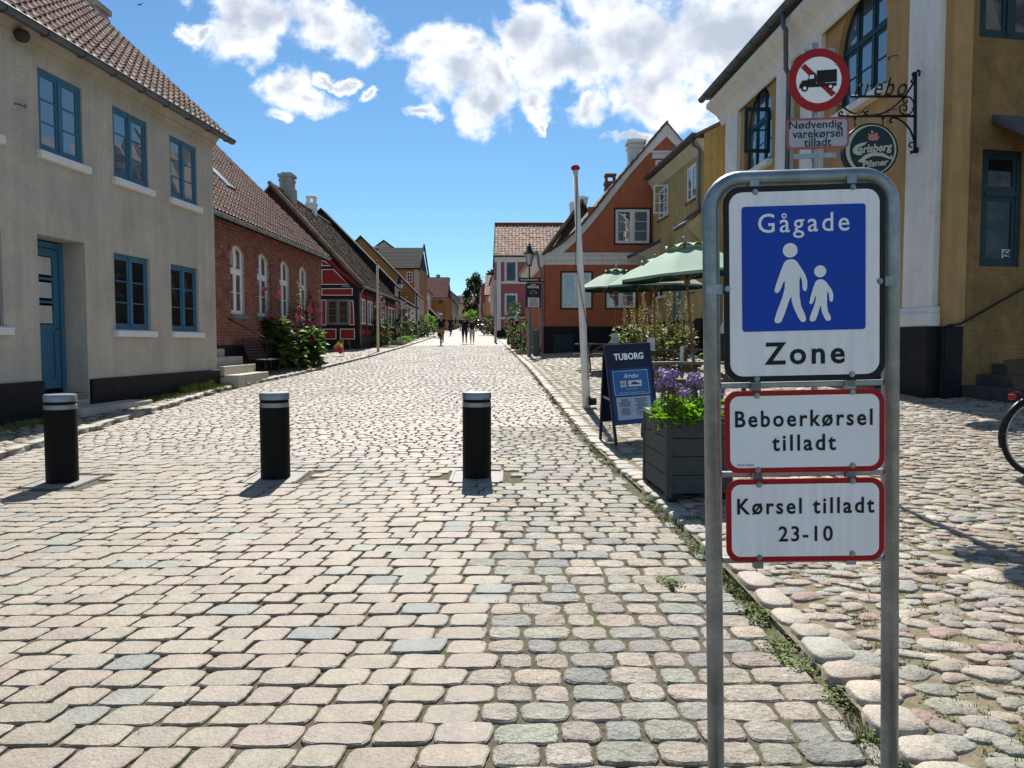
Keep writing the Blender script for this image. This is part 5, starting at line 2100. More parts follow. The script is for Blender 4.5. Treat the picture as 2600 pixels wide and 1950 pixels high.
for w in ly:
    window(hY, baseY, Y, w[0] + .01, w[1] - .01, w[2], w[3], 'paint_white', 'glass_dark', off=-.02, cols=2, rows=3, fw=.05, sash=.05, sill=(w[0] - .05, w[1] + .05, w[2] - .08, w[2]), sillmat='plaster_brown', silld=.06)
mb = MB()
fbox(mb, Y, dY[0] + .02, dY[1] - .02, -.11, -.06, dY[2], dY[3] - .02)
mb.build('door', 'paint_blue', hY, base=baseY)
mb = MB()
fbox(mb, Y, -.02, SY1, -.05, .05, zgY, zplY)
mb.build('plinth', 'tar_plinth', hY, base=baseY)
# open casement of the first window, square to the wall
sh = wy1[0] + .05
OS = Frame(Y.p(sh, 0, 0).x, Y.p(sh, 0, 0).y, Y.n.x, Y.n.y + .12, 1)
if OS.n.y > 0:
    OS.n = -OS.n
mb = MB()
lw = .56
zo0, zo1 = wy1[2] + .05, wy1[3] - .05
for (a, c, d0, d1) in ((0, .06, zo0, zo1), (lw - .06, lw, zo0, zo1), (.06, lw - .06, zo0, zo0 + .06), (.06, lw - .06, zo1 - .06, zo1), (.06, lw - .06, lerp(zo0, zo1, .36), lerp(zo0, zo1, .36) + .03), (.06, lw - .06, lerp(zo0, zo1, .67), lerp(zo0, zo1, .67) + .03)):
    fbox(mb, OS, a, c, -.02, .02, d0, d1)
os_ = mb.build('open_casement', 'paint_white', hY, base=baseY)
for (d0, d1) in ((zo0 + .06, lerp(zo0, zo1, .36)), (lerp(zo0, zo1, .36) + .03, lerp(zo0, zo1, .67)), (lerp(zo0, zo1, .67) + .03, zo1 - .06)):
    mb = MB()
    fbox(mb, OS, .06, lw - .06, -.002, .002, d0, d1)
    mb.build('pane', 'glass_see', os_, base=baseY)
# little hoods over the door and the cellar stair
for (sa, sb, oo, uu, vv) in ((5.6, 7.0, 1.0, 1612, 645), (0.2, 1.2, .6, 1752, 563)):
    zz = zpx(Y, uu, vv, oo)
    mb = MB()
    mb.hexa([Y.p(sa, oo, zz), Y.p(sb, oo, zz), Y.p(sb, 0, zz + .5), Y.p(sa, 0, zz + .5), Y.p(sa, oo, zz + .07), Y.p(sb, oo, zz + .07), Y.p(sb, 0, zz + .6), Y.p(sa, 0, zz + .6)])
    hd = mb.build('door_hood', 'zinc', hY, base=baseY)
    mb = MB()
    mb.poly([Y.p(sa + .02, oo - .1, zz - .02), Y.p(sa + .02, 0, zz - .5), Y.p(sa + .02, 0, zz + .45)])
    mb.build('cheek', 'plaster_cream', hd, base=baseY)
    mb = MB()
    mb.cyl(Y.p(sa - .1, oo + .03, zz), Y.p(sb, oo + .03, zz), .07, None, 8)
    mb.build('gutter', 'zinc', hd, base=baseY, smooth=True)
# stair rail along the yellow wall
mb = MB()
a, c, e = Y.px(1640, 787, .9), Y.px(1690, 752, .9), Y.px(1700, 750, .9)
ra = [Y.p(5.2, 1.0, gz(6, 31) + .85), Y.p(3.6, 1.0, gz(6, 30) + 1.75), Y.p(2.6, 1.0, gz(6, 29) + 1.75)]
mb.tube(ra, .02, 6)
mb.tube([p - Vector((0, 0, .3)) for p in ra], .012, 6)
for p in ra:
    mb.cyl((p.x, p.y, gz(p.x, p.y)), p, .015, None, 6)
sr = mb.build('stair_rail', 'zinc_pale')
tag(sr, 'thin grey metal stair rail in front of the yellow house door', 'railing')

# ================================================================== ORANGE-RED GABLE HOUSE
yE = 33.3
E = Frame(1.38, yE, 1.0, 0.0, 1)
baseE = Vector((5.0, yE + 4, gz(2, yE)))
hE = thing('gable_house', baseE, 'orange-red gable house with white curved verge and cornice', 'house')


def epx(u, v, off=0.0):
    return E.px(u, v, off)


def z6(x, y):
    return (1220 + x / 2.675, 300 + y / 2.675)


outer = [epx(*z6(*q)) for q in ((420, 938), (470, 912), (520, 880), (580, 836), (640, 782), (700, 718), (760, 650), (900, 468), (1100, 236), (1262, 42))]
inner = [epx(*z6(*q)) for q in ((535, 935), (570, 908), (610, 872), (650, 836), (700, 782), (760, 712), (850, 598), (1000, 400), (1110, 275), (1262, 128))]
pk_s = outer[-1][0]
zgE = gz(1.5, yE) - .2
zcor1, zcor0 = epx(1500, 647)[1], epx(1500, 673)[1]
right = [(2 * pk_s - s, z) for s, z in reversed(outer[:-1])]
rightin = [(2 * pk_s - s, z) for s, z in reversed(inner[:-1])]
s_l, s_r = 0.02, 2 * pk_s
wU = (epx(1562, 618)[0], epx(1649, 618)[0], epx(1562, 618)[1], epx(1562, 531)[1])
wL1 = (epx(1426, 782)[0], epx(1501, 782)[0], epx(1426, 782)[1], epx(1426, 692)[1])
wL2 = (epx(1539, 782)[0], epx(1614, 782)[0], wL1[2], wL1[3])
wP = (epx(1664, 430)[0], epx(1664, 430)[0] + .7, epx(1664, 430)[1], epx(1664, 407)[1])
mb = wall(E, s_l, s_r, zgE, zcor1, [wL1, wL2], depth=.10)
mb = wall(E, inner[1][0] + 1.0, rightin[-2][0] - 1.0, zcor1, wU[3] + .1, [wU], depth=.10, mb=mb)
zmid = wU[3] + .1
poly = [(inner[1][0] + 1.0, zcor1)]
gp = [q for q in outer]


def out_z(s, pts):
    for a, c in zip(pts, pts[1:]):
        if a[0] <= s <= c[0]:
            return lerp(a[1], c[1], (s - a[0]) / (c[0] - a[0]))
    return pts[-1][1]


def out_s(z, pts):
    for a, c in zip(pts, pts[1:]):
        if a[1] <= z <= c[1]:
            return lerp(a[0], c[0], (z - a[1]) / (c[1] - a[1]))
    return pts[-1][0]


a_s = inner[1][0] + 1.0
left_fill = [(a_s, zcor1), (a_s, min(zmid, out_z(a_s, outer)))] + [q for q in reversed(outer) if q[0] < a_s and q[1] > zcor1] + [(outer[0][0] + .1, zcor1)]
mb.poly([E.p(q[0], 0, q[1]) for q in left_fill])
r_s = rightin[-2][0] - 1.0
mb.poly([E.p(2 * pk_s - q[0], 0, q[1]) for q in left_fill])
top = [(a_s, zmid)] + ([(a_s, out_z(a_s, outer))] if out_z(a_s, outer) > zmid else []) + [q for q in outer if q[0] > a_s and q[1] > zmid]
zz_as = out_z(a_s, outer)
if zz_as < zmid:
    top = [(out_s(zmid, outer), zmid)] + [q for q in outer if q[1] > zmid]
    mb.poly([E.p(q[0], 0, q[1]) for q in [(a_s, zz_as)] + [q for q in outer if zz_as < q[1] < zmid] + [(out_s(zmid, outer), zmid), (a_s + 1.0, zmid), (a_s + .0, zz_as)][:-1]]) if False else None
topm = [(2 * pk_s - s, z) for s, z in reversed(top[:-1])]
mb.poly([E.p(q[0], 0, q[1]) for q in top + topm])
mb.build('wall', 'plaster_red', hE, base=baseE)
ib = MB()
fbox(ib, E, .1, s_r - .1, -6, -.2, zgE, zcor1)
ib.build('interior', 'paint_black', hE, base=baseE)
# white verge band, two steps
vb = MB()
for (P, Q, off) in ((outer, inner, .10),):
    allo, alli = P + right, Q + rightin
    for i in range(len(allo) - 1):
        q = [allo[i], allo[i + 1], alli[i + 1], alli[i]]
        vb.hexa([E.p(q[0][0], 0.002, q[0][1]), E.p(q[1][0], 0.002, q[1][1]), E.p(q[2][0], 0.002, q[2][1]), E.p(q[3][0], 0.002, q[3][1]),
                 E.p(q[0][0], off + .06, q[0][1]), E.p(q[1][0], off + .06, q[1][1]), E.p(q[2][0], off - .02, q[2][1]), E.p(q[3][0], off - .02, q[3][1])])
vb.build('verge', 'plaster_white', hE, base=baseE)
mould(E, outer[0][0] - .05, s_r, [(0, zcor0), (.06, zcor0 + .02), (.08, zcor0 + .16), (.14, zcor0 + .22), (.14, zcor1 - .02), (.20, zcor1 - .02), (.20, zcor1 + .06), (0, zcor1 + .10)]).build('cornice', 'plaster_white', hE, base=baseE)
zpE = epx(1450, 829)[1]
mb = MB()
fbox(mb, E, -.02, s_r, -.05, .05, zgE, zpE)
mb.build('plinth', 'tar_plinth', hE, base=baseE)
for w in (wU, wL1, wL2):
    fb = MB()
    for (a, c, d0, d1) in ((w[0] - .06, w[0], w[2] - .06, w[3] + .06), (w[1], w[1] + .06, w[2] - .06, w[3] + .06), (w[0], w[1], w[2] - .06, w[2]), (w[0], w[1], w[3], w[3] + .06)):
        fbox(fb, E, a, c, 0, .035, d0, d1)
    fb.build('window_surround', 'paint_black', hE, base=baseE)
    window(hE, baseE, E, w[0] + .005, w[1] - .005, w[2] + .005, w[3] - .005, 'paint_white', 'glass_sky_tint', off=-.005, cols=2, rows=3, fw=.035, sash=.075, mul=.05)
window(hE, baseE, E, wP[0], wP[1], wP[2], wP[3], 'paint_white', 'glass', off=.05, cols=2, rows=1, fw=.04, sash=.05)
hb = MB()
fbox(hb, E, wP[0] - .15, wP[1] + .15, 0, .12, wP[3] + .05, wP[3] + .28)
fbox(hb, E, wP[0] - .22, wP[1] + .22, 0, .18, wP[3] + .28, wP[3] + .36)
hb.build('window_hood', 'plaster_white', hE, base=baseE)
pm('door_green', (0.018, 0.045, 0.055), 0.6, 0.2, 4, 0.1, 30, bump=0.2, stretch=(8, 8, 1))
cd0, cd1 = epx(1405, 893), epx(1456, 849)
mb = MB()
fbox(mb, E, cd0[0], cd1[0], 0, .08, zgE + .1, cd1[1])
mb.build('cellar_door', 'door_green', hE, base=baseE)
# street side of this house
E3 = Frame(1.38, yE, -0.056, 1.0, -1)
mb = MB()
wall(E3, 0, 11, zgE, zcor1, [], mb=mb)
mb.build('street_wall', 'plaster_red', hE, base=baseE)
mould(E3, -.15, 11, [(0, zcor0), (.06, zcor0 + .02), (.10, zcor0 + .2), (.24, zcor1 - .05), (.28, zcor1 + .08), (0, zcor1 + .1)]).build('cornice', 'plaster_white', hE, base=baseE)
gutter(hE, baseE, E3, -.2, 11, .32, zcor1 + .14, .07, 'zinc_pale', step=2)
mb = MB()
mb.tube([E3.p(-.08, .30, zcor1 + .05), E3.p(-.05, .22, zcor1 - .5), E3.p(-.04, .10, zcor0 - .45), E3.p(-.04, .10, zgE + .6), E3.p(-.04, .25, zgE + .25)], .055, 8)
mb.build('downpipe', 'zinc_pale', hE, base=baseE, smooth=True)
for k in range(6):
    mb = MB()
    fbox(mb, E3, .8 + k * .22, .8 + k * .22 + .2, 0, .03, zpE, zpE + 1.6)
    mb.build('board', 'plaster_orange', hE, base=baseE)
# roof following the verge outline
rf = MB()
allo = outer + right
for i in range(len(allo) - 1):
    a, c = allo[i], allo[i + 1]
    rf.tint = (0.8, 0.75, 0.75)
    rf.hexa([E.p(a[0], .22, a[1] + .0), E.p(c[0], .22, c[1] + .0), E.p(c[0] - .056 * 11, -11, c[1] + .0), E.p(a[0] - .056 * 11, -11, a[1] + .0),
             E.p(a[0] - .03, .22, a[1] + .10), E.p(c[0] - .03, .22, c[1] + .10), E.p(c[0] - .056 * 11, -11, c[1] + .1), E.p(a[0] - .056 * 11, -11, a[1] + .1)])
rf.build('roof', 'tile_grey', hE, base=baseE)
er = MB()
for i in range(len(outer) - 1):
    p, q = Vector((outer[i][0], 0, outer[i][1])), Vector((outer[i + 1][0], 0, outer[i + 1][1]))
    n = max(1, int((q - p).length / .34))
    for k in range(n):
        er.tint = random.choice([(0.7, 0.7, 0.7), (1, .9, .9), (.5, .5, .5)])
        a, c = p.lerp(q, k / n), p.lerp(q, (k + 1.1) / n)
        er.cyl(E.p(a.x, .20, a.z + .09), E.p(c.x, .20, c.z + .05), .06, .05, 6)
er.build('verge_tiles', 'tile_grey', hE, base=baseE)
cc = at_y(1613, 440, 36.5)
cw = (1637 - 1593) / F_PX * 36.5
chimney(hE, baseE, (cc.x, 36.5, cc.z - 1.2), cw * .86, .7, at_y(1613, 352, 36.5).z - cc.z + .95, 'plaster_white', .09, foot=1.55)
cc = at_y(1549, 510, 39)
chimney(hE, baseE, (cc.x, 39, cc.z - 1.2), (1563 - 1537) / F_PX * 39, .5, at_y(1549, 442, 39).z - cc.z + .68, 'brick', .05, open_top=True)

# ================================================================== DARK ROOFED HOUSE BEHIND IT
yG = 45.5
pm('boards_brown', (0.085, 0.05, 0.04), 0.85, 0.3, 5, 0.2, 30, bump=0.4, courses=1.0)
G = Frame(0.55, yG, 1.0, 0.0, 1)
baseG = Vector((4, yG + 4, gz(3, 47)))
hG = thing('tile_roof_house', baseG, 'low house with dark brown tiled roof behind the orange-red gable', 'house')
e_, r_ = G.px(1387, 642), G.px(1478, 512)
mb = MB()
mb.poly([G.p(e_[0] + .2, 0, 1.2), G.p(2 * r_[0] - e_[0], 0, 1.2), G.p(2 * r_[0] - e_[0], 0, e_[1]), G.p(r_[0], 0, r_[1]), G.p(e_[0] + .2, 0, e_[1])])
mb.quad(G.p(e_[0] + .2, 0, 1.2), G.p(e_[0] - .6, -12, 1.2), G.p(e_[0] - .6, -12, e_[1]), G.p(e_[0] + .2, 0, e_[1]))
mb.build('wall', 'boards_brown', hG, base=baseG)
p0 = G.p(e_[0] - .1, .15, e_[1] - .1)
Ug = Vector((-.056, 1, 0)).normalized()
Vg = Vector((r_[0] - e_[0], 0, r_[1] - e_[1]))
ug = Vg.length
Vg.normalize()
mb = MB()
for k in range(9):
    mb.tint = (.75, .6, .6)
tiled_roof(hG, baseG, p0 + Ug * 12, -Ug, Vg, 12, ug, 'grey', 0)
ridge_caps(hG, baseG, G.p(e_[0] - .1, .2, e_[1]), G.p(r_[0], .2, r_[1] + .05), 'tile_grey', r=.10, name='verge_tiles')
mb = MB()
mb.hexa([G.p(r_[0], .15, r_[1] - .05), G.p(2 * r_[0] - e_[0], .15, e_[1] - .05), G.p(2 * r_[0] - e_[0], -12, e_[1] - .05), G.p(r_[0], -12, r_[1] - .05),
         G.p(r_[0], .15, r_[1] + .05), G.p(2 * r_[0] - e_[0], .15, e_[1] + .05), G.p(2 * r_[0] - e_[0], -12, e_[1] + .05), G.p(r_[0], -12, r_[1] + .05)])
mb.build('back_roof', 'tile_grey', hG, base=baseG)
cc = at_y(1478, 540, 47)
chimney(hG, baseG, (cc.x, 47, cc.z - .6), .55, .5, at_y(1478, 500, 47).z - cc.z + .45, 'plaster_white', .08)
cc = at_y(1455, 550, 50)
chimney(hG, baseG, (cc.x, 50, cc.z - .8), .4, .4, at_y(1455, 512, 50).z - cc.z + .6, 'plaster_white', .05)
# ================================================================== HOUSES FURTHER UP THE STREET
random.seed(41)
pm('far_roof_dark', (0.022, 0.020, 0.022), 0.8, 0.3, 2, 0.15, 12, bump=0)
pm('far_roof_tile', (0.22, 0.15, 0.11), 0.8, 0.3, 2, 0.15, 12, bump=0)
pm('stone_pale', (0.40, 0.36, 0.31), 0.9, 0.15, 2, 0.1, 20, bump=0.2)


def far_window(root, base, fr, s0, s1, z0, z1, mat='paint_white', rows=2):
    mb = MB()
    w = 0.07
    for (a, c, d0, d1) in ((s0, s0 + w, z0, z1), (s1 - w, s1, z0, z1), (s0 + w, s1 - w, z0, z0 + w), (s0 + w, s1 - w, z1 - w, z1), ((s0 + s1) / 2 - .03, (s0 + s1) / 2 + .03, z0 + w, z1 - w)):
        fbox(mb, fr, a, c, 0, .06, d0, d1)
    for k in range(1, rows):
        z = lerp(z0, z1, k / rows)
        fbox(mb, fr, s0 + w, s1 - w, 0, .05, z - .02, z + .02)
    wo = mb.build('window', mat, root, base=base)
    mb = MB()
    fbox(mb, fr, s0 + w, s1 - w, 0, .02, z0 + w, z1 - w)
    mb.build('pane', 'glass_dark', wo, base=base)
    return wo


def street_house(name, label, side, x0, y0, length, z_eave, roof_h, depth, wall_mat, roof_mat, wins=2, gmat=None, front_wins=(), dirx=None, trim='plaster_white', plinth=True, chim=None, dorm=False, eave_front=False):
    """house with its ridge along the street; side -1 stands on the right hand side"""
    dx = -0.055 if dirx is None else dirx
    base = Vector((x0, y0 + length / 2, gz(x0, y0 + length / 2)))
    root = thing(name, base, label, 'house')
    fr = Frame(x0, y0, dx, 1.0, side)
    zg = gbase(y0) - 0.3
    mb = MB()
    o = -depth
    mb.quad(fr.p(0, 0, zg), fr.p(length, 0, zg), fr.p(length, 0, z_eave), fr.p(0, 0, z_eave))
    mb.build('wall', wall_mat, root, base=base)
    mb = MB()
    mb.quad(fr.p(0, o, zg), fr.p(length, o, zg), fr.p(length, o, z_eave), fr.p(0, o, z_eave))
    mb.build('back_wall', wall_mat, root, base=base)
    for s in (0, length):
        gb = MB()
        gb.poly([fr.p(s, 0, zg), fr.p(s, o, zg), fr.p(s, o, z_eave), fr.p(s, o / 2, z_eave + roof_h), fr.p(s, 0, z_eave)])
        gb.build('gable', gmat or wall_mat, root, base=base)
    rf = MB()
    rf.tint = (1, 1, 1)
    ov = .25
    for (a, c) in ((0, o / 2), (o, o / 2)):
        e = a + (ov if a == 0 else -ov)
        ze = z_eave - ov * roof_h / (depth / 2)
        zr = z_eave + roof_h
        rf.hexa([fr.p(-.15, e, ze), fr.p(length + .15, e, ze), fr.p(length + .15, c, zr), fr.p(-.15, c, zr),
                 fr.p(-.15, e, ze + .12), fr.p(length + .15, e, ze + .12), fr.p(length + .15, c, zr + .14), fr.p(-.15, c, zr + .14)])
    rf.build('roof', roof_mat, root, base=base)
    cb = MB()
    fbox(cb, fr, 0, length, .003, .10, z_eave - .25, z_eave - .02)
    cb.build('cornice', trim, root, base=base)
    if plinth:
        pb = MB()
        fbox(pb, fr, -.02, length, -.02, .05, zg, gbase(y0 + length / 2) + .55)
        pb.build('plinth', 'tar_plinth', root, base=base)
    storey = z_eave - gbase(y0)
    rowsz = [gbase(y0 + length / 2) + 1.0] + ([gbase(y0) + 3.7] if storey > 5.2 else [])
    for zw in rowsz:
        for k in range(wins):
            c = length * (k + .5) / wins
            far_window(root, base, fr, c - .5, c + .5, zw, zw + 1.35)
    if dorm:
        pass
    if chim:
        for (f, h) in chim:
            c = fr.p(length * f, o / 2, z_eave + roof_h - .4)
            chimney(root, base, c, .6, .6, h + .4, 'chimney_stone', .06)
    return root, base, fr


# dark gabled house next to the half-timbered one
yH = 51.0
p_e, p_r = at_y(1006, 716, yH), at_y(820, 538, yH)
street_house('dark_gable_house', 'house with black gable rising behind the half-timbered roof', 1, p_e.x - .1, yH, 1.6, p_e.z - .2, p_r.z - p_e.z + .3, 2 * (p_e.x - p_r.x), 'plaster_pale', 'far_roof_dark', 1, gmat='timber_black', dirx=-.02)
# white lean-to house with a low roof
q0, q1 = at_y(1003, 752, 57), at_y(1038, 776, 57)
base = Vector((q0.x + .5, 58, gz(-8, 58)))
hW = thing('white_annex', base, 'small white annex with sloping roof between red house and ochre gable', 'annex')
fw_ = Frame(q0.x - .2, 57, 1, 0, 1)
mb = MB()
L = q1.x - q0.x + .3
mb.extrude([fw_.p(0, 0, 1.2), fw_.p(L, 0, 1.2), fw_.p(L, 0, q1.z), fw_.p(0, 0, q0.z + .2)], (0, 2.8, 0))
mb.build('wall', 'plaster_white', hW, base=base)
mb = MB()
mb.hexa([fw_.p(0, .2, q0.z + .2), fw_.p(L + .3, .2, q1.z - .15), fw_.p(L + .3, -2.9, q1.z - .15), fw_.p(0, -2.9, q0.z + .2), fw_.p(0, .2, q0.z + .34), fw_.p(L + .3, .2, q1.z), fw_.p(L + .3, -2.9, q1.z), fw_.p(0, -2.9, q0.z + .34)])
mb.build('roof', 'far_roof_dark', hW, base=base)
far_window(hW, base, fw_, .35, L - .25, gz(-8, 57) + 1.0, gz(-8, 57) + 2.3)
# ochre gable
yI = 60.0
p_e, p_r = at_y(1053, 742, yI), at_y(917, 603, yI)
rI, bI, fI = street_house('ochre_gable_house', 'house with tall plain ochre gable facing down the street', 1, p_e.x, yI, 11, p_e.z, p_r.z - p_e.z, 2 * (p_e.x - p_r.x), 'plaster_pale', 'far_roof_dark', 4, gmat='plaster_orange', dirx=-.05)
mb = MB()
mb.tube([fI.p(-.05, .12, p_e.z - .1), fI.p(-.05, .12, gz(-8, 60))], .05, 6)
mb.build('downpipe', 'iron', rI, base=bI)
# tall ochre house with black glazed roof, eaves towards us
yJ = 73.0
a, c = at_y(940, 677, yJ), at_y(1061, 677, yJ)
base = Vector(((a.x + c.x) / 2, yJ + 3, gz(-9, yJ)))
hJ = thing('black_roof_house', base, 'tall ochre house with glossy black tiled roof and one narrow window', 'house')
fj = Frame(a.x - 1.5, yJ, 1, 0, 1)
L = c.x - fj.o.x
mb = MB()
zg = gz(-9, yJ) - .3
mb.extrude([fj.p(0, 0, zg), fj.p(L, 0, zg), fj.p(L, 0, a.z), fj.p(0, 0, a.z)], (0, 8, 0))
mb.build('wall', 'plaster_orange', hJ, base=base)
mb = MB()
mb.box((c.x - .12, yJ - .03, (zg + a.z) / 2), (.5, .1, a.z - zg))
mb.build('corner_pilaster', 'plaster_pale', hJ, base=base)
zr = at_y(1000, 629, yJ + 4).z
Vj = Vector((0, 4.2, zr - a.z + .1))
uj = Vj.length
tiled_roof(hJ, base, fj.p(0, .25, a.z - .15), (1, 0, 0), Vj, L + .1, uj, 'black', 0)
mb = MB()
mb.bar(Vector((c.x + .15, yJ - .35, a.z - .3)), Vector((c.x + .15, yJ + 4, zr + .25)), .12, .3)
mb.bar(Vector((c.x + .15, yJ + 4, zr + .25)), Vector((c.x + .15, yJ + 8.3, a.z - .3)), .12, .3)
mb.build('barge_board', 'tile_black', hJ, base=base)
mb = MB()
mb.hexa([(fj.o.x, yJ + 4, zr - .1), (c.x, yJ + 4, zr - .1), (c.x, yJ + 8.2, a.z - .2), (fj.o.x, yJ + 8.2, a.z - .2), (fj.o.x, yJ + 4, zr), (c.x, yJ + 4, zr), (c.x, yJ + 8.2, a.z - .1), (fj.o.x, yJ + 8.2, a.z - .1)])
mb.poly([(c.x, yJ, a.z), (c.x, yJ + 8, a.z), (c.x, yJ + 4, zr)])
mb.build('back_roof', 'far_roof_dark', hJ, base=base)
w0, w1 = fj.px(1033, 717), fj.px(1047, 690)
far_window(hJ, base, fj, w0[0], w1[0], w0[1], w1[1], rows=3)
ct = at_y(948, 634, yJ + 4.2)
chimney(hJ, base, (ct.x, yJ + 4.2, ct.z - .8), .9, .7, .9, 'plaster_pale', .12)
# following fronts on the left
p = at_y(1062, 640, 81)
street_house('pink_front_house', 'tall pale pink house front after the black roofed one', 1, p.x - .1, 81.2, 12, 9.6, 2.6, 7, 'plaster_pink', 'far_roof_dark', 3, gmat='plaster_pale', dirx=-.03)
p = at_y(1082, 700, 93.5)
street_house('grey_front_house', 'grey white house with dark dormer beside the pink front', 1, p.x, 93.6, 8, 8.0, 3.0, 7, 'plaster_pale', 'far_roof_dark', 2, gmat='plaster_white', dirx=-.03)
yL = 102.0
a, c = at_y(1085, 752, yL), at_y(1133, 752, yL)
base = Vector(((a.x + c.x) / 2, yL + 3, gz(-10, yL)))
hL = thing('red_roof_house', base, 'orange house with large dark red roof facing down the street', 'house')
fl = Frame(a.x - 3, yL, 1, 0, 1)
L = c.x - fl.o.x
zg = gz(-10, yL) - .3
mb = MB()
mb.extrude([fl.p(0, 0, zg), fl.p(L, 0, zg), fl.p(L, 0, a.z), fl.p(0, 0, a.z)], (0, 9, 0))
mb.build('wall', 'plaster_orange', hL, base=base)
zr = at_y(1110, 704, yL + 4.5).z
Vl = Vector((0, 4.9, zr - a.z + .2))
tiled_roof(hL, base, fl.p(0, .4, a.z - .2), (1, 0, 0), Vl, L + .2, Vl.length, 'maroon', 0)
mb = MB()
mb.poly([(c.x, yL, a.z), (c.x, yL + 9, a.z), (c.x, yL + 4.5, zr)])
mb.hexa([(fl.o.x, yL + 4.5, zr - .1), (c.x, yL + 4.5, zr - .1), (c.x, yL + 9.2, a.z - .2), (fl.o.x, yL + 9.2, a.z - .2), (fl.o.x, yL + 4.5, zr), (c.x, yL + 4.5, zr), (c.x, yL + 9.2, a.z - .1), (fl.o.x, yL + 9.2, a.z - .1)])
mb.build('back_roof', 'far_roof_red', hL, base=base)
mb = MB()
fbox(mb, fl, 0, L + .1, .003, .25, a.z - .45, a.z - .15)
mb.build('cornice', 'plaster_pale', hL, base=base)
w0, w1 = fl.px(1114, 772), fl.px(1121, 758)
far_window(hL, base, fl, w0[0], w1[0] + .2, w0[1], w1[1], 'plaster_red')
# low house with a dark front before it
p = at_y(1093, 770, 90)
street_house('black_front_house', 'low house with black front and white windows by the cyclists', 1, p.x + .9, 88.0, 6.5, p.z - 1.7, 2.6, 5, 'timber_black', 'far_roof_dark', 2, gmat='timber_black', dirx=-.03)
p = Vector((-8.55, 0, 0))
street_house('cream_house', 'cream house front beyond the red roofed house', 1, p.x, 111.3, 22, 7.6, 3.4, 7, 'plaster_cream', 'far_roof_dark', 5, dirx=-.034, chim=[(.8, .9)])
street_house('pale_grey_house', 'pale grey house near the far end of the street', 1, -9.35, 133.5, 17, 9.4, 3.0, 7, 'plaster_pale', 'far_roof_dark', 4, dirx=-.06, chim=[(.2, 1.0)])
# house closing the view
yN = 152.0
a, c = at_y(1162, 770, yN), at_y(1216, 770, yN)
base = Vector(((a.x + c.x) / 2, yN, gz(-9, yN)))
hN = thing('end_house', base, 'house with dark roof and white gabled dormer closing the street', 'house')
fn = Frame(a.x, yN, 1, 0, 1)
L = c.x - a.x
zg = gz(-9, yN) - .5
mb = MB()
mb.extrude([fn.p(0, 0, zg), fn.p(L, 0, zg), fn.p(L, 0, a.z), fn.p(0, 0, a.z)], (0, 6, 0))
mb.build('wall', 'stone_pale', hN, base=base)
zr = at_y(1190, 750, yN + 3).z
mb = MB()
mb.hexa([fn.p(-.2, .3, a.z - .15), fn.p(L, .3, a.z - .15), fn.p(L, -3, zr - .1), fn.p(-.2, -3, zr - .1), fn.p(-.2, .3, a.z), fn.p(L, .3, a.z), fn.p(L, -3, zr), fn.p(-.2, -3, zr)])
mb.hexa([fn.p(-.2, -3, zr - .1), fn.p(L, -3, zr - .1), fn.p(L, -6.3, a.z - .15), fn.p(-.2, -6.3, a.z - .15), fn.p(-.2, -3, zr), fn.p(L, -3, zr), fn.p(L, -6.3, a.z), fn.p(-.2, -6.3, a.z)])
mb.build('roof', 'far_roof_red', hN, base=base)
d0, d1, dt = fn.px(1175, 770), fn.px(1199, 770), fn.px(1186, 758)
mb = MB()
mb.extrude([fn.p(d0[0], .35, d0[1]), fn.p(d1[0], .35, d1[1]), fn.p((d0[0] + d1[0]) / 2, .35, dt[1])], (0, 2.5, 0))
dm = mb.build('dormer_gable', 'plaster_white', hN, base=base)
mb = MB()
mb.extrude([fn.p(lerp(d0[0], d1[0], .14), .36, d0[1] + .1), fn.p(lerp(d0[0], d1[0], .86), .36, d0[1] + .1), fn.p((d0[0] + d1[0]) / 2, .36, lerp(d0[1], dt[1], .80))], (0, -.06, 0))
mb.build('gable_field', 'plaster_orange', dm, base=base)
w0, w1 = fn.px(1174, 803), fn.px(1188, 787)
far_window(hN, base, fn, w0[0], w1[0], w0[1], w1[1], 'paint_red')
cc = at_y(1193, 752, yN + 3)
chimney(hN, base, (cc.x, yN + 3, cc.z - .8), .8, .6, 1.4, 'brick', .05)
# dark gabled cottage before it on the right
yO = 136.0
p_l, p_t, p_r = at_y(1186, 800, yO), at_y(1206, 768, yO), at_y(1228, 800, yO)
base = Vector((p_t.x, yO + 2, gz(p_t.x, yO)))
hO = thing('brown_cottage', base, 'small brown gabled cottage under the tree at the street end', 'house')
mb = MB()
mb.extrude([(p_l.x, yO, 3.5), (p_r.x, yO, 3.5), (p_r.x, yO, p_r.z), (p_t.x, yO, p_t.z - .1), (p_l.x, yO, p_l.z)], (0, 7, 0))
mb.build('wall', 'far_roof_dark', hO, base=base)
mb = MB()
for (e) in (p_l, p_r):
    sgn = -1 if e is p_l else 1
    mb.hexa([(e.x + sgn * .3, yO - .2, e.z - .35), (p_t.x, yO - .2, p_t.z - .05), (p_t.x, yO + 7, p_t.z - .05), (e.x + sgn * .3, yO + 7, e.z - .35),
             (e.x + sgn * .3, yO - .2, e.z - .15), (p_t.x, yO - .2, p_t.z + .15), (p_t.x, yO + 7, p_t.z + .15), (e.x + sgn * .3, yO + 7, e.z - .15)])
mb.build('roof', 'far_roof_tile', hO, base=base)
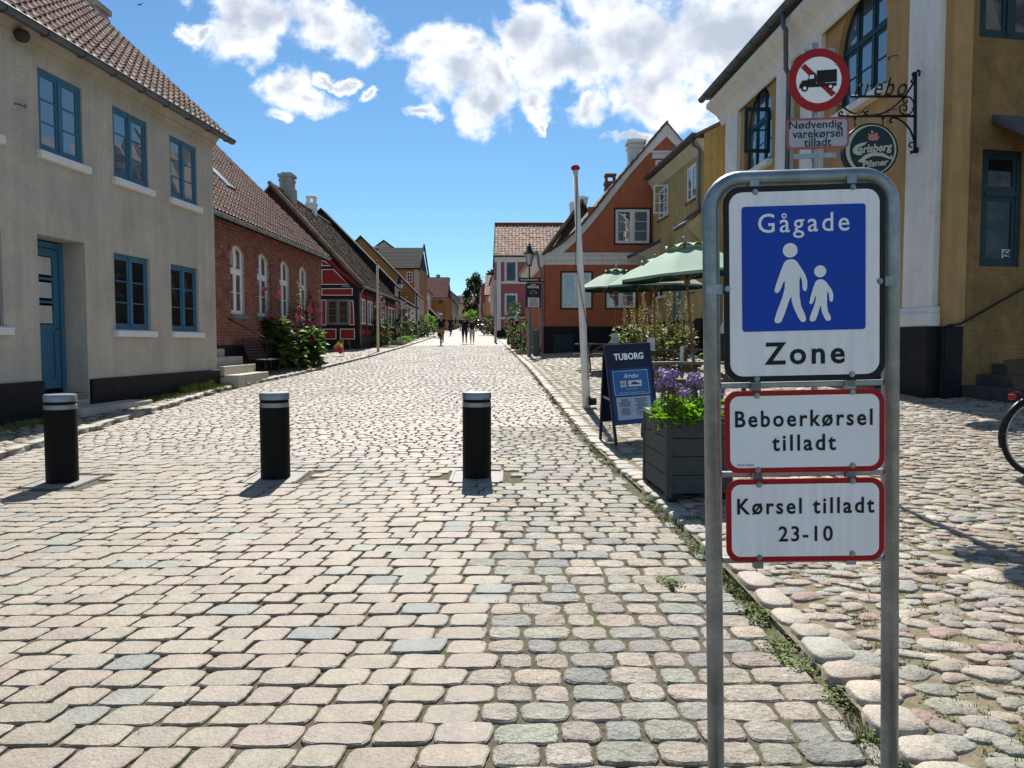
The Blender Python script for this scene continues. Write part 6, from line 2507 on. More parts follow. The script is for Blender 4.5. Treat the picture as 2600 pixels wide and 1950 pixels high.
# right hand side
yQ = 96.0
a, c = at_y(1234, 746, yQ), at_y(1262, 746, yQ)
base = Vector((c.x, yQ + 4, gz(-2, yQ)))
hQ = thing('yellow_corner_house', base, 'yellow house with pale tiled roof seen past the pink house', 'house')
fq = Frame(a.x, yQ, 1, 0, 1)
L = c.x - a.x + 4
zg = gz(-2, yQ) - .3
mb = MB()
mb.extrude([fq.p(0, 0, zg), fq.p(L, 0, zg), fq.p(L, 0, a.z), fq.p(0, 0, a.z)], (-.05 * 9, 9, 0))
mb.build('wall', 'plaster_orange', hQ, base=base)
zr = at_y(1240, 698, yQ + 4).z
Vq = Vector((0, 4.3, zr - a.z + .15))
tiled_roof(hQ, base, fq.p(-.2, .3, a.z - .15), (1, 0, 0), Vq, L, Vq.length, 'big', 0)
mb = MB()
mb.hexa([fq.p(-.2, -4, zr - .1), fq.p(L, -4, zr - .1), fq.p(L, -9, a.z - .2), fq.p(-.2, -9, a.z - .2), fq.p(-.2, -4, zr), fq.p(L, -4, zr), fq.p(L, -9, a.z - .1), fq.p(-.2, -9, a.z - .1)])
mb.poly([fq.p(0, 0, a.z), fq.p(0, -9, a.z), fq.p(0, -4.3, zr)])
mb.build('back_roof', 'far_roof_dark', hQ, base=base)
for uu in (1241, 1247):
    w0, w1 = fq.px(uu, 766), fq.px(uu + 4, 752)
    far_window(hQ, base, fq, w0[0], w1[0], w0[1], w1[1])
p = at_y(1222, 690, 108)
street_house('pale_row_house', 'pale pink row house with dark roof beyond the yellow one', -1, p.x, 107, 14, 9.3, 3.2, 7, 'plaster_pale', 'far_roof_dark', 4, dirx=-.055, gmat='plaster_pink')
street_house('brick_row_house', 'reddish row house far up on the right', -1, p.x - .9, 122, 13, 7.6, 2.6, 6, 'plaster_red', 'far_roof_red', 3, dirx=-.055)
p = at_y(1254, 690, 80)
street_house('white_row_house', 'white house front squeezed between yellow and pink houses', -1, p.x + .15, 75.2, 14, 8.3, 3.0, 7, 'plaster_white', 'far_roof_dark', 4, dirx=-.055)
# pink house with pantiled roof
yF = 65.0
a = at_y(1262, 647, yF)
c = at_y(1440, 647, yF)
base = Vector((a.x + 3, yF + 4, gz(a.x, yF)))
hF = thing('pink_house', base, 'dark pink house with pale pantiled roof and white window frames', 'house')
ff = Frame(a.x, yF, 1, 0, 1)
L = c.x - a.x + 1
zg = gz(0, yF) - .3
wu = (*[ff.px(u, 714)[0] for u in (1286, 1309)], ff.px(1290, 713)[1], ff.px(1290, 666)[1])
wl_ = (wu[0], wu[1], ff.px(1290, 804)[1], ff.px(1290, 750)[1])
w2 = (wu[0] + 2.6, wu[1] + 2.6, wu[2], wu[3])
mb = wall(ff, 0, L, zg, a.z, [wu, wl_, w2], depth=.12)
mb.quad(ff.p(0, 0, zg), ff.p(-.5, -9, zg), ff.p(-.5, -9, a.z), ff.p(0, 0, a.z))
mb.build('wall', 'plaster_pink', hF, base=base)
ib = MB()
fbox(ib, ff, .1, L, -6, -.2, zg, a.z - .05)
ib.build('interior', 'paint_black', hF, base=base)
for w in (wu, wl_, w2):
    fb = MB()
    for (p, q, d0, d1) in ((w[0] - .16, w[0], w[2] - .16, w[3] + .16), (w[1], w[1] + .16, w[2] - .16, w[3] + .16), (w[0], w[1], w[2] - .16, w[2]), (w[0], w[1], w[3], w[3] + .16)):
        fbox(fb, ff, p, q, 0, .05, d0, d1)
    fb.build('window_surround', 'plaster_white', hF, base=base)
    window(hF, base, ff, w[0] + .01, w[1] - .01, w[2], w[3], 'paint_blue', 'glass_dark', off=-.02, cols=1, rows=3, fw=.09, sash=.06)
mb = MB()
fbox(mb, ff, -.02, .32, 0, .10, zg + .8, a.z)
mb.build('corner_pilaster', 'plaster_white', hF, base=base)
mould(ff, -.2, L, [(0, a.z - .6), (.06, a.z - .58), (.08, a.z - .4), (.25, a.z - .12), (.28, a.z), (0, a.z)]).build('cornice', 'plaster_white', hF, base=base)
for vv in (718, 808):
    zz = ff.px(1270, vv)[1]
    mb = MB()
    fbox(mb, ff, -.02, L, 0, .07, zz - .08, zz + .10)
    mb.build('string_course', 'plaster_white', hF, base=base)
mb = MB()
fbox(mb, ff, -.03, L, -.02, .06, zg, ff.px(1270, 833)[1])
mb.build('plinth', 'tar_plinth', hF, base=base)
zr = at_y(1300, 572, yF + 4.6).z
Vf = Vector((0, 4.95, zr - a.z + .2))
tiled_roof(hF, base, ff.p(-.25, .35, a.z - .1), (1, 0, 0), Vf, L + .2, Vf.length, 'big', 0, wav=0.012)
ridge_caps(hF, base, ff.p(-.3, -4.6, zr + .08), ff.p(L, -4.6, zr + .08), 'tile', r=.2, seg=.45, tint=(.7, .55, .55))
mb = MB()
mb.poly([ff.p(-.02, 0, a.z), ff.p(-.5, -9.2, a.z), ff.p(-.25, -4.6, zr)])
mb.hexa([ff.p(-.3, -4.6, zr - .1), ff.p(L, -4.6, zr - .1), ff.p(L, -9.4, a.z - .2), ff.p(-.6, -9.4, a.z - .2), ff.p(-.3, -4.6, zr), ff.p(L, -4.6, zr), ff.p(L, -9.4, a.z - .1), ff.p(-.6, -9.4, a.z - .1)])
mb.build('back_roof', 'far_roof_dark', hF, base=base)

# ================================================================== TREES
pm('bark', (0.05, 0.04, 0.03), 0.9, 0.3, 6, 0.2, 40, bump=0.5, stretch=(3, 3, 1))


def leaf_mat(name, col, tr=0.25):
    m, nt, b = new_mat(name)
    at = nt.nodes.new('ShaderNodeAttribute')
    at.attribute_name = 'tint'
    c = tmix(nt, 1.0, col, at.outputs['Color'], 'MULTIPLY')
    nt.links.new(c, b.inputs['Base Color'])
    b.inputs['Roughness'].default_value = 0.55
    b.inputs['Specular IOR Level'].default_value = 0.35
    t = nt.nodes.new('ShaderNodeBsdfTranslucent')
    c2 = tmix(nt, 1.0, c, (1.6, 1.9, 0.6), 'MULTIPLY')
    nt.links.new(c2, t.inputs['Color'])
    mx = nt.nodes.new('ShaderNodeMixShader')
    mx.inputs[0].default_value = tr
    nt.links.new(b.outputs[0], mx.inputs[1])
    nt.links.new(t.outputs[0], mx.inputs[2])
    nt.links.new(mx.outputs[0], nt.nodes['Material Output'].inputs['Surface'])
    return m


leaf_mat('leaf_green', (0.055, 0.098, 0.024), 0.30)
leaf_mat('leaf_dark', (0.035, 0.060, 0.025), 0.2)
leaf_mat('leaf_olive', (0.16, 0.17, 0.085), 0.3)
leaf_mat('leaf_bright', (0.11, 0.21, 0.035), 0.40)


def leaf(mb, p, s, d, n, fold=0.25, wide=0.42):
    """pointed leaf of four faces folded along its rib"""
    d = d.normalized()
    x = d.cross(n)
    if x.length < 1e-4:
        x = d.orthogonal()
    x.normalize()
    n = x.cross(d).normalized()
    m_ = p + d * s * .45
    mb.add([p, m_ + x * s * wide + n * s * fold * .5, p + d * s, m_ - x * s * wide + n * s * fold * .5, m_ - n * s * .02], [(0, 1, 4), (1, 2, 4), (2, 3, 4), (3, 0, 4)])


def rvec():
    while True:
        v = Vector((random.uniform(-1, 1), random.uniform(-1, 1), random.uniform(-1, 1)))
        if 0.05 < v.length < 1:
            return v


def tree(name, label, cx, cy, h, rx, rz_, mat, nclump=26, nleaf=60, lsize=.5, trunk=.3, low=.25):
    zg = gz(cx, cy) - .1
    root = thing(name, (cx, cy, zg), label, 'tree')
    mb = MB()
    mb.tube([(0, 0, 0), (.05, 0, h * .25), (-.05, .05, h * .55), (0, 0, h * .85)], [trunk, trunk * .8, trunk * .5, trunk * .12], 8)
    for k in range(6):
        a = k * 1.1 + random.random()
        z0 = h * random.uniform(.3, .6)
        mb.tube([(0, 0, z0), (cos(a) * rx * .4, sin(a) * rx * .4, z0 + h * .12), (cos(a) * rx * .75, sin(a) * rx * .75, z0 + h * .25)], [trunk * .4, trunk * .25, trunk * .06], 6)
    mb.build('trunk', 'bark', root, smooth=True)
    lb = MB()
    cz = h * (1 + low) / 2
    for k in range(nclump):
        v = rvec()
        v = v.normalized() * (v.length ** .5)
        c = Vector((v.x * rx, v.y * rx, cz + v.z * h * (1 - low) / 2))
        g = random.uniform(.55, 1.35)
        cr = rx * random.uniform(.22, .38)
        for j in range(nleaf):
            w = rvec() * cr
            gg = g * random.uniform(.7, 1.3)
            lb.tint = (gg, gg, gg)
            leaf(lb, c + w, lsize * random.uniform(.6, 1.2), rvec(), rvec())
    lb.build('crown', mat, root, kind='stuff')
    return root


tp = at_y(1212, 775, 142)
tree('broadleaf_tree', 'tall dark tree above the roofs at the street end', at_y(1213, 800, 142).x, 142, at_y(1210, 690, 142).z - gz(-6, 142), 2.3, 1, 'leaf_dark', 34, 90, .5, .35, .12)
tp = at_y(1245, 676, 118)
tree('broadleaf_tree', 'dark tree top showing over the yellow house roof', at_y(1247, 700, 128).x + 1, 128, at_y(1245, 678, 128).z - gz(-4, 128), 2.2, 1, 'leaf_dark', 22, 70, .5, .3, .3)
# ================================================================== BOLLARDS
random.seed(51)
pm('bollard_black', (0.006, 0.006, 0.007), 0.5, 0.25, 4, 0.08, 60, bump=0.1, bdist=0.002, spec=0.1)
pm('steel_band', (0.24, 0.26, 0.29), 0.38, 0.08, 6, 0.05, 80, bump=0.05, metal=0.6)
pm('steel_plate', (0.27, 0.265, 0.25), 0.65, 0.2, 6, 0.15, 80, bump=0.2, metal=0.2)
bol_lab = ['black bollard with two silver bands by the grey house kerb', 'black bollard with two silver bands in the middle of the road', 'black bollard with two silver bands on the planter side of the road']
for i, (px_, py_, hf) in enumerate(PLATES):
    zb_ = gz(px_, py_)
    R_, H_ = 0.145, 0.86
    lab = bol_lab[i]
    r_ = thing('bollard', (px_, py_, zb_), lab, 'bollard', 'bollards across the road')
    mb = MB()
    mb.lathe([(R_, -.02), (R_, H_ - .145), (R_ - .003, H_ - .143)], n=32, caps=True)
    mb.build('shaft', 'bollard_black', r_, smooth=True, auto=40)
    mb = MB()
    mb.lathe([(R_ - .004, H_ - .145), (R_ + .001, H_ - .143), (R_ + .001, H_ - .100), (R_ - .004, H_ - .098)], n=32)
    mb.build('band', 'steel_band', r_, smooth=True, auto=40)
    mb = MB()
    mb.lathe([(R_ - .004, H_ - .100), (R_ - .004, H_ - .068)], n=32)
    mb.build('groove', 'bollard_black', r_, smooth=True, auto=40)
    mb = MB()
    mb.lathe([(R_ - .003, H_ - .070), (R_ + .002, H_ - .066), (R_ + .002, H_ - .012), (R_ - .006, H_), (R_ * .6, H_ + .002), (.01, H_ + .003)], n=32)
    mb.build('cap', 'steel_band', r_, smooth=True, auto=40)
    mb = MB()
    mb.box((0, 0, -.012), (.54, .54, .03), Matrix.Rotation(atan2(SLOPE, 1), 3, 'X'))
    for s in (-1, 1):
        mb.box((s * .25, 0, .006), (.03, .53, .012), Matrix.Rotation(atan2(SLOPE, 1), 3, 'X'))
    mb.build('base_plate', 'steel_plate', r_, bevel=.004)

# ================================================================== PEDESTRIAN ZONE SIGN
pm('galvanised', (0.30, 0.34, 0.37), 0.42, 0.25, 9, 0.12, 45, bump=0.12, bdist=0.003, bscale=30, metal=0.75, dirt=(0.17, 0.20, 0.22), dscale=7, dthr=(0.5, 0.75))
m, nt, bb = new_mat('sign_white')
c = coord(nt, 'obj')
w1 = tramp(nt, tnoise(nt, coord(nt, 'obj', (1, 1, 0.04)), 38.0, 2, 0.5), [(0.3, (0.80, 0.79, 0.85)), (0.7, (0.93, 0.92, 0.96))])
nt.links.new(tmix(nt, 1.0, w1, tramp(nt, tnoise(nt, c, 5, 3), [(.3, (.94, .94, .94)), (.7, (1, 1, 1))]), 'MULTIPLY'), bb.inputs['Base Color'])
bb.inputs['Roughness'].default_value = 0.35
pm('sign_white_plain', (0.86, 0.87, 0.92), 0.4, 0.05, 3, 0.03, 300, bump=0, kind='obj')
pm('sign_blue', (0.003, 0.052, 0.43), 0.35, 0.06, 3, 0.03, 80, bump=0, kind='obj')
pm('sign_red', (0.33, 0.008, 0.014), 0.35, 0.08, 3, 0.03, 80, bump=0, kind='obj')
pm('sign_black', (0.010, 0.011, 0.014), 0.4, 0.1, 3, 0.03, 80, bump=0, kind='obj')
YS_ = 2.52
UC = 2033.5


def SX(u):
    return at_y(u, 900, YS_).x - at_y(UC, 900, YS_).x


def SZ(v):
    return at_y(UC, v, YS_).z


sx0 = at_y(UC, 870, YS_).x
zg = gz(sx0, YS_)
sgn = thing('zone_sign', (sx0 + .036, YS_, zg), 'pedestrian zone sign in galvanised tube frame with three white plates', 'sign')
sgn.rotation_euler = (0, radians(-1.35), radians(-2.2))


def Zl(v):
    return SZ(v) - zg


mb = MB()
hw = SX(2257)
zt = Zl(451)
rr_ = 0.096
path = [(-hw, 0, -.12)]
path += [(-hw, 0, zt - rr_)]
for k in range(1, 9):
    a = pi - (pi / 2) * k / 8
    path.append((-hw + rr_ + rr_ * cos(a), 0, zt - rr_ + rr_ * sin(a)))
for k in range(0, 9):
    a = pi / 2 - (pi / 2) * k / 8
    path.append((hw - rr_ + rr_ * cos(a), 0, zt - rr_ + rr_ * sin(a)))
path.append((hw, 0, -.12))
mb.tube(path, .0275, 20)
mb.build('tube_frame', 'galvanised', sgn, smooth=True)
for v in (975, 1201, 1419):
    mb = MB()
    mb.box((0, 0.0, Zl(v)), (2 * hw - .05, .022, .019))
    mb.build('crossbar', 'galvanised', sgn, bevel=.003)


def plate(u0, u1, v0, v1, rad, mat, y0, y1, name, parent):
    w, h = SX(u1) - SX(u0), SZ(v0) - SZ(v1)
    cx, cz = (SX(u0) + SX(u1)) / 2, (Zl(v0) + Zl(v1)) / 2
    mb = MB()
    mb.extrude([(cx + x, y0, cz + z) for x, z in rrect(w, h, rad, 7)], (0, y1 - y0, 0))
    return mb.build(name, mat, parent)


def dsp(x):
    return x * 1.17541


P1 = plate(1835, 2232, 474, 966, .055, 'sign_black', -.036, -.030, 'zone_plate', sgn)
plate(1849, 2217, 489, 951, .042, 'sign_white', -.0375, -.0362, 'white_field', P1)
plate(dsp(1599), dsp(1857), dsp(447), dsp(714), .010, 'sign_blue', -.0392, -.0378, 'blue_field', P1)


def text_on(parent, body, x0, x1, y0, y1, mat, yy, name='lettering', **kw):
    u0, u1, v0, v1 = dsp(x0), dsp(x1), dsp(y0), dsp(y1)
    mb = MB()
    put_letters(mb, body, ((SX(u0) + SX(u1)) / 2, yy, (Zl(v0) + Zl(v1)) / 2), (1, 0, 0), (0, 0, 1), w=SX(u1) - SX(u0), h=SZ(v0) - SZ(v1), **kw)
    o = mb.build(name, mat, parent)
    return o


text_on(P1, 'Gågade', 1633, 1823, 463, 517, 'sign_white_plain', -.0405, bold=.006, spacing=1.22)
text_on(P1, 'Zone', 1645, 1814, 738, 786, 'sign_black', -.0390, bold=.022, spacing=1.25)


def outline_px(pts, parent, mat, yy, name):
    mb = MB()
    P = [(SX(1770 + x / 2.764), yy, Zl(400 + y / 2.764)) for x, y in pts]
    mb.extrude(P, (0, -.0008, 0))
    return mb.build(name, mat, parent)


def circ(cx, cy, r, n=28):
    return [(cx + r * cos(2 * pi * k / n), cy + r * sin(2 * pi * k / n)) for k in range(n)]


def smooth_poly(pts, it=2):
    for _ in range(it):
        out = []
        for i in range(len(pts)):
            a, b_ = pts[i], pts[(i + 1) % len(pts)]
            out.append((a[0] * .75 + b_[0] * .25, a[1] * .75 + b_[1] * .25))
            out.append((a[0] * .25 + b_[0] * .75, a[1] * .25 + b_[1] * .75))
        pts = out
    return pts


outline_px(circ(630, 657, 50), P1, 'sign_white_plain', -.0395, 'symbol')
outline_px(smooth_poly([(632, 718), (662, 722), (685, 748), (745, 850), (745, 930), (730, 944), (713, 930), (711, 864), (692, 832), (692, 1018), (737, 1122), (733, 1152), (712, 1157), (692, 1142), (641, 1030), (637, 957), (576, 1140), (555, 1160), (526, 1157), (519, 1130), (592, 940), (594, 850), (558, 940), (540, 953), (523, 940), (524, 918), (580, 758), (600, 726)], 1), P1, 'sign_white_plain', -.0395, 'symbol')
outline_px(circ(833, 808, 41), P1, 'sign_white_plain', -.0395, 'symbol')
outline_px(smooth_poly([(833, 862), (858, 867), (877, 887), (921, 953), (921, 1010), (908, 1022), (895, 1012), (893, 962), (879, 942), (878, 1072), (906, 1125), (903, 1147), (885, 1153), (866, 1142), (841, 1082), (838, 1028), (806, 1140), (785, 1155), (763, 1149), (759, 1130), (803, 1015), (805, 962), (784, 1026), (768, 1035), (756, 1022), (795, 888), (812, 867)], 1), P1, 'sign_white_plain', -.0395, 'symbol')
P2 = plate(1834, 2230, 988, 1194, .042, 'sign_red', -.036, -.030, 'resident_plate', sgn)
plate(1847, 2217, 1001, 1181, .030, 'sign_white_plain', -.0375, -.0362, 'white_field', P2)
text_on(P2, 'Beboerkørsel', 1582, 1872, 883, 920, 'sign_black', -.0392, bold=.019, spacing=1.24)
text_on(P2, 'tilladt', 1660, 1795, 935, 970, 'sign_black', -.0392, bold=.019, spacing=1.24)
text_on(P2, 'CE 2531 SB 0624', 1586, 1621, 996.5, 1001, 'sign_black', -.0392)
P3 = plate(1836, 2230, 1210, 1417, .042, 'sign_red', -.036, -.030, 'hours_plate', sgn)
plate(1849, 2217, 1223, 1404, .030, 'sign_white', -.0375, -.0362, 'white_field', P3)
text_on(P3, 'Kørsel tilladt', 1585, 1876, 1070, 1106, 'sign_black', -.0392, bold=.019, spacing=1.24)
text_on(P3, '23-10', 1673, 1788, 1130, 1163, 'sign_black', -.0392, bold=.014, spacing=1.18)
for (bx_, by_) in ((1628, 416), (1831, 412), (1568, 621), (1887, 613), (1629, 815), (1829, 809), (1629, 851), (1830, 847), (1630, 1009), (1830, 1003), (1632, 1041), (1830, 1036), (1632, 1196), (1830, 1190)):
    mb = MB()
    x, z = SX(dsp(bx_)), Zl(dsp(by_))
    for (r1, y0, y1) in ((.0095, -.0400, -.0380), (.0060, -.0440, -.0400)):
        mb.cyl((x, y0, z), (x, y1, z), r1, None, 12)
    mb.build('bolt', 'galvanised', sgn, smooth=True, auto=40)
    if bx_ in (1568, 1887):
        mb = MB()
        mb.box((x + (-.03 if bx_ == 1568 else .03), -.012, z), (.07, .03, .03))
        mb.build('clamp', 'galvanised', sgn)
    else:
        mb = MB()
        up = by_ in (416, 412)
        dn = by_ in (815, 809, 1009, 1003, 1196, 1190)
        mb.box((x, -.016, z + (.02 if not dn else -.02)), (.03, .028, .04))
        mb.build('clamp', 'galvanised', sgn)

# ================================================================== NO-TRUCKS SIGN ON ITS OWN POLE
YT = 7.6
pT = at_y(2083, 420, YT)
zT = gz(pT.x, YT)
trk = thing('truck_ban_sign', (pT.x, YT, zT), 'round red and white no-trucks sign with delivery plate on steel pole', 'sign')
trk.rotation_euler = (0, radians(-1.0), radians(-4))


def TX(u):
    return at_y(u, 300, YT).x - pT.x


def TZ(v):
    return at_y(2083, v, YT).z - zT


def t4(x, y):
    return (TX(1950 + x / 3.318), TZ(y / 3.318))


mb = MB()
mb.cyl((0, 0, -.1), (0, 0, TZ(110)), .030, None, 14)
mb.build('pole', 'galvanised', trk, smooth=True, auto=50)
cx, cz = t4(466, 686)
rd = (712 - 218) / 2 / 3.318 / F_PX * YT


def disc(r, y0, y1, mat, name, parent, n=40):
    mb = MB()
    mb.extrude([(cx + r * cos(2 * pi * k / n), y0, cz + r * 1.03 * sin(2 * pi * k / n)) for k in range(n)], (0, y1 - y0, 0))
    return mb.build(name, mat, parent)


T1 = disc(rd, -.045, -.038, 'sign_red', 'round_plate', trk)
disc(rd * .735, -.0475, -.0455, 'sign_white_plain', 'white_field', T1)


def tpoly(pts, yy, mat, name):
    mb = MB()
    mb.extrude([(t4(*p)[0], yy, t4(*p)[1]) for p in pts], (0, -.001, 0))
    return mb.build(name, mat, T1)


tpoly([(318, 578), (352, 544), (603, 800), (570, 832)], -.0478, 'sign_red', 'slash')
tpoly([(450, 607), (613, 602), (613, 708), (450, 712)], -.0492, 'sign_black', 'truck_box')
tpoly([(303, 752), (312, 712), (320, 712), (328, 688), (374, 683), (390, 634), (402, 628), (440, 627), (443, 716), (612, 714), (611, 741), (583, 744), (545, 744), (390, 746), (360, 750), (330, 754)], -.0492, 'sign_black', 'truck_cab')
tpoly([(383, 676), (394, 644), (404, 641), (426, 641), (426, 674)], -.0506, 'sign_white_plain', 'truck_window')
for (wx, wy, wr) in ((350, 752, 29), (560, 745, 26)):
    tpoly(circ(wx, wy, wr, 20), -.0503, 'sign_black', 'truck_wheel')
    tpoly(circ(wx, wy, wr * .5, 16), -.0515, 'sign_white_plain', 'wheel_hub')
for q in ((330, 570), (607, 562), (602, 808), (320, 818)):
    mb = MB()
    x, z = t4(*q)
    mb.cyl((x, -.052, z), (x, -.047, z), .009, None, 8)
    mb.build('bolt', 'galvanised', trk)
pm('plate_grey', (0.36, 0.39, 0.44), 0.4, 0.08, 3, 0.03, 80, bump=0, kind='obj')
pm('plate_rim', (0.35, 0.10, 0.11), 0.4, 0.1, 3, 0.05, 80, bump=0, kind='obj')
pc = t4(462, 1132)
pw, ph_ = t4(718, 1132)[0] - t4(206, 1132)[0], t4(462, 1000)[1] - t4(462, 1262)[1]
mb = MB()
mb.extrude([(pc[0] + x, -.043, pc[1] + z) for x, z in rrect(pw, ph_, .05)], (0, .006, 0))
T2 = mb.build('delivery_plate', 'plate_rim', trk)
mb = MB()
mb.extrude([(pc[0] + x, -.0455, pc[1] + z) for x, z in rrect(pw - .045, ph_ - .045, .035)], (0, .002, 0))
mb.build('grey_field', 'plate_grey', T2)
pm('ink_navy', (0.012, 0.013, 0.05), 0.5, 0.05, 5, 0.03, 40, bump=0)
for (body, x0, x1, y0, y1) in (('Nødvendig', 225, 658, 1025, 1110), ('varekørsel', 250, 663, 1098, 1172), ('tilladt', 347, 572, 1172, 1242)):
    a, c = t4(x0, y1), t4(x1, y0)
    mb = MB()
    put_letters(mb, body, ((a[0] + c[0]) / 2, -.0472, (a[1] + c[1]) / 2), (1, 0, 0), (0, 0, 1), w=c[0] - a[0], h=c[1] - a[1], bold=.012)
    mb.build('lettering', 'ink_navy', T2)
mb = MB()
a, c = t4(270, 1330), t4(615, 1305)
mb.box(((a[0] + c[0]) / 2, -.03, (a[1] + c[1]) / 2), (c[0] - a[0], .02, .045))
mb.cyl((0, 0, a[1] - .03), (0, 0, a[1] + .09), .036, None, 12)
mb.build('bracket', 'galvanised', trk)
mb = MB()
a, c = t4(355, 455), t4(600, 430)
mb.box(((a[0] + c[0]) / 2, -.02, (a[1] + c[1]) / 2), (c[0] - a[0], .03, .05))
mb.build('bracket', 'galvanised', trk)

# ================================================================== WROUGHT IRON BRACKET WITH HANGING OVAL SIGN
YB = 12.85
wallx = D.p(0.65, .12, 0).x


def b4(x, y):
    q = at_y(1950 + x / 3.318, y / 3.318, YB)
    return q


q0 = b4(1240, 980)
brk = thing('iron_bracket', (q0.x, YB, q0.z), 'black wrought iron scroll bracket with italic lettering on white pilaster', 'bracket')
bo = Vector((q0.x, YB, q0.z))


def B4(x, y, dy=0.0):
    v = b4(x, y) - bo
    return Vector((v.x, dy, v.z))


def curve(pts, n=6):
    """smooth path through the given points"""
    out = []
    P = [pts[0]] + list(pts) + [pts[-1]]
    for i in range(1, len(P) - 2):
        a, b_, c, d = P[i - 1], P[i], P[i + 1], P[i + 2]
        for k in range(n):
            t = k / n
            out.append(tuple(.5 * ((2 * b_[j]) + (-a[j] + c[j]) * t + (2 * a[j] - 5 * b_[j] + 4 * c[j] - d[j]) * t * t + (-a[j] + 3 * b_[j] - 3 * c[j] + d[j]) * t ** 3) for j in (0, 1)))
    out.append(tuple(pts[-1]))
    return out


def iron(pts, r, name='scroll', sm=True):
    mb = MB()
    mb.tube([B4(*p) for p in (curve(pts) if sm else pts)], r, 6)
    return mb.build(name, 'iron', brk, smooth=True)


iron([(1242, 610), (1238, 1290)], .026, 'upright', False)
iron([(600, 978), (1238, 978)], .022, 'lower_bar', False)
iron([(690, 812), (1155, 812)], .022, 'upper_bar', False)
iron([(1155, 812), (1180, 770), (1215, 715), (1238, 660)], .016)
iron([(610, 880), (680, 935), (760, 968), (850, 978)], .014)
iron([(850, 970), (960, 955), (1060, 900), (1150, 812)], .014)
iron([(1155, 820), (1190, 818), (1222, 850), (1228, 900), (1205, 950), (1160, 968), (1118, 945), (1110, 905), (1130, 885), (1160, 890), (1170, 915), (1155, 932), (1140, 922)], .013)
iron([(1150, 820), (1138, 845), (1150, 868), (1170, 862), (1172, 842)], .012)
iron([(1232, 1190), (1200, 1100), (1140, 1030), (1070, 992), (1030, 1005), (1030, 1028), (1048, 1028)], .016)
iron([(1232, 1200), (1195, 1205), (1192, 1235), (1215, 1240)], .013)
iron([(1238, 1240), (1220, 1280), (1205, 1290), (1205, 1270)], .016)
iron([(1240, 1240), (1255, 1285), (1262, 1260), (1256, 1240)], .016)
iron([(1240, 640), (1215, 670), (1205, 690), (1222, 690)], .013)
iron([(1242, 640), (1262, 595), (1278, 605), (1270, 640)], .016)
iron([(1240, 650), (1230, 612), (1218, 625), (1224, 650)], .014)
iron([(600, 978), (598, 950), (615, 940), (628, 955)], .015)
iron([(780, 945), (800, 935), (812, 955), (800, 972), (850, 972), (822, 955), (830, 932), (845, 945)], .012)
for xx in (732, 968):
    iron([(xx, 980), (xx, 1070)], .010, 'hanger', False)
    mb = MB()
    mb.lathe([(.005, -.03), (.03, 0), (.005, .03)], B4(xx, 998), 8)
    mb.build('knob', 'iron', brk, smooth=True)
mb = MB()
a, c = B4(588, 808), B4(1172, 652)
put_letters(mb, 'Arrebo', ((a.x + c.x) / 2, -.012, (a.z + c.z) / 2), (1, 0, 0), (0, 0, 1), w=c.x - a.x, h=c.z - a.z, shear=.38, spacing=1.25)
fl_ = MB()
o = mb.build('lettering', 'iron', brk)
so = o.modifiers.new('solid', 'SOLIDIFY')
so.thickness = .02
# oval beer sign hanging from it
oc = b4(850, 1272)
ov = thing('oval_sign', (oc.x, YB, oc.z), 'oval dark green beer sign with red crown hanging from iron bracket', 'sign')
pm('sign_green', (0.006, 0.028, 0.030), 0.3, 0.15, 4, 0.05, 60, bump=0, kind='obj')
pm('sign_cream', (0.50, 0.50, 0.40), 0.4, 0.06, 4, 0.03, 60, bump=0, kind='obj')
pm('sign_coral', (0.50, 0.20, 0.18), 0.4, 0.06, 4, 0.03, 60, bump=0, kind='obj')


def O4(x, y, yy):
    v = b4(x, y) - oc
    return Vector((v.x, yy, v.z))


def oval(rx, rz_, y0, y1, mat, name, parent, dx=0):
    e0, e1 = O4(850 + dx - rx, 1272 - rz_, 0), O4(850 + dx + rx, 1272 + rz_, 0)
    ax, az, cx_, cz_ = (e1.x - e0.x) / 2, (e0.z - e1.z) / 2, (e0.x + e1.x) / 2, (e0.z + e1.z) / 2
    mb = MB()
    mb.extrude([(cx_ + ax * cos(2 * pi * k / 48), y0, cz_ + az * sin(2 * pi * k / 48)) for k in range(48)], (0, y1 - y0, 0))
    return mb.build(name, mat, parent)


OB = oval(222, 226, -.07, .07, 'iron', 'body', ov)
oval(206, 210, -.076, -.069, 'sign_cream', 'rim', OB)
oval(182, 200, -.080, -.075, 'sign_green', 'face', OB, dx=8)


def opoly(pts, mat, name, yy=-.0815):
    mb = MB()
    mb.extrude([O4(x, y, yy) for x, y in pts], (0, -.002, 0))
    return mb.build(name, mat, OB)


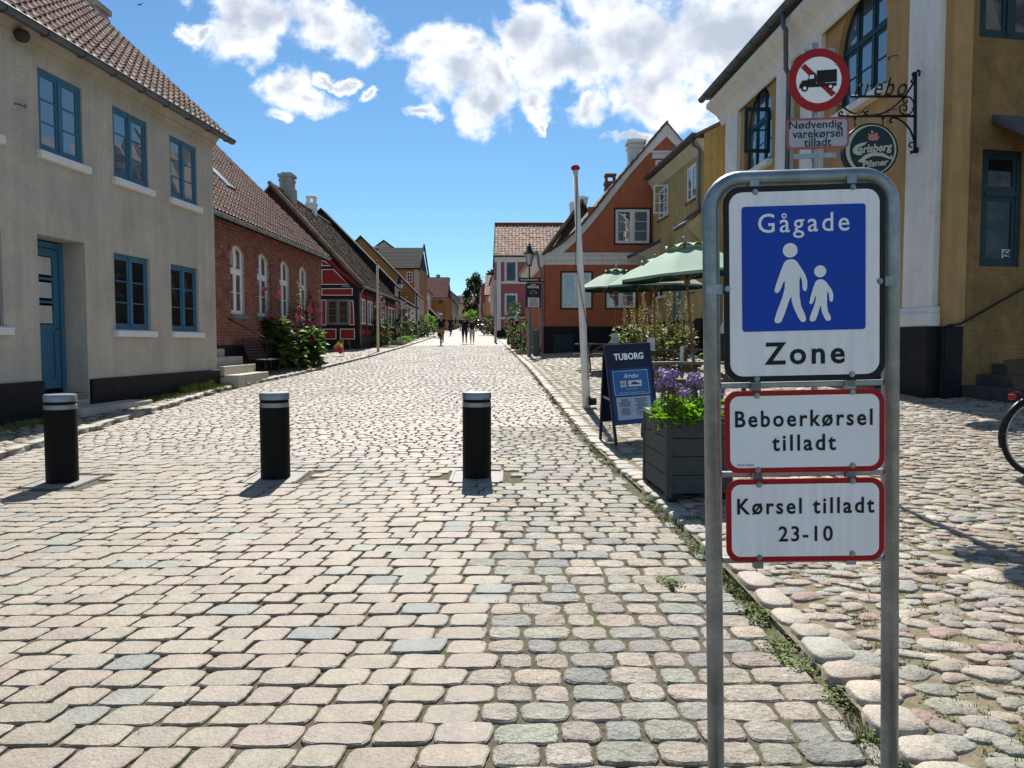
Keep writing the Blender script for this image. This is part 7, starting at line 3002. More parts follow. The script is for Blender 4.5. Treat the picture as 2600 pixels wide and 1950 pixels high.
opoly([(820, 1155), (830, 1190), (870, 1197), (905, 1190), (922, 1155), (900, 1165), (908, 1135), (885, 1128), (870, 1148), (862, 1125), (848, 1150), (838, 1135), (822, 1140), (838, 1165)], 'sign_coral', 'crown')
opoly([(848, 1120), (855, 1105), (862, 1120), (870, 1122), (862, 1130), (850, 1130)], 'sign_cream', 'crown_cross')
opoly([(735, 1370), (800, 1315), (870, 1292), (950, 1300), (1010, 1335), (1020, 1310), (1030, 1355), (990, 1345), (930, 1325), (860, 1325), (800, 1352), (790, 1385)], 'sign_cream', 'swash')
opoly([(820, 1205), (770, 1215), (720, 1235), (695, 1270), (700, 1300), (735, 1318), (780, 1315), (755, 1300), (735, 1280), (745, 1255), (790, 1235)], 'sign_cream', 'initial')
for (body, x0, x1, y0, y1) in (('arlsberg', 742, 1026, 1222, 1312), ('Pilsner', 778, 995, 1355, 1412)):
    a, c = O4(x0, y1, 0), O4(x1, y0, 0)
    mb = MB()
    put_letters(mb, body, ((a.x + c.x) / 2, -.084, (a.z + c.z) / 2), Vector((1, 0, .10)), (0, 0, 1), w=c.x - a.x, h=c.z - a.z, bold=.03, shear=.12)
    mb.build('lettering', 'sign_cream', OB)

# ================================================================== FLAGPOLE, A-BOARD, PLANTER (terrace side)
fx, fy = 1.31, 13.4
fz = gz(fx, fy)
ft = at_y(1461, 430, 13.4)
fp = thing('flagpole', (fx, fy, fz), 'white leaning flagpole with red knob beside the beer A-board', 'flagpole')
mb = MB()
top = Vector((ft.x - fx, 0, ft.z - fz))
mb.tube([(0, 0, -.1), top * .25, top * .6, top], [.075, .068, .058, .042], 14)
mb.build('pole', 'plaster_white', fp, smooth=True)
mb = MB()
mb.lathe([(.04, -.02), (.075, 0), (.08, .03), (.05, .07), (.01, .08)], top, 12)
mb.build('knob', 'paint_red', fp, smooth=True)
mb = MB()
mb.cyl((.02, -.10, .12), (.15, -.10, .12), .07, None, 12)
mb.box((0, .10, .0), (.12, .06, .5))
mb.build('foot_bracket', 'iron', fp)
mb = MB()
mb.tube([top * .97 + Vector((.02, -.05, 0)), top * .6 + Vector((-.08, -.07, 0)), top * .35 + Vector((.06, -.09, 0)), top * .12 + Vector((.04, -.09, 0))], .006, 5)
mb.build('halyard', 'iron', fp)

ax_, ay_ = 1.20, 9.55
az = gz(ax_ + .3, ay_ + .15)
ab = thing('sandwich_board', (ax_ + .30, ay_ + .12, az), 'dark blue A-frame menu board with pale beer name at the top', 'sandwich board')
ab.rotation_euler = (0, radians(-3.0), radians(16))
pm('board_navy', (0.006, 0.012, 0.045), 0.4, 0.15, 3, 0.05, 40, bump=0, kind='obj')
pm('board_blue', (0.010, 0.045, 0.16), 0.35, 0.1, 3, 0.05, 40, bump=0, kind='obj')
pm('poster_blue', (0.022, 0.12, 0.33), 0.35, 0.08, 3, 0.05, 40, bump=0, kind='obj')
pm('menu_paper', (0.33, 0.42, 0.55), 0.5, 0.06, 3, 0.05, 40, bump=0, kind='obj')
W_, H_ = .62, 1.22
lean = .22


def bp(x, z, off=0.0):
    return Vector((x, -lean + lean * (z / H_) - off, z))


def bpl(x0, x1, z0, z1, o0, o1, mat, name, parent):
    mb = MB()
    mb.hexa([bp(x0, z0, o0), bp(x1, z0, o0), bp(x1, z0, o1), bp(x0, z0, o1), bp(x0, z1, o0), bp(x1, z1, o0), bp(x1, z1, o1), bp(x0, z1, o1)])
    return mb.build(name, mat, parent)


panel_ = bpl(-W_ / 2 + .03, W_ / 2 - .03, .24, H_ - .01, -.008, .008, 'board_blue', 'front_panel', ab)
bpl(-W_ / 2 + .03, W_ / 2 - .03, .93, H_ - .012, .008, .012, 'board_navy', 'header', panel_)
for sx in (-1, 1):
    bpl(sx * (W_ / 2 - .015) - .016, sx * (W_ / 2 - .015) + .016, 0, H_, -.016, .016, 'board_navy', 'front_leg', ab)
    mb = MB()
    a0, a1 = Vector((sx * (W_ / 2 - .015), lean * 1.3, .0)), Vector((sx * (W_ / 2 - .015), .02, H_ - .01))
    mb.bar(a0, a1, .03, .03)
    mb.build('rear_leg', 'board_navy', ab)
    mb = MB()
    mb.bar(bp(sx * (W_ / 2 - .02), .55), Vector((sx * (W_ / 2 - .02), .14, .58)), .012, .03)
    mb.build('stay', 'steel_band', ab)
mb = MB()
mb.hexa([(-W_ / 2 + .03, .26, .24), (W_ / 2 - .03, .26, .24), (W_ / 2 - .03, .275, .24), (-W_ / 2 + .03, .275, .24), (-W_ / 2 + .03, .015, H_ - .02), (W_ / 2 - .03, .015, H_ - .02), (W_ / 2 - .03, .03, H_ - .02), (-W_ / 2 + .03, .03, H_ - .02)])
mb.build('rear_panel', 'board_navy', ab)
bpl(-W_ / 2, W_ / 2, H_ - .012, H_ + .012, -.02, .02, 'board_navy', 'top_rail', ab)
po = bpl(-W_ / 2 + .07, W_ / 2 - .08, .60, .90, .009, .012, 'paper', 'poster', ab)
bpl(-W_ / 2 + .076, W_ / 2 - .086, .606, .894, .0122, .0135, 'poster_blue', 'poster_field', po)
me_ = bpl(-W_ / 2 + .08, W_ / 2 - .08, .30, .575, .009, .012, 'menu_paper', 'menu_sheet', ab)
zax = Vector((0, lean / H_, 1)).normalized()


def btext(body, x, z, w, h, mat, parent, off=.0142, **kw):
    mb = MB()
    put_letters(mb, body, bp(x, z, off), (1, 0, 0), zax, w=w, h=h, **kw)
    return mb.build('lettering', mat, parent)


btext('TUBORG', 0.0, 1.075, .40, .085, 'sign_white_plain', panel_, bold=.035)
btext('Arrebo', 0.0, .835, .20, .055, 'sign_white_plain', po, shear=.3, off=.0146)
bpl(-.15, -.075, .70, .775, .0136, .0145, 'paper', 'badge', po)
bpl(-.045, .135, .70, .775, .0136, .0145, 'paper', 'picture', po)
mb = MB()
mb.poly([bp(-.02, .725, .0150), bp(.02, .760, .0150), (bp(.05, .757, .0150)), bp(.10, .735, .0150), bp(.125, .728, .0150), bp(.12, .722, .0150)])
mb.build('ship_mark', 'board_blue', po)
mb = MB()
mb.tube([bp(-.112 + .024 * cos(k * pi / 6), .737 + .024 * sin(k * pi / 6), .0148) for k in range(12)], .003, 4, closed=True)
mb.box(bp(-.112, .737, .0148), (.03, .003, .012))
mb.build('badge_mark', 'ink', po)
for (z_, ws_) in ((.672, (.06, .09)), (.628, (.05, .07, .07, .05, .06))):
    mb = MB()
    x = -sum(ws_) / 2 - .005 * len(ws_)
    for w_ in ws_:
        mb.hexa([bp(x, z_ - .004, .0136), bp(x + w_, z_ - .004, .0136), bp(x + w_, z_ - .004, .0146), bp(x, z_ - .004, .0146), bp(x, z_ + .004, .0136), bp(x + w_, z_ + .004, .0136), bp(x + w_, z_ + .004, .0146), bp(x, z_ + .004, .0146)])
        x += w_ + .01
    mb.build('small_print', 'menu_paper', po, kind='stuff')
for col_ in (-.12, .10):
    mb = MB()
    z = .55
    while z > .34:
        w_ = random.uniform(.08, .17)
        if random.random() < .85:
            mb.hexa([bp(col_ - w_ / 2, z - .0028, .0124), bp(col_ + w_ / 2, z - .0028, .0124), bp(col_ + w_ / 2, z - .0028, .0132), bp(col_ - w_ / 2, z - .0028, .0132), bp(col_ - w_ / 2, z + .0028, .0124), bp(col_ + w_ / 2, z + .0028, .0124), bp(col_ + w_ / 2, z + .0028, .0132), bp(col_ - w_ / 2, z + .0028, .0132)])
        z -= .0125
    mb.build('menu_lines', 'ink', me_, kind='stuff')

# planter
pm('planter_wood', (0.050, 0.060, 0.062), 0.6, 0.25, 4, 0.15, 40, bump=0.35, bdist=0.004, bscale=30, kind='obj', stretch=(2, 2, 10))
px0, py0 = 1.31, 6.45
pz = gz(px0 + .3, py0 + .4)
plr = thing('flower_planter', (px0, py0, pz), 'dark grey wooden planter box with purple flowers behind the zone sign', 'planter')
plr.rotation_euler = (0, 0, radians(3.5))
PW, PL, PH, zf = .56, .86, .63, .06
nb = 4
for k in range(nb):
    h0, h1 = zf + PH * k / nb, zf + PH * (k + 1) / nb - .005
    for (c, s) in (((PW / 2, .0125, (h0 + h1) / 2), (PW - .05, .025, h1 - h0)), ((PW / 2, PL - .0125, (h0 + h1) / 2), (PW - .05, .025, h1 - h0)),
                   ((.0125, PL / 2, (h0 + h1) / 2), (.025, PL - .02, h1 - h0)), ((PW - .0125, PL / 2, (h0 + h1) / 2), (.025, PL - .02, h1 - h0))):
        mb = MB()
        mb.box(c, s)
        mb.build('board', 'planter_wood', plr, bevel=.004)
for (x, y) in ((.0, 0), (PW, 0), (0, PL), (PW, PL)):
    mb = MB()
    mb.box((x + (.02 if x == 0 else -.02), y + (.02 if y == 0 else -.02), zf + PH / 2 - .02), (.055, .055, PH + .04))
    mb.build('corner_post', 'planter_wood', plr, bevel=.004)
for (x, y) in ((.06, .06), (PW - .06, .06), (.06, PL - .06), (PW - .06, PL - .06)):
    mb = MB()
    mb.box((x, y, .025), (.07, .07, .09))
    mb.build('foot', 'timber_black', plr)
mb = MB()
mb.box((PW / 2, PL / 2, zf + PH - .08), (PW - .05, PL - .05, .06))
mb.build('soil', 'joint_soil', plr)

# ================================================================== TERRACE: TABLES AND PARASOLS
pm('table_wood', (0.20, 0.155, 0.12), 0.75, 0.25, 3, 0.2, 40, bump=0.3, kind='obj', stretch=(1, 12, 12))
pm('pole_wood', (0.23, 0.115, 0.06), 0.5, 0.2, 4, 0.1, 40, bump=0.2, kind='obj', stretch=(8, 8, 1))
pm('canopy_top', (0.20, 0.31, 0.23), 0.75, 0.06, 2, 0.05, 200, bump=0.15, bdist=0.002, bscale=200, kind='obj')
pm('canopy_shaded', (0.006, 0.036, 0.031), 0.8, 0.1, 2, 0.05, 200, bump=0.1, kind='obj')  # same fabric as the top, with the underside's shade put into its colour


def picnic(loc, rz_, label, L=1.8):
    t = thing('picnic_table', loc, label, 'table', 'picnic tables on the terrace', rz_)
    for k in range(5):
        mb = MB()
        mb.box((0, -.30 + .15 * k, .735), (L, .142, .035))
        mb.build('top_plank', 'table_wood', t, bevel=.006)
    for sy in (-1, 1):
        for k in range(2):
            mb = MB()
            mb.box((0, sy * (.58 + .14 * k), .43), (L, .13, .035))
            mb.build('seat_plank', 'table_wood', t, bevel=.006)
    for sx in (-1, 1):
        x = sx * L * .33
        for sy in (-1, 1):
            mb = MB()
            mb.bar((x, sy * .70, 0), (x, sy * .22, .72), .09, .04, up=(1, 0, 0))
            mb.build('leg', 'table_wood', t)
        mb = MB()
        mb.box((x + .045, 0, .395), (.04, 1.5, .09))
        mb.build('cross_bearer', 'table_wood', t)
        mb = MB()
        mb.box((x + .045, 0, .695), (.04, .70, .07))
        mb.build('top_bearer', 'table_wood', t)
        mb = MB()
        mb.bar((x + .05 * sx * 0, 0, .40), (x * .25, 0, .70), .07, .04, up=(0, 1, 0))
        mb.build('brace', 'table_wood', t)
    return t


picnic((3.05, 12.6, gz(3.0, 12.6)), radians(3), 'wooden picnic table behind the flower planter')
picnic((3.45, 17.5, gz(3.4, 17.5)), radians(2), 'wooden picnic table under the middle parasol')
picnic((2.75, 22.2, gz(2.7, 22.2)), radians(3), 'wooden picnic table nearest the orange-red gable')


def parasol(px_, py_, label, z_rim, z_top, R, tilt=(0, 0), pole_top_shift=(0, 0)):
    zg_ = gz(px_, py_)
    t = thing('parasol', (px_, py_, zg_), label, 'parasol', 'green parasols on the terrace')
    t.rotation_euler = (tilt[0], tilt[1], 0)
    zr, zt_ = z_rim - zg_, z_top - zg_
    mb = MB()
    mb.cyl((0, 0, .02), (0, 0, (zr) * .42), .026, None, 10)
    mb.build('lower_pole', 'steel_band', t, smooth=True)
    mb = MB()
    mb.cyl((0, 0, zr * .40), (0, 0, zt_ - .02), .022, None, 10)
    mb.build('pole', 'pole_wood', t, smooth=True)
    n, sub = 8, 4
    rv = .26 * R

    def ring(r, z, sag, inner=False):
        out = []
        for k in range(n * sub):
            a = 2 * pi * k / (n * sub) + .22
            f = abs(((k % sub) / sub) * 2 - 1)
            rad = r * (1 - (1 - f ** 2) * (.055 if r > rv else .04))
            out.append((rad * cos(a), rad * sin(a), z - sag * (1 - f * f)))
        return out

    rings = [ring(rv * .8, lerp(zr, zt_, .80), 0), ring(lerp(rv, R, .35), lerp(zr, zt_, .55), .015), ring(lerp(rv, R, .7), lerp(zr, zt_, .24), .02), ring(R, zr, .0), ring(R * 1.0, zr - .035, .015)]
    m_ = n * sub
    for (mat, name, dz) in (('canopy_top', 'canopy', 0.0), ('canopy_shaded', 'shaded_underside', -.008)):
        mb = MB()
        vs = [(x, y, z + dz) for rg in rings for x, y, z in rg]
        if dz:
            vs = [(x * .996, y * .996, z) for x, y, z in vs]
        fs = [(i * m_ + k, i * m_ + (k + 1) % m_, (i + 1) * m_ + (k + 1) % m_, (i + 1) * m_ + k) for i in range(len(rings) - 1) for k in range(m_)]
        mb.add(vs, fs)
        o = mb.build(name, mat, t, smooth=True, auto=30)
    mb = MB()
    vr = [ring(.05, zt_, 0), ring(rv * .7, lerp(zr, zt_, .93), .0), ring(rv * 1.12, lerp(zr, zt_, .84), -.06)]
    vs = [p for rg in vr for p in rg]
    fs = [(i * m_ + k, i * m_ + (k + 1) % m_, (i + 1) * m_ + (k + 1) % m_, (i + 1) * m_ + k) for i in range(2) for k in range(m_)]
    mb.add(vs, fs)
    o = mb.build('vent', 'canopy_top', t, smooth=True, auto=30)
    for k in range(n):
        a = 2 * pi * k / n + .22
        mb = MB()
        mb.bar((.03 * cos(a), .03 * sin(a), zt_ - .10), (R * .985 * cos(a), R * .985 * sin(a), zr - .015), .018, .022)
        rib = mb.build('rib', 'pole_wood', t)
        mb = MB()
        mb.bar((.04 * cos(a), .04 * sin(a), zr - .10), (R * .5 * cos(a), R * .5 * sin(a), lerp(zt_ - .1, zr, .5) - .02), .014, .018)
        mb.build('strut', 'pole_wood', rib)
    mb = MB()
    mb.cyl((0, 0, zr - .16), (0, 0, zr - .06), .05, None, 12)
    mb.build('hub', 'pole_wood', t)
    mb = MB()
    mb.lathe([(.03, 0), (.04, .02), (.02, .05), (.032, .075), (.012, .11)], (0, 0, zt_ - .01), 10)
    mb.build('finial', 'steel_band', t, smooth=True)
    mb = MB()
    mb.cyl((0, 0, 0), (0, 0, .09), .24, .22, 16)
    mb.build('base', 'iron', t)
    return t


def P_(u, v, y):
    return at_y(u, v, y)


c = P_(1563, 900, 22.3)
parasol(c.x, 22.3, 'pale green parasol over the table nearest the orange-red gable', P_(1470, 733, 22.3).z, P_(1563, 682, 22.3).z, 1.13)
c = P_(1661, 900, 18.3)
parasol(c.x, 18.3, 'pale green parasol over the middle picnic table', P_(1540, 727, 18.3).z, P_(1661, 656, 18.3).z, 1.17)
c = P_(1770, 1000, 12.9)
parasol(c.x, 12.9, 'large tilted green parasol over the picnic table behind the planter', P_(1735, 700, 12.9).z + .03, P_(1740, 618, 12.9).z + .02, 1.13, tilt=(radians(1), radians(-5.5)))

# menus standing on the tables
for (u, v, y, w_, h_, lab) in ((1560, 874, 21.9, .19, .27, 'white menu stand on the table nearest the orange-red gable'), (1653, 888, 16.9, .17, .27, 'white menu stand on the middle picnic table'), (1731, 906, 12.5, .06, .26, 'white menu stand seen edge-on on the table behind the planter')):
    q = at_y(u, v, y)
    zt_ = gz(q.x, y) + .755
    r_ = thing('menu_stand', (q.x, y, zt_), lab, 'menu')
    mb = MB()
    mb.box((0, 0, h_ / 2 + .015), (w_, .006, h_), Matrix.Rotation(.12, 3, 'X'))
    mb.build('card', 'paper', r_)
    mb = MB()
    mb.box((0, 0, .008), (w_ * 1.1 + .03, .08, .016))
    mb.build('foot', 'paint_white', r_)
    if w_ > .1:
        mb = MB()
        z = .06
        while z < h_ - .03:
            mb.box((random.uniform(-.01, .01), -.006 + .12 * (h_ / 2 - z) * -1, z + .015), (w_ * random.uniform(.4, .7), .002, .006), Matrix.Rotation(.12, 3, 'X'))
            z += .022
        mb.build('menu_lines', 'plate_grey', r_, kind='stuff')

# ================================================================== LAMP POST WITH SIGNS
lx_, ly_ = 0.71, 31.7
lz_ = gz(lx_, ly_)
lp = thing('street_lamp', (lx_, ly_, lz_), 'grey lamp post with black lantern, street sign and hanging board', 'street lamp')


def LP(u, v):
    q = at_y(u, v, ly_)
    return q.x - lx_, q.z - lz_


ztop = LP(1344, 702)[1]
mb = MB()
mb.tube([(0, 0, 0), (0, 0, 1.2), (0, 0, 1.25), (0, 0, ztop * .93)], [.085, .085, .06, .05], 12)
mb.build('post', 'zinc_pale', lp, smooth=True, auto=40)
zl0, zl1 = LP(1350, 673)[1], LP(1350, 645)[1]
hw_ = .19
mb = MB()
for k in range(4):
    a = pi / 4 + k * pi / 2
    mb.bar((.11 * cos(a), .11 * sin(a), zl0), (.21 * cos(a), .21 * sin(a), zl1), .02, .02)
mb.lathe([(.09, zl0 - .03), (.12, zl0), (.10, zl0 + .01)], n=8)
mb.cyl((0, 0, ztop * .9), (0, 0, zl0), .03, None, 8)
ln = mb.build('lantern_frame', 'iron', lp)
pm('lamp_glass', (0.55, 0.56, 0.55), 0.15, 0.05, 4, 0.02, 40, bump=0)
mb = MB()
mb.lathe([(.10, zl0 + .01), (.195, zl1)], n=4)
mb.build('lantern_glass', 'lamp_glass', lp)
mb = MB()
mb.lathe([(.24, zl1), (.25, zl1 + .03), (.12, zl1 + .17), (.10, zl1 + .2), (.09, zl1 + .33), (.06, zl1 + .35), (.02, zl1 + .42), (.015, zl1 + .5)], n=8)
mb.build('lantern_roof', 'paint_teal', lp)
pm('sign_dark', (0.012, 0.014, 0.022), 0.4, 0.1, 4, 0.05, 40, bump=0, kind='obj')
a, c = LP(1318, 716), LP(1381, 706)
mb = MB()
mb.box(((a[0] + c[0]) / 2, -.08, (a[1] + c[1]) / 2), (c[0] - a[0], .03, c[1] - a[1] + .02))
s1_ = mb.build('name_sign', 'sign_dark', lp)
mb = MB()
put_letters(mb, 'Flaskeskibssamlingen', ((a[0] + c[0]) / 2 - .08, -.099, (a[1] + c[1]) / 2), (1, 0, 0), (0, 0, 1), w=(c[0] - a[0]) * .72, h=(c[1] - a[1]) * .55, bold=.02)
mb.build('lettering', 'ink_white', s1_)
mb = MB()
xx = c[0] - .07
for k in range(4):
    an = k * pi / 2 + pi / 4
    mb.tube([(xx + .03 * cos(an) + .022 * cos(j * pi / 4), -.099, (a[1] + c[1]) / 2 + .03 * sin(an) + .022 * sin(j * pi / 4)) for j in range(8)], .006, 4, closed=True)
mb.build('symbol', 'ink_white', s1_)
a, c = LP(1334, 781), LP(1374, 720)
mb = MB()
mb.box(((a[0] + c[0]) / 2, -.10, (a[1] + c[1]) / 2), (c[0] - a[0], .03, c[1] - a[1]))
s2_ = mb.build('hanging_board', 'sign_dark', lp)
mb = MB()
wd = c[0] - a[0]
put_letters(mb, 'KRONE', ((a[0] + c[0]) / 2, -.119, c[1] - .15), (1, 0, 0), (0, 0, 1), w=wd * .72, h=.10, bold=.03)
mb.box(((a[0] + c[0]) / 2, -.119, c[1] - .06), (wd * .34, .002, .025))
o = mb.build('lettering', 'ink_white', s2_)
mb = MB()
cc_ = ((a[0] + c[0]) / 2, c[1] - .42)
for rr2, sh_ in ((.13, 0), (.09, .02)):
    mb.tube([(cc_[0] + rr2 * 1.2 * cos(pi * k / 10), -.118, cc_[1] + rr2 * sin(pi * k / 10)) for k in range(11)], .008, 4)
mb.tube([(cc_[0] - .15, -.118, cc_[1]), (cc_[0] + .15, -.118, cc_[1])], .006, 4)
mb.build('crown_mark', 'plate_grey', s2_)
a, c = LP(1340, 780), LP(1369, 756)
mb = MB()
mb.box(((a[0] + c[0]) / 2, -.125, (a[1] + c[1]) / 2), (c[0] - a[0], .012, c[1] - a[1]))
s3_ = mb.build('notice', 'paper', lp)
mb = MB()
z = a[1] + .06
while z < c[1] - .03:
    mb.box(((a[0] + c[0]) / 2, -.133, z), ((c[0] - a[0]) * random.uniform(.5, .85), .002, .016))
    z += .045
mb.build('notice_lines', 'ink_navy', s3_, kind='stuff')
# utility cabinet beside it
q = at_y(1361, 898, 32.3)
cb_ = thing('utility_cabinet', (q.x, 32.3, gz(q.x, 32.3)), 'grey-green utility cabinet between lamp post and orange-red house', 'cabinet')
pm('cabinet_green', (0.075, 0.11, 0.115), 0.6, 0.1, 4, 0.05, 40, bump=0.05)
mb = MB()
mb.box((0, 0, .50), (.28, .3, 1.0))
mb.build('body', 'cabinet_green', cb_, bevel=.01)
mb = MB()
mb.box((0, 0, 1.02), (.32, .34, .05))
mb.build('lid', 'cabinet_green', cb_, bevel=.008)
mb = MB()
mb.box((0, -.153, .50), (.23, .01, .86))
mb.build('door', 'cabinet_green', cb_, bevel=.003)
# left flagpole and thin poles further up
def pole_thing(u, vb, vt, y, r, label, mat='plaster_cream', knob=None, utop=None):
    p = at_y(u, vb, y)
    zt_ = at_y(u, vt, y).z
    zg_ = gz(p.x, y)
    t = thing('flagpole', (p.x, y, zg_), label, 'flagpole')
    mb = MB()
    mb.tube([(0, 0, -.05), (0, 0, (zt_ - zg_) * .5), (0, 0, zt_ - zg_)], [r, r * .9, r * .7], 10)
    mb.build('pole', mat, t, smooth=True)
    if knob:
        mb = MB()
        mb.lathe([(r * .8, 0), (r * 1.4, .03), (r * 1.2, .09), (.01, .12)], (0, 0, zt_ - zg_), 10)
        mb.build('knob', knob, t, smooth=True)
    return t


pole_thing(960, 893, 668, 35.5, .065, 'white flagpole in front of the red half-timbered house', knob='paint_red')
pole_thing(1087, 840, 752, 80.0, .10, 'white pole at the kerb beside the ochre house fronts', 'plaster_white')
pole_thing(1258, 862, 712, 52.0, .09, 'pale pole at the kerb before the pink house', 'plaster_pale')
pole_thing(1229, 838, 770, 84.0, .08, 'thin pale pole on the far right kerb', 'plaster_pale')
pole_thing(1217, 832, 772, 104.0, .08, 'thin white pole beside the far parked car', 'plaster_white')
# lantern on the corner of the red house
q = at_y(1014, 700, 53.0)
zq = at_y(1014, 740, 53).z
wl2 = thing('street_lantern', (q.x, 53.0, gz(q.x, 53)), 'dark lantern post between the red house and the ochre gable', 'street lamp')
bz_ = gz(q.x, 53)
mb = MB()
mb.cyl((0, 0, 0), (0, 0, zq - bz_), .06, .05, 8)
mb.build('post', 'iron', wl2)
mb = MB()
z0, z1 = zq - bz_, at_y(1014, 738, 53).z - bz_ + .45
mb.lathe([(.12, z0), (.28, z0 + .5)], n=6)
mb.build('lantern_glass', 'lamp_glass', wl2)
mb = MB()
mb.lathe([(.34, z0 + .5), (.33, z0 + .55), (.12, z0 + .78), (.09, z0 + .9), (.02, z0 + 1.15)], n=6)
mb.build('lantern_roof', 'iron', wl2)

# small flags on sticks in front of the red house
pm('flag_yellow', (0.60, 0.42, 0.03), 0.8, 0.05, 4, 0.03, 40, bump=0)
pm('flag_green', (0.16, 0.24, 0.10), 0.8, 0.05, 4, 0.03, 40, bump=0)
pm('flag_red', (0.55, 0.025, 0.02), 0.8, 0.05, 4, 0.03, 40, bump=0)
pm('flag_white', (0.65, 0.65, 0.65), 0.8, 0.05, 4, 0.03, 40, bump=0)
yf = 31.0


def flag(u_st, v_b, v_t, y, quads, label):
    p = at_y(u_st, v_b, y)
    zg_ = gz(p.x, y)
    t = thing('small_flag', (p.x, y, zg_), label, 'flag')
    o = Vector((p.x, y, zg_))
    mb = MB()
    tp_ = at_y(u_st - 2, v_t, y) - o
    mb.cyl((0, 0, 0), (tp_.x, 0, tp_.z), .008, None, 6)
    mb.build('stick', 'plaster_cream', t)
    cl_ = None
    for (mat, pts) in quads:
        mb = MB()
        P = [at_y(u, v, y) - o for u, v in pts]
        P = [Vector((q.x, .05 * sin(q.x * 22 + q.z * 9), q.z)) for q in P]
        mb.extrude(P, (0, .006, 0))
        mb.build('cloth', mat, t)
    return t


def zf(x, y):
    return (540 + x / 6.144, 760 + y / 6.144)


flag(871, 908, 864, yf, [('flag_yellow', [zf(1970, 640), zf(1900, 720), zf(1880, 745), zf(1985, 700)]), ('flag_green', [zf(1985, 700), zf(1880, 745), zf(1885, 780), zf(1990, 740)]), ('flag_red', [zf(1990, 740), zf(1885, 780), zf(1915, 812), zf(1960, 805), zf(1992, 775)])], 'small yellow green and red flag on a stick in the cobbles')
flag(873, 912, 864, yf + .15, [('flag_red', [zf(2010, 640), zf(1988, 690), zf(2018, 695)]), ('flag_white', [zf(1988, 690), zf(1985, 730), zf(2008, 765), zf(2022, 755), zf(2018, 695)]), ('flag_red', [zf(2022, 755), zf(2008, 765), zf(1990, 770), zf(1960, 830), zf(1975, 858), zf(2030, 830)])], 'small red and white flag beside the tricolour one')
flag(889, 888, 858, 36.8, [('paint_red', [zf(2145, 600), zf(2115, 640), zf(2090, 700), zf(2110, 712), zf(2145, 650)])], 'small dark red flag by the half-timbered gable')

# stone blocks and steps along the right kerb
for (u, v, y, sx, sy, sz, lab, mat) in ((1311, 893, 34.5, .9, .5, .18, 'low stone slab on the right pavement before the pink house', 'stone_pale'), (1302, 878, 40.5, .8, .8, .35, 'dark stone block at the door of the house beyond', 'step_dark'), (1290, 872, 47, .7, .7, .3, 'grey step stone beside the pole', 'step_dark')):
    q = at_y(u, v, y)
    q.x = max(q.x, xkr(y) + .5)
    mb = MB()
    mb.box((q.x, y, gz(q.x, y) + sz / 2 - .03), (sx, sy, sz))
    o = mb.build('stone_block', mat, bevel=.02)
    tag(o, lab, 'stone')
mb = MB()
q = at_y(995, 886, 44)
mb.box((-6.75, 45.5, gz(-6.75, 45.5) + .1), (.9, 1.6, .22))
tag(mb.build('stone_block', 'stone_pale', bevel=.02), 'flat stone step in front of the red house street door', 'stone')
# ================================================================== PLANTS
random.seed(61)
pm('stem_green', (0.08, 0.11, 0.04), 0.7, 0.2, 6, 0.1, 40, bump=0)
pm('petal_red', (0.42, 0.022, 0.055), 0.6, 0.2, 30, 0.1, 60, bump=0)
pm('petal_pink', (0.62, 0.11, 0.20), 0.6, 0.2, 30, 0.1, 60, bump=0)
pm('petal_pale', (0.62, 0.50, 0.46), 0.6, 0.15, 30, 0.1, 60, bump=0)
pm('petal_purple', (0.27, 0.16, 0.33), 0.6, 0.3, 60, 0.15, 90, bump=0, tint=True)


def flower(parent, p, r, d, mat):
    """open five petalled bloom"""
    d = Vector(d).normalized()
    x = d.orthogonal().normalized()
    y = d.cross(x)
    mb = MB()
    n = 15
    vs = [Vector(p) - d * r * .25]
    for k in range(n):
        a = 2 * pi * k / n
        f = 1.0 if k % 3 else .80
        vs.append(Vector(p) + (x * cos(a) + y * sin(a)) * r * f + d * r * random.uniform(.10, .3))
    mb.add(vs, [(0, 1 + k, 1 + (k + 1) % n) for k in range(n)])
    return mb.build('flower', mat, parent)


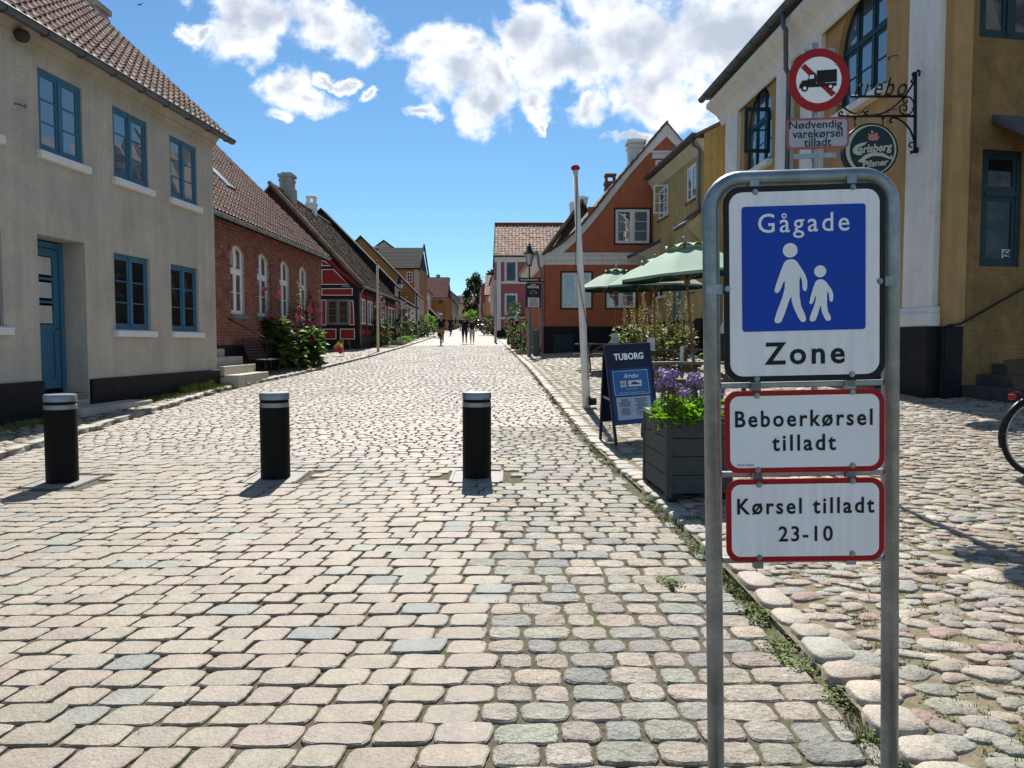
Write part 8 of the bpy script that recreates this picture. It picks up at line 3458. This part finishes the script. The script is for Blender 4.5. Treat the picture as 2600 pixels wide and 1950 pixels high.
def hollyhock(x, y, h, label, nstem=2, mats=('petal_pink',), leafm='leaf_green', lsize=.16, nleaf=130, mass=.45, spread=.25, blooms=6, bloom_r=.05, seed=None, bare=False, group=None, zb=None):
    """tall stalks with lobed leaves massed below and blooms and buds above"""
    zg_ = gz(x, y) if zb is None else zb
    t = thing('hollyhock', (x, y, zg_ - .02), label, 'plant', group)
    lf = MB()
    for s in range(nstem):
        a = random.uniform(0, 6.28)
        bx, by = spread * .5 * cos(a), spread * .5 * sin(a)
        tx, ty = bx + random.uniform(-.2, .2), by + random.uniform(-.15, .15)
        hh = h * (1 if s == 0 else random.uniform(.7, .97))
        st_ = MB()
        pts = [Vector((lerp(bx, tx, k / 6) + .02 * sin(k * 2 + s), lerp(by, ty, k / 6), hh * k / 6)) for k in range(7)]
        st_.tube(pts, [.016 - .0022 * k for k in range(7)], 5)
        st_.build('stem', 'stem_green', t)
        # buds, seed heads and little leaves along the stalk
        k = .30
        while k < 1.0:
            i = min(5, int(k * 6))
            c = pts[i].lerp(pts[i + 1], k * 6 - i)
            for j in range(2):
                d = rvec()
                d.z = abs(d.z) * .4
                g = random.uniform(.7, 1.5)
                lf.tint = (g * (1.25 if bare else 1.0), g, g * .9)
                sz = lsize * random.uniform(.22, .5) * (1.25 - k * .6)
                leaf(lf, c + d.normalized() * .015, sz, d, Vector((0, 0, 1)), wide=.5)
            k += .010 + .008 * random.random()
        for j in range(blooms):
            k = random.uniform(.48, .97)
            i = min(5, int(k * 6))
            c = pts[i].lerp(pts[i + 1], k * 6 - i)
            d = Vector((random.uniform(-.6, .9), random.uniform(-1, .1), random.uniform(-.1, .5))).normalized()
            flower(t, c + d * .05, bloom_r * random.uniform(.7, 1.15), d, random.choice(mats))
    for k in range(nleaf):
        f = random.random() ** .7
        a = random.uniform(0, 6.28)
        rr2 = spread * (1.25 - .55 * f) * sqrt(random.random())
        c = Vector((rr2 * cos(a), rr2 * sin(a), .04 + mass * h * f))
        d = Vector((cos(a), sin(a), random.uniform(-.6, .5)))
        g = random.uniform(.5, 1.35)
        lf.tint = (g * random.uniform(.85, 1.2), g, g * .9)
        leaf(lf, c, lsize * random.uniform(.5, 1.15), d + rvec() * .5, Vector((0, 0, 1)) + rvec() * .5, wide=.52)
    lf.build('foliage', leafm, t, kind='stuff')
    return t


# hollyhock clump before the brick house
spots = [(-6.78, 22.3, 3.2, 'petal_pink', 'tall hollyhock with one big pink bloom high on its stalk beside the bench'),
         (-6.70, 23.2, 2.0, 'petal_pink', 'leafy hollyhock with pink blooms beside the bench end'),
         (-6.75, 24.1, 2.7, 'petal_red', 'tall red hollyhock in the middle of the brick house clump'),
         (-6.68, 25.0, 2.2, 'petal_pink', 'bushy pink hollyhock in the brick house clump'),
         (-6.80, 25.9, 2.6, 'petal_red', 'dark red hollyhock at the last brick house window'),
         (-6.85, 26.3, 2.5, 'petal_pink', 'leaning hollyhock stalk at the corner of the brick house'),
         (-6.55, 24.4, 1.4, 'petal_red', 'low leafy hollyhock at the pavement edge of the clump')]
for i, (x, y, h, pmn, lab) in enumerate(spots):
    hollyhock(x, y, h, lab, nstem=3 if h > 1.5 else 2, mats=(pmn, pmn, 'petal_pink'), lsize=.25, nleaf=230, mass=.46 if h > 2.4 else .56, spread=.43, blooms=5, bloom_r=.085, group='hollyhocks by the brick house')
for i, (x, y, h, lab) in enumerate(((-7.15, 42.0, 2.9, 'hollyhock climbing the red house front by the white flagpole'), (-7.2, 50.6, 3.0, 'pink hollyhock at the far corner of the red house'), (-7.3, 53.2, 2.7, 'pink hollyhock before the small white annex'), (-7.25, 55.0, 2.4, 'pale pink hollyhock beside the ochre gable'))):
    hollyhock(x, y, h, lab, nstem=3, mats=('petal_pink', 'petal_pale'), lsize=.28, nleaf=170, mass=.5, spread=.5, blooms=7, bloom_r=.10, group='hollyhocks further up the street')
# green pot plants and shrubs along the left houses


def shrub(x, y, h, r, label, mat='leaf_green', n=420, ls=.16, name='shrub', cat='shrub', group=None, fl=None, nf=0):
    t = thing(name, (x, y, gz(x, y) - .02), label, cat, group)
    mb = MB()
    for k in range(5):
        a = random.uniform(0, 6.28)
        mb.tube([(0, 0, 0), (cos(a) * r * .4, sin(a) * r * .4, h * .45), (cos(a) * r * .6, sin(a) * r * .6, h * .8)], [.025, .016, .005], 5)
    mb.build('stem', 'stem_green', t)
    lf = MB()
    for k in range(n):
        v = rvec()
        v = v.normalized() * v.length ** .4
        g = random.uniform(.5, 1.4)
        lf.tint = (g, g, g)
        leaf(lf, Vector((v.x * r, v.y * r, h * .52 + v.z * h * .48)), ls * random.uniform(.5, 1.2), rvec() + Vector((0, 0, .2)), Vector((0, 0, 1)) + rvec() * .6, wide=.45)
    lf.build('foliage', mat, t, kind='stuff')
    for k in range(nf):
        v = rvec().normalized()
        flower(t, Vector((v.x * r * .95, -abs(v.y) * r * .95, h * .55 + v.z * h * .42)), .06 * random.uniform(.8, 1.3), (v.x, -1, .3), fl)
    return t


shrub(-7.3, 66.5, 1.9, .9, 'bright green leafy shrub against the ochre house corner', 'leaf_bright', 420, .22)
shrub(-7.5, 62.5, 1.3, .9, 'dark green shrub at the foot of the ochre gable', 'leaf_dark', 380, .2)
shrub(-7.2, 58.5, 1.2, .7, 'dark potted shrub before the small white annex', 'leaf_dark', 320, .18)
shrub(-6.7, 48.2, .45, .5, 'low green plant in the cobbles by the red house', 'leaf_bright', 240, .14)
shrub(at_y(1320, 800, 37.2).x - .15, 37.6, 1.5, .5, 'rose bush with red flowers behind the lamp post', 'leaf_green', 520, .13, fl='petal_red', nf=12)
shrub(.55, 34.3, 1.5, .42, 'rose bush at the foot of the lamp post cabinet', 'leaf_green', 380, .11, fl='petal_pink', nf=8)
shrub(.15, 41.5, 2.5, .6, 'tall rose shrub with pink blooms before the pink house', 'leaf_green', 520, .15, fl='petal_pink', nf=10)
shrub(at_y(1203, 800, 128).x, 128, 3.0, 1.9, 'bright green shrub at the end of the street', 'leaf_bright', 600, .45)
shrub(at_y(1247, 820, 74).x - .3, 74, 1.9, 1.0, 'dark green plants before the white house', 'leaf_dark', 420, .25)
# seed-headed hollyhocks along the terrace
k = 0
terr = ['hollyhock with one white bloom at its tip beside the orange-red wall', 'short leafy hollyhock at the foot of the white bloomed one', 'slim seed-headed hollyhock against the orange-red wall corner', 'tall hollyhock rising before the yellow house door', 'leaning hollyhock behind the middle menu stand', 'hollyhock stalks just past the middle parasol pole', 'tallest pale hollyhock before the yellow wall', 'thick pale hollyhock crossing the stair rail', 'bushy pale hollyhock below the yellow house window', 'single thin hollyhock stalk reaching the parasol rim', 'low hollyhock beside the tilted parasol pole', 'low tangled hollyhock behind the planter table', 'small hollyhock leaning on the tilted parasol pole', 'small hollyhock under the middle parasol']
for k, (u, vt, y) in enumerate(((1583, 738, 23.6), (1598, 772, 23.0), (1612, 742, 23.8), (1634, 740, 24.2), (1646, 760, 23.0), (1664, 755, 23.6), (1688, 738, 22.2), (1702, 742, 21.6), (1716, 752, 21.4), (1732, 728, 21.8), (1741, 770, 20.8), (1676, 800, 21.0), (1722, 810, 20.6), (1650, 815, 21.6))):
    q = at_y(u, vt, y)
    zg_ = gz(q.x, y)
    hollyhock(q.x, y, q.z - zg_ + .1, terr[k], nstem=3, mats=('petal_pale',), leafm='leaf_olive', lsize=.16, nleaf=110, mass=.5, spread=.38, blooms=1, bloom_r=.06, bare=True, group='hollyhocks along the terrace')
shrub(at_y(1585, 850, 23).x, 22.9, 1.0, .35, 'bright young leaves at the foot of the terrace hollyhocks', 'leaf_bright', 160, .17)

# flowers in the planter
ploc = Vector((px0, py0, pz))
fl_ = thing('planter_flowers', (px0 + PW / 2, py0 + PL / 2, pz + zf if False else pz + .06 + PH - .06), 'purple flower heads over bright green leaves filling the planter', 'flowers')
lf = MB()
for k in range(620):
    x, y = random.uniform(-PW / 2 + .0, PW / 2 - .0), random.uniform(-PL / 2, PL / 2)
    f = random.random()
    edge = (abs(x) / (PW / 2)) > .75 or (abs(y) / (PL / 2)) > .8
    z = random.uniform(.0, .09) if edge else random.uniform(.02, .19)
    d = Vector((x * 2.5, y * 2, random.uniform(-.1, .9))) + rvec() * .6
    g = random.uniform(.55, 1.4)
    lf.tint = (g * random.uniform(.9, 1.2), g, g * .8)
    leaf(lf, Vector((x, y, z)), random.uniform(.05, .11), d, Vector((0, 0, 1)) + rvec() * .4, wide=.45)
for k in range(60):
    # trailing strands at the corner
    x, y = -PW / 2 - .01 - random.random() * .015, random.uniform(-.15, .25)
    lf.tint = (.9, 1.2, .8)
    leaf(lf, Vector((x, y, random.uniform(-.10, .04))), random.uniform(.02, .035), Vector((-.5, 0, -.6)) + rvec() * .5, Vector((-1, 0, .3)))
lf.build('foliage', 'leaf_bright', fl_, kind='stuff')
for k in range(20):
    st_ = MB()
    x, y = random.uniform(-PW / 2 + .04, PW / 2 - .04), random.uniform(-PL / 2 + .06, PL / 2 - .06)
    if k == 0:
        x, y = -PW / 2 + .02, -.15
    zt_ = random.uniform(.22, .42)
    tx = x + random.uniform(-.06, .04)
    st_.tube([(x, y, 0), (tx, y, zt_)], .004, 4)
    st_.build('stem', 'stem_green', fl_)
    hd = MB()
    for j in range(90):
        v = rvec().normalized()
        v.z = abs(v.z) * .8
        g = random.uniform(.6, 1.7)
        hd.tint = (g, g * random.uniform(.9, 1.3), g)
        c = Vector((tx, y, zt_)) + v * random.uniform(.03, .085)
        x_ = v.orthogonal().normalized() * .013
        y_ = v.cross(x_).normalized() * .013
        hd.add([c + x_, c + y_, c - x_, c - y_], [(0, 1, 2, 3)])
    hd.build('flower_head', 'petal_purple', fl_, kind='stuff')
ex = MB()
for k in range(26):
    x, y = random.uniform(-PW / 2, PW / 2), random.uniform(-PL / 2, PL / 2)
    zt_ = random.uniform(.2, .40)
    ex.tube([(x, y, .05), (x + random.uniform(-.05, .05), y, zt_)], .0025, 3)
    for j in range(6):
        ex.box((x + random.uniform(-.03, .03), y + random.uniform(-.03, .03), zt_ + random.uniform(-.06, .02)), (.008, .008, .016))
ex.build('seed_stalks', 'bench_wood', fl_, kind='stuff')

# ================================================================== BICYCLES
pm('tyre', (0.012, 0.012, 0.012), 0.7, 0.2, 10, 0.1, 60, bump=0)
pm('rim', (0.35, 0.36, 0.37), 0.35, 0.1, 10, 0.05, 60, bump=0, metal=0.8)
pm('bike_black', (0.012, 0.013, 0.015), 0.35, 0.2, 6, 0.05, 60, bump=0)
pm('wicker', (0.34, 0.22, 0.10), 0.8, 0.3, 40, 0.2, 90, bump=0.4)
pm('crate', (0.022, 0.024, 0.026), 0.5, 0.2, 6, 0.1, 60, bump=0.1)
pm('lamp_red', (0.35, 0.01, 0.02), 0.3, 0.1, 6, 0.05, 60, bump=0)


def bicycle(loc, rz_, label, front_basket=False, crate=False, frame_mat='bike_black', guard=True, group=None, detail=True):
    """bike along its local y axis, front wheel at -y"""
    t = thing('bicycle', loc, label, 'bicycle', group, rz_)
    R = .345
    for wy in (-.53, .53):
        mb = MB()
        n = 32 if detail else 20
        mb.tube([(0, wy + R * cos(2 * pi * k / n), R + R * sin(2 * pi * k / n)) for k in range(n)], .021, 8, closed=True)
        w = mb.build('wheel', 'tyre', t, smooth=True)
        mb = MB()
        mb.tube([(0, wy + (R - .03) * cos(2 * pi * k / n), R + (R - .03) * sin(2 * pi * k / n)) for k in range(n)], .010, 6, closed=True)
        mb.build('rim', 'rim', w, smooth=True)
        mb = MB()
        for k in range(16 if detail else 8):
            a = 2 * pi * k / (16 if detail else 8)
            mb.cyl((.02 * (-1) ** k, wy, R), (0, wy + (R - .03) * cos(a), R + (R - .03) * sin(a)), .0016, None, 3)
        mb.cyl((-.045, wy, R), (.045, wy, R), .02, None, 8)
        mb.build('spokes', 'rim', w, kind='stuff')
        if guard:
            mb = MB()
            a0, a1 = (radians(-15), radians(195)) if wy > 0 else (radians(20), radians(170))
            pts = [lerp(a0, a1, k / 16) for k in range(17)]
            vs = []
            for a in pts:
                for sx in (-.03, -.012, .012, .03):
                    rr2 = R + (.038 if abs(sx) < .02 else .026)
                    vs.append((sx, wy + rr2 * cos(a), R + rr2 * sin(a)))
            fs = [(i * 4 + j, i * 4 + j + 1, i * 4 + j + 5, i * 4 + j + 4) for i in range(16) for j in range(3)]
            mb.add(vs, fs)
            g_ = mb.build('mudguard', frame_mat, t, smooth=True)
            so_ = g_.modifiers.new('solid', 'SOLIDIFY')
            so_.thickness = .003
            mb = MB()
            a = a0 + .35
            for sx in (-.03, .03):
                mb.cyl((sx, wy, R), (sx, wy + (R + .02) * cos(a), R + (R + .02) * sin(a)), .003, None, 4)
            mb.build('stay', 'rim', g_)
    mb = MB()
    mb.tube([(0, -.53, R), (0, -.44, .62), (0, -.38, .84), (0, -.36, .98)], .016, 8)
    mb.tube([(0, -.40, .78), (0, -.15, .45), (0, .02, .30)], .019, 8)
    mb.tube([(0, .02, .30), (0, .12, .60), (0, .17, .86)], .016, 8)
    for sx in (-.04, .04):
        mb.cyl((sx * .4, .02, .30), (sx, .53, R), .010, None, 6)
        mb.cyl((sx * .4, .13, .66), (sx, .53, R), .008, None, 6)
    mb.build('frame', frame_mat, t, smooth=True)
    mb = MB()
    mb.tube([(-.29, -.14, 1.03), (-.24, -.30, 1.08), (-.08, -.36, 1.06), (0, -.36, 1.0), (.08, -.36, 1.06), (.24, -.30, 1.08), (.29, -.14, 1.03)], .012, 6)
    mb.build('handlebar', 'rim', t, smooth=True)
    mb = MB()
    mb.lathe([(.03, -.03), (.09, 0), (.07, .04), (.01, .05)], (0, .24, .90), 10)
    mb.box((0, .10, .915), (.05, .18, .035))
    mb.build('saddle', 'bike_black', t, bevel=.01)
    mb = MB()
    mb.cyl((-.06, .02, .30), (.06, .02, .30), .018, None, 8)
    mb.bar((.07, .02, .30), (.07, -.10, .18), .012, .025)
    mb.bar((-.07, .02, .30), (-.07, .14, .42), .012, .025)
    mb.box((.12, -.10, .18), (.09, .06, .02))
    mb.box((-.12, .14, .42), (.09, .06, .02))
    mb.lathe([(.0, -.004), (.09, -.004), (.09, .004), (.0, .004)], (0, 0, 0), 16, caps=False) if False else None
    mb.build('crank', 'rim', t)
    mb = MB()
    for sx in (-.06, .06):
        mb.cyl((sx, .15, .74), (sx, .78, .74), .006, None, 5)
        mb.cyl((sx, .60, .74), (sx * .8, .53, R), .005, None, 5)
    for k in range(4):
        mb.cyl((-.06, .25 + .16 * k, .74), (.06, .25 + .16 * k, .74), .005, None, 5)
    mb.build('carrier', 'bike_black', t)
    if front_basket:
        mb = MB()
        mb.hexa([(-.15, -.66, .74), (.15, -.66, .74), (.15, -.43, .74), (-.15, -.43, .74), (-.20, -.70, .98), (.20, -.70, .98), (.20, -.42, .98), (-.20, -.42, .98)])
        mb.build('basket', 'wicker', t, bevel=.02)
    if crate:
        c0 = MB()
        zb_, zt_ = .76, 1.02
        lo = [(-.16, .22), (.16, .22), (.16, .66), (-.16, .66)]
        hi = [(-.21, .16), (.21, .16), (.21, .74), (-.21, .74)]
        for k in range(4):
            a, b_ = k, (k + 1) % 4
            c0.add([(*lo[a], zb_), (*lo[b_], zb_), (*hi[b_], zt_), (*hi[a], zt_)], [(0, 1, 2, 3)])
        c0.add([(*q, zb_) for q in lo], [(0, 1, 2, 3)])
        cr_ = c0.build('crate', 'crate', t)
        so_ = cr_.modifiers.new('solid', 'SOLIDIFY')
        so_.thickness = .012
        rb_ = MB()
        for f in (0.5, 1.0):
            rb_.tube([(lerp(lo[k][0], hi[k][0], f), lerp(lo[k][1], hi[k][1], f), lerp(zb_, zt_, f)) for k in range(4)], .010, 6, closed=True)
        rb_.build('crate_rim', 'crate', cr_)
        mb = MB()
        mb.box((0, .80, .70), (.07, .03, .05))
        mb.build('rear_lamp', 'lamp_red', t, bevel=.008)
    return t


# bike at the right edge: rear wheel to the left
bw = at_y(2641, 1100, 6.8)
bicycle((bw.x + .53 * cos(.06), 6.8 + .53 * sin(.06), gz(bw.x, 6.8)), radians(90) + .06, 'black bicycle with rear crate parked on the cobbles by the inn', crate=True)
bicycle((-6.55, 62.5, gz(-6.55, 62.5)), radians(-62), 'old bicycle leaning by the left kerb plants', detail=False)

# ================================================================== PEOPLE
pm('skin', (0.42, 0.23, 0.16), 0.6, 0.08, 8, 0.05, 60, bump=0, kind='obj')
pm('cloth_navy', (0.012, 0.014, 0.035), 0.85, 0.15, 8, 0.1, 60, bump=0, kind='obj')
pm('cloth_black', (0.012, 0.012, 0.014), 0.85, 0.15, 8, 0.1, 60, bump=0, kind='obj')
pm('cloth_white', (0.58, 0.54, 0.50), 0.85, 0.1, 8, 0.1, 60, bump=0, kind='obj')
pm('cloth_sand', (0.42, 0.37, 0.28), 0.85, 0.1, 8, 0.1, 60, bump=0, kind='obj')
pm('shoe', (0.02, 0.018, 0.018), 0.7, 0.15, 8, 0.1, 60, bump=0, kind='obj')
pm('hair_grey', (0.36, 0.33, 0.29), 0.8, 0.2, 30, 0.2, 90, bump=0, kind='obj')
pm('hair_brown', (0.06, 0.035, 0.02), 0.8, 0.2, 30, 0.2, 90, bump=0, kind='obj')
MATID = ['skin', 'top', 'bottom', 'shoe']


def person(loc, rz_, label, top='cloth_navy', bottom='cloth_navy', hair='hair_brown', height=1.78, pose=None, sleeve=True, shorts=True, cap=None, female=False, group=None, print_=False):
    J = {'pel': (0, 0, .95), 'sp': (0, -.01, 1.14), 'ch': (0, .0, 1.33), 'ne': (0, .0, 1.49), 'hb': (0, -.005, 1.58), 'hm': (0, -.02, 1.66), 'ht': (0, -.005, 1.74)}
    for s, n in ((-1, 'l'), (1, 'r')):
        J['sh' + n] = (s * .185, 0, 1.42)
        J['mu' + n] = (s * .225, .01, 1.28)
        J['el' + n] = (s * .25, .03, 1.14)
        J['wr' + n] = (s * .255, -.05, .90)
        J['ha' + n] = (s * .272, -.07, .83)
        J['fi' + n] = (s * .268, -.085, .755)
        J['th' + n] = (s * .245, -.105, .81)
        J['hi' + n] = (s * .095, 0, .90)
        J['lt' + n] = (s * .10, -.01, .62)
        J['kn' + n] = (s * .10, -.02, .50)
        J['ca' + n] = (s * .102, .01, .34)
        J['an' + n] = (s * .10, .03, .09)
        J['to' + n] = (s * .115, -.13, .035)
    if pose:
        J.update(pose)
    rad = {'pel': .185, 'sp': .175, 'ch': .195, 'ne': .06, 'hb': .075, 'hm': .10, 'ht': .075, 'sh': .075, 'mu': .055, 'el': .042, 'wr': .028, 'ha': .034, 'fi': .014, 'th': .012, 'hi': .115, 'lt': .098, 'kn': .068, 'ca': .056, 'an': .036, 'to': .032}
    if female:
        rad.update({'sp': .14, 'ch': .16, 'sh': .06, 'mu': .05, 'pel': .185})
    E_ = [('pel', 'sp', 1), ('sp', 'ch', 1), ('ch', 'ne', 0), ('ne', 'hb', 0), ('hb', 'hm', 0), ('hm', 'ht', 0)]
    for n in 'lr':
        E_ += [('ch', 'sh' + n, 1), ('sh' + n, 'mu' + n, 1 if sleeve else 0), ('mu' + n, 'el' + n, 0), ('el' + n, 'wr' + n, 0), ('wr' + n, 'ha' + n, 0), ('ha' + n, 'fi' + n, 0), ('ha' + n, 'th' + n, 0),
               ('pel', 'hi' + n, 2), ('hi' + n, 'lt' + n, 2), ('lt' + n, 'kn' + n, 2 if (not shorts or not female) else 0), ('kn' + n, 'ca' + n, 0 if shorts else 2), ('ca' + n, 'an' + n, 0 if shorts else 2), ('an' + n, 'to' + n, 3)]
    names = list(J.keys())
    me = bpy.data.meshes.new('body')
    me.from_pydata([J[n] for n in names], [(names.index(a), names.index(b_)) for a, b_, _ in E_], [])
    ob = bpy.data.objects.new('body', me)
    COL.objects.link(ob)
    sk_ = ob.modifiers.new('skin', 'SKIN')
    for i, n in enumerate(names):
        r_ = rad.get(n, rad.get(n[:-1], .05))
        me.skin_vertices[0].data[i].radius = (r_, r_ * (.72 if n in ('pel', 'sp', 'ch') else 1))
        me.skin_vertices[0].data[i].use_root = (n == 'pel')
    sb_ = ob.modifiers.new('sub', 'SUBSURF')
    sb_.levels = sb_.render_levels = 1
    dg = bpy.context.evaluated_depsgraph_get()
    m2 = bpy.data.meshes.new_from_object(ob.evaluated_get(dg))
    bpy.data.objects.remove(ob)
    k_ = height / 1.76
    t = thing('person', loc, label, 'person', group, rz_)
    t.scale = (k_, k_, k_)
    m2.materials.clear()
    for mm in ('skin', top, bottom, 'shoe'):
        m2.materials.append(MATS[mm])
    segs = [(Vector(J[a]), Vector(J[b_]), c, rad.get(a, rad.get(a[:-1], .05))) for a, b_, c in E_]
    for f in m2.polygons:
        c = f.center
        best, bi = 1e9, 0
        for (a, b_, mi, r_) in segs:
            ab_ = b_ - a
            tt = max(0, min(1, (c - a).dot(ab_) / max(1e-9, ab_.dot(ab_))))
            d = (c - a - ab_ * tt).length - r_
            if d < best:
                best, bi = d, mi
        f.material_index = bi
        f.use_smooth = True
    b_o = bpy.data.objects.new('body', m2)
    COL.objects.link(b_o)
    b_o.parent = t
    h = Vector(J['hm'])
    fwd = Vector((0, -1, 0))
    mb = MB()
    for k in range(7):
        for j in range(12):
            pass
    prof = [(.088, -.02), (.104, .02), (.098, .06), (.07, .095), (.02, .112)]
    mb.lathe(prof, h + Vector((0, .018, .0)), 12)
    mb.build('cap' if cap else 'hair', cap or hair, t, smooth=True)
    if cap:
        mb = MB()
        mb.box(h + Vector((0, -.12, .02)), (.16, .12, .015))
        mb.build('cap_peak', cap, t)
    if female and not cap:
        mb = MB()
        mb.lathe([(.06, -.14), (.095, -.06), (.10, .02)], h + Vector((0, .045, 0)), 10)
        mb.build('hair', hair, t, smooth=True)
    # face
    mb = MB()
    for s in (-1, 1):
        mb.box(h + Vector((s * .034, -.096, .0)), (.022, .012, .010))
    mb.box(h + Vector((0, -.092, -.062)), (.045, .010, .010))
    mb.build('eyes_and_mouth', 'hair_brown', t)
    mb = MB()
    mb.hexa([h + Vector(q) for q in ((-.015, -.092, -.035), (.015, -.092, -.035), (.015, -.085, -.035), (-.015, -.085, -.035), (-.006, -.100, .0), (.006, -.100, .0), (.006, -.085, .0), (-.006, -.085, .0))])
    mb.build('nose', 'skin', t)
    if print_:
        mb = MB()
        mb.box((0, -.142, 1.37), (.20, .012, .035))
        mb.build('shirt_print', 'cloth_white', t)
    return t


def gp_(u, y):
    x = (u - 1300) / F_PX * y
    return (x, y, gz(x, y))


walk = {'knl': (-.10, -.10, .50), 'cal': (-.10, -.06, .32), 'anl': (-.10, -.10, .09), 'tol': (-.115, -.25, .06), 'knr': (.10, .02, .50), 'car': (.10, .12, .34), 'anr': (.10, .20, .12), 'tor': (.115, .08, .035), 'ltl': (-.10, -.06, .64)}
person(gp_(1180, 49), radians(4), 'person in dark T-shirt with white print and dark shorts walking downhill', 'cloth_navy', 'cloth_navy', 'hair_grey', 1.82, walk, print_=True)
walk2 = {k: (-v[0], v[1], v[2]) for k, v in walk.items()}
walk2 = {k[:-1] + ('r' if k[-1] == 'l' else 'l'): v for k, v in walk2.items()}
person(gp_(1199, 49.3), radians(-2), 'person in dark sleeveless top and white shorts walking downhill', 'cloth_navy', 'cloth_white', 'hair_grey', 1.66, walk2, sleeve=False, female=True)
# rider on the first bicycle
cyl_ = gp_(1120, 46)
sit = {'pel': (0, .20, 1.00), 'sp': (0, .13, 1.18), 'ch': (0, .08, 1.37), 'ne': (0, .05, 1.53), 'hb': (0, .035, 1.62), 'hm': (0, .015, 1.70), 'ht': (0, .03, 1.78)}
for s, n in ((-1, 'l'), (1, 'r')):
    sit.update({'sh' + n: (s * .19, .07, 1.46), 'mu' + n: (s * .25, .02, 1.33), 'el' + n: (s * .32, -.02, 1.20), 'wr' + n: (s * .29, -.13, 1.07), 'ha' + n: (s * .285, -.17, 1.05), 'fi' + n: (s * .27, -.21, 1.03), 'th' + n: (s * .26, -.16, 1.03), 'hi' + n: (s * .10, .17, .96)})
sit.update({'ltr': (.12, -.10, .80), 'knr': (.125, -.22, .70), 'car': (.12, -.16, .48), 'anr': (.12, -.08, .28), 'tor': (.125, -.22, .20), 'ltl': (-.11, .03, .72), 'knl': (-.12, -.06, .58), 'cal': (-.12, .06, .52), 'anl': (-.12, .15, .46), 'tol': (-.125, .02, .42)})
sit2 = dict(sit)
bicycle(cyl_, radians(3), 'upright bicycle with wicker front basket ridden down the street', front_basket=True, detail=False)
person(cyl_, radians(3), 'person in dark T-shirt and pale cap riding the bicycle with wicker basket', 'cloth_navy', 'cloth_black', 'hair_brown', 1.86, sit2, cap='cloth_white')
c2_ = gp_(1144, 72)
bicycle(c2_, radians(2), 'dark bicycle ridden behind the first cyclist', detail=False)
person(c2_, radians(2), 'person in black riding the second bicycle up the street', 'cloth_black', 'cloth_black', 'hair_brown', 1.80, dict(sit), shorts=False)
person(gp_(1157, 108), radians(180), 'person in dark top and pale long trousers walking away', 'cloth_black', 'cloth_sand', 'hair_brown', 1.70, walk, shorts=False, female=True)
person(gp_(1168.5, 101), radians(170), 'person in dark top and knee-length trousers far up the street', 'cloth_black', 'cloth_sand', 'hair_brown', 1.76, walk)
person(gp_(1210, 100), radians(10), 'person in dark clothes beside the far parked car', 'cloth_black', 'cloth_black', 'hair_brown', 1.72, walk2, shorts=False)
bend = {'sp': (0, -.03, 1.12), 'ch': (0, -.15, 1.27), 'ne': (0, -.27, 1.36), 'hb': (0, -.34, 1.38), 'hm': (0, -.41, 1.40), 'ht': (0, -.47, 1.43)}
for s, n in ((-1, 'l'), (1, 'r')):
    bend.update({'sh' + n: (s * .18, -.17, 1.33), 'mu' + n: (s * .22, -.18, 1.19), 'el' + n: (s * .24, -.18, 1.05), 'wr' + n: (s * .22, -.30, .88), 'ha' + n: (s * .21, -.34, .82), 'fi' + n: (s * .20, -.38, .76), 'th' + n: (s * .18, -.36, .80)})
pq = gp_(1317, 36.3)
person(pq, radians(-50), 'person in dark clothes bending over the flowers by the pink house', 'cloth_black', 'cloth_black', 'hair_brown', 1.86, bend, shorts=False)

# ================================================================== PARKED CAR
ycar = 104.0
cx_ = (1223 - 1300) / F_PX * ycar
car = thing('parked_car', (cx_, ycar, gz(cx_ - .3, ycar)), 'white parked car at the far right kerb', 'car')
car.rotation_euler = (0, 0, radians(3))
pm('car_paint', (0.55, 0.60, 0.58), 0.25, 0.03, 3, 0.02, 40, bump=0, kind='obj')
mb = MB()
prof = [(-2.0, .25), (-2.05, .55), (-1.95, .78), (-1.05, .95), (-.45, 1.42), (1.2, 1.46), (1.85, 1.0), (2.0, .8), (2.0, .25)]
for (w0, w1) in ((.84, .84),):
    n = len(prof)
    vs = []
    for s in (-1, 1):
        for (y, z) in prof:
            k = .84 if z < 1.0 else .66
            vs.append((s * k, y, z))
    fs = [tuple(range(n)), tuple(range(2 * n - 1, n - 1, -1))] + [(i, (i + 1) % n, n + (i + 1) % n, n + i) for i in range(n)]
    mb.add(vs, fs)
mb.build('body', 'car_paint', car, bevel=.06)
mb = MB()
mb.hexa([(-.70, -1.0, .99), (.70, -1.0, .99), (.66, -.98, .99), (-.66, -.98, .99), (-.58, -.52, 1.38), (.58, -.52, 1.38), (.56, -.48, 1.38), (-.56, -.48, 1.38)])
mb.build('windscreen', 'glass_dark', car)
for s in (-1, 1):
    for y in (-1.3, 1.3):
        mb = MB()
        mb.cyl((s * .70, y, .31), (s * .86, y, .31), .31, None, 16)
        w = mb.build('wheel', 'tyre', car)
        mb = MB()
        mb.cyl((s * .855, y, .31), (s * .87, y, .31), .19, None, 12)
        mb.build('rim', 'rim', w)
    mb = MB()
    mb.box((s * .62, -2.0, .66), (.28, .06, .14))
    mb.build('headlight', 'lamp_glass', car, bevel=.02)
mb = MB()
mb.box((0, -2.04, .42), (1.2, .06, .16))
mb.build('grille', 'bike_black', car)
# a swallow over the roofs
q = at_y(355, 13, 60)
sw_ = MB()
sw_.add([q + Vector(v) for v in ((-.28, 0, .02), (0, -.06, .06), (.30, .02, .16), (.02, .08, .03), (.10, .02, -.16), (.0, -.02, -.02))], [(0, 1, 3), (1, 2, 3), (3, 4, 5), (1, 3, 5)])
o = sw_.build('swallow', 'bike_black')
tag(o, 'small dark swallow flying in the blue sky above the roofs', 'bird')
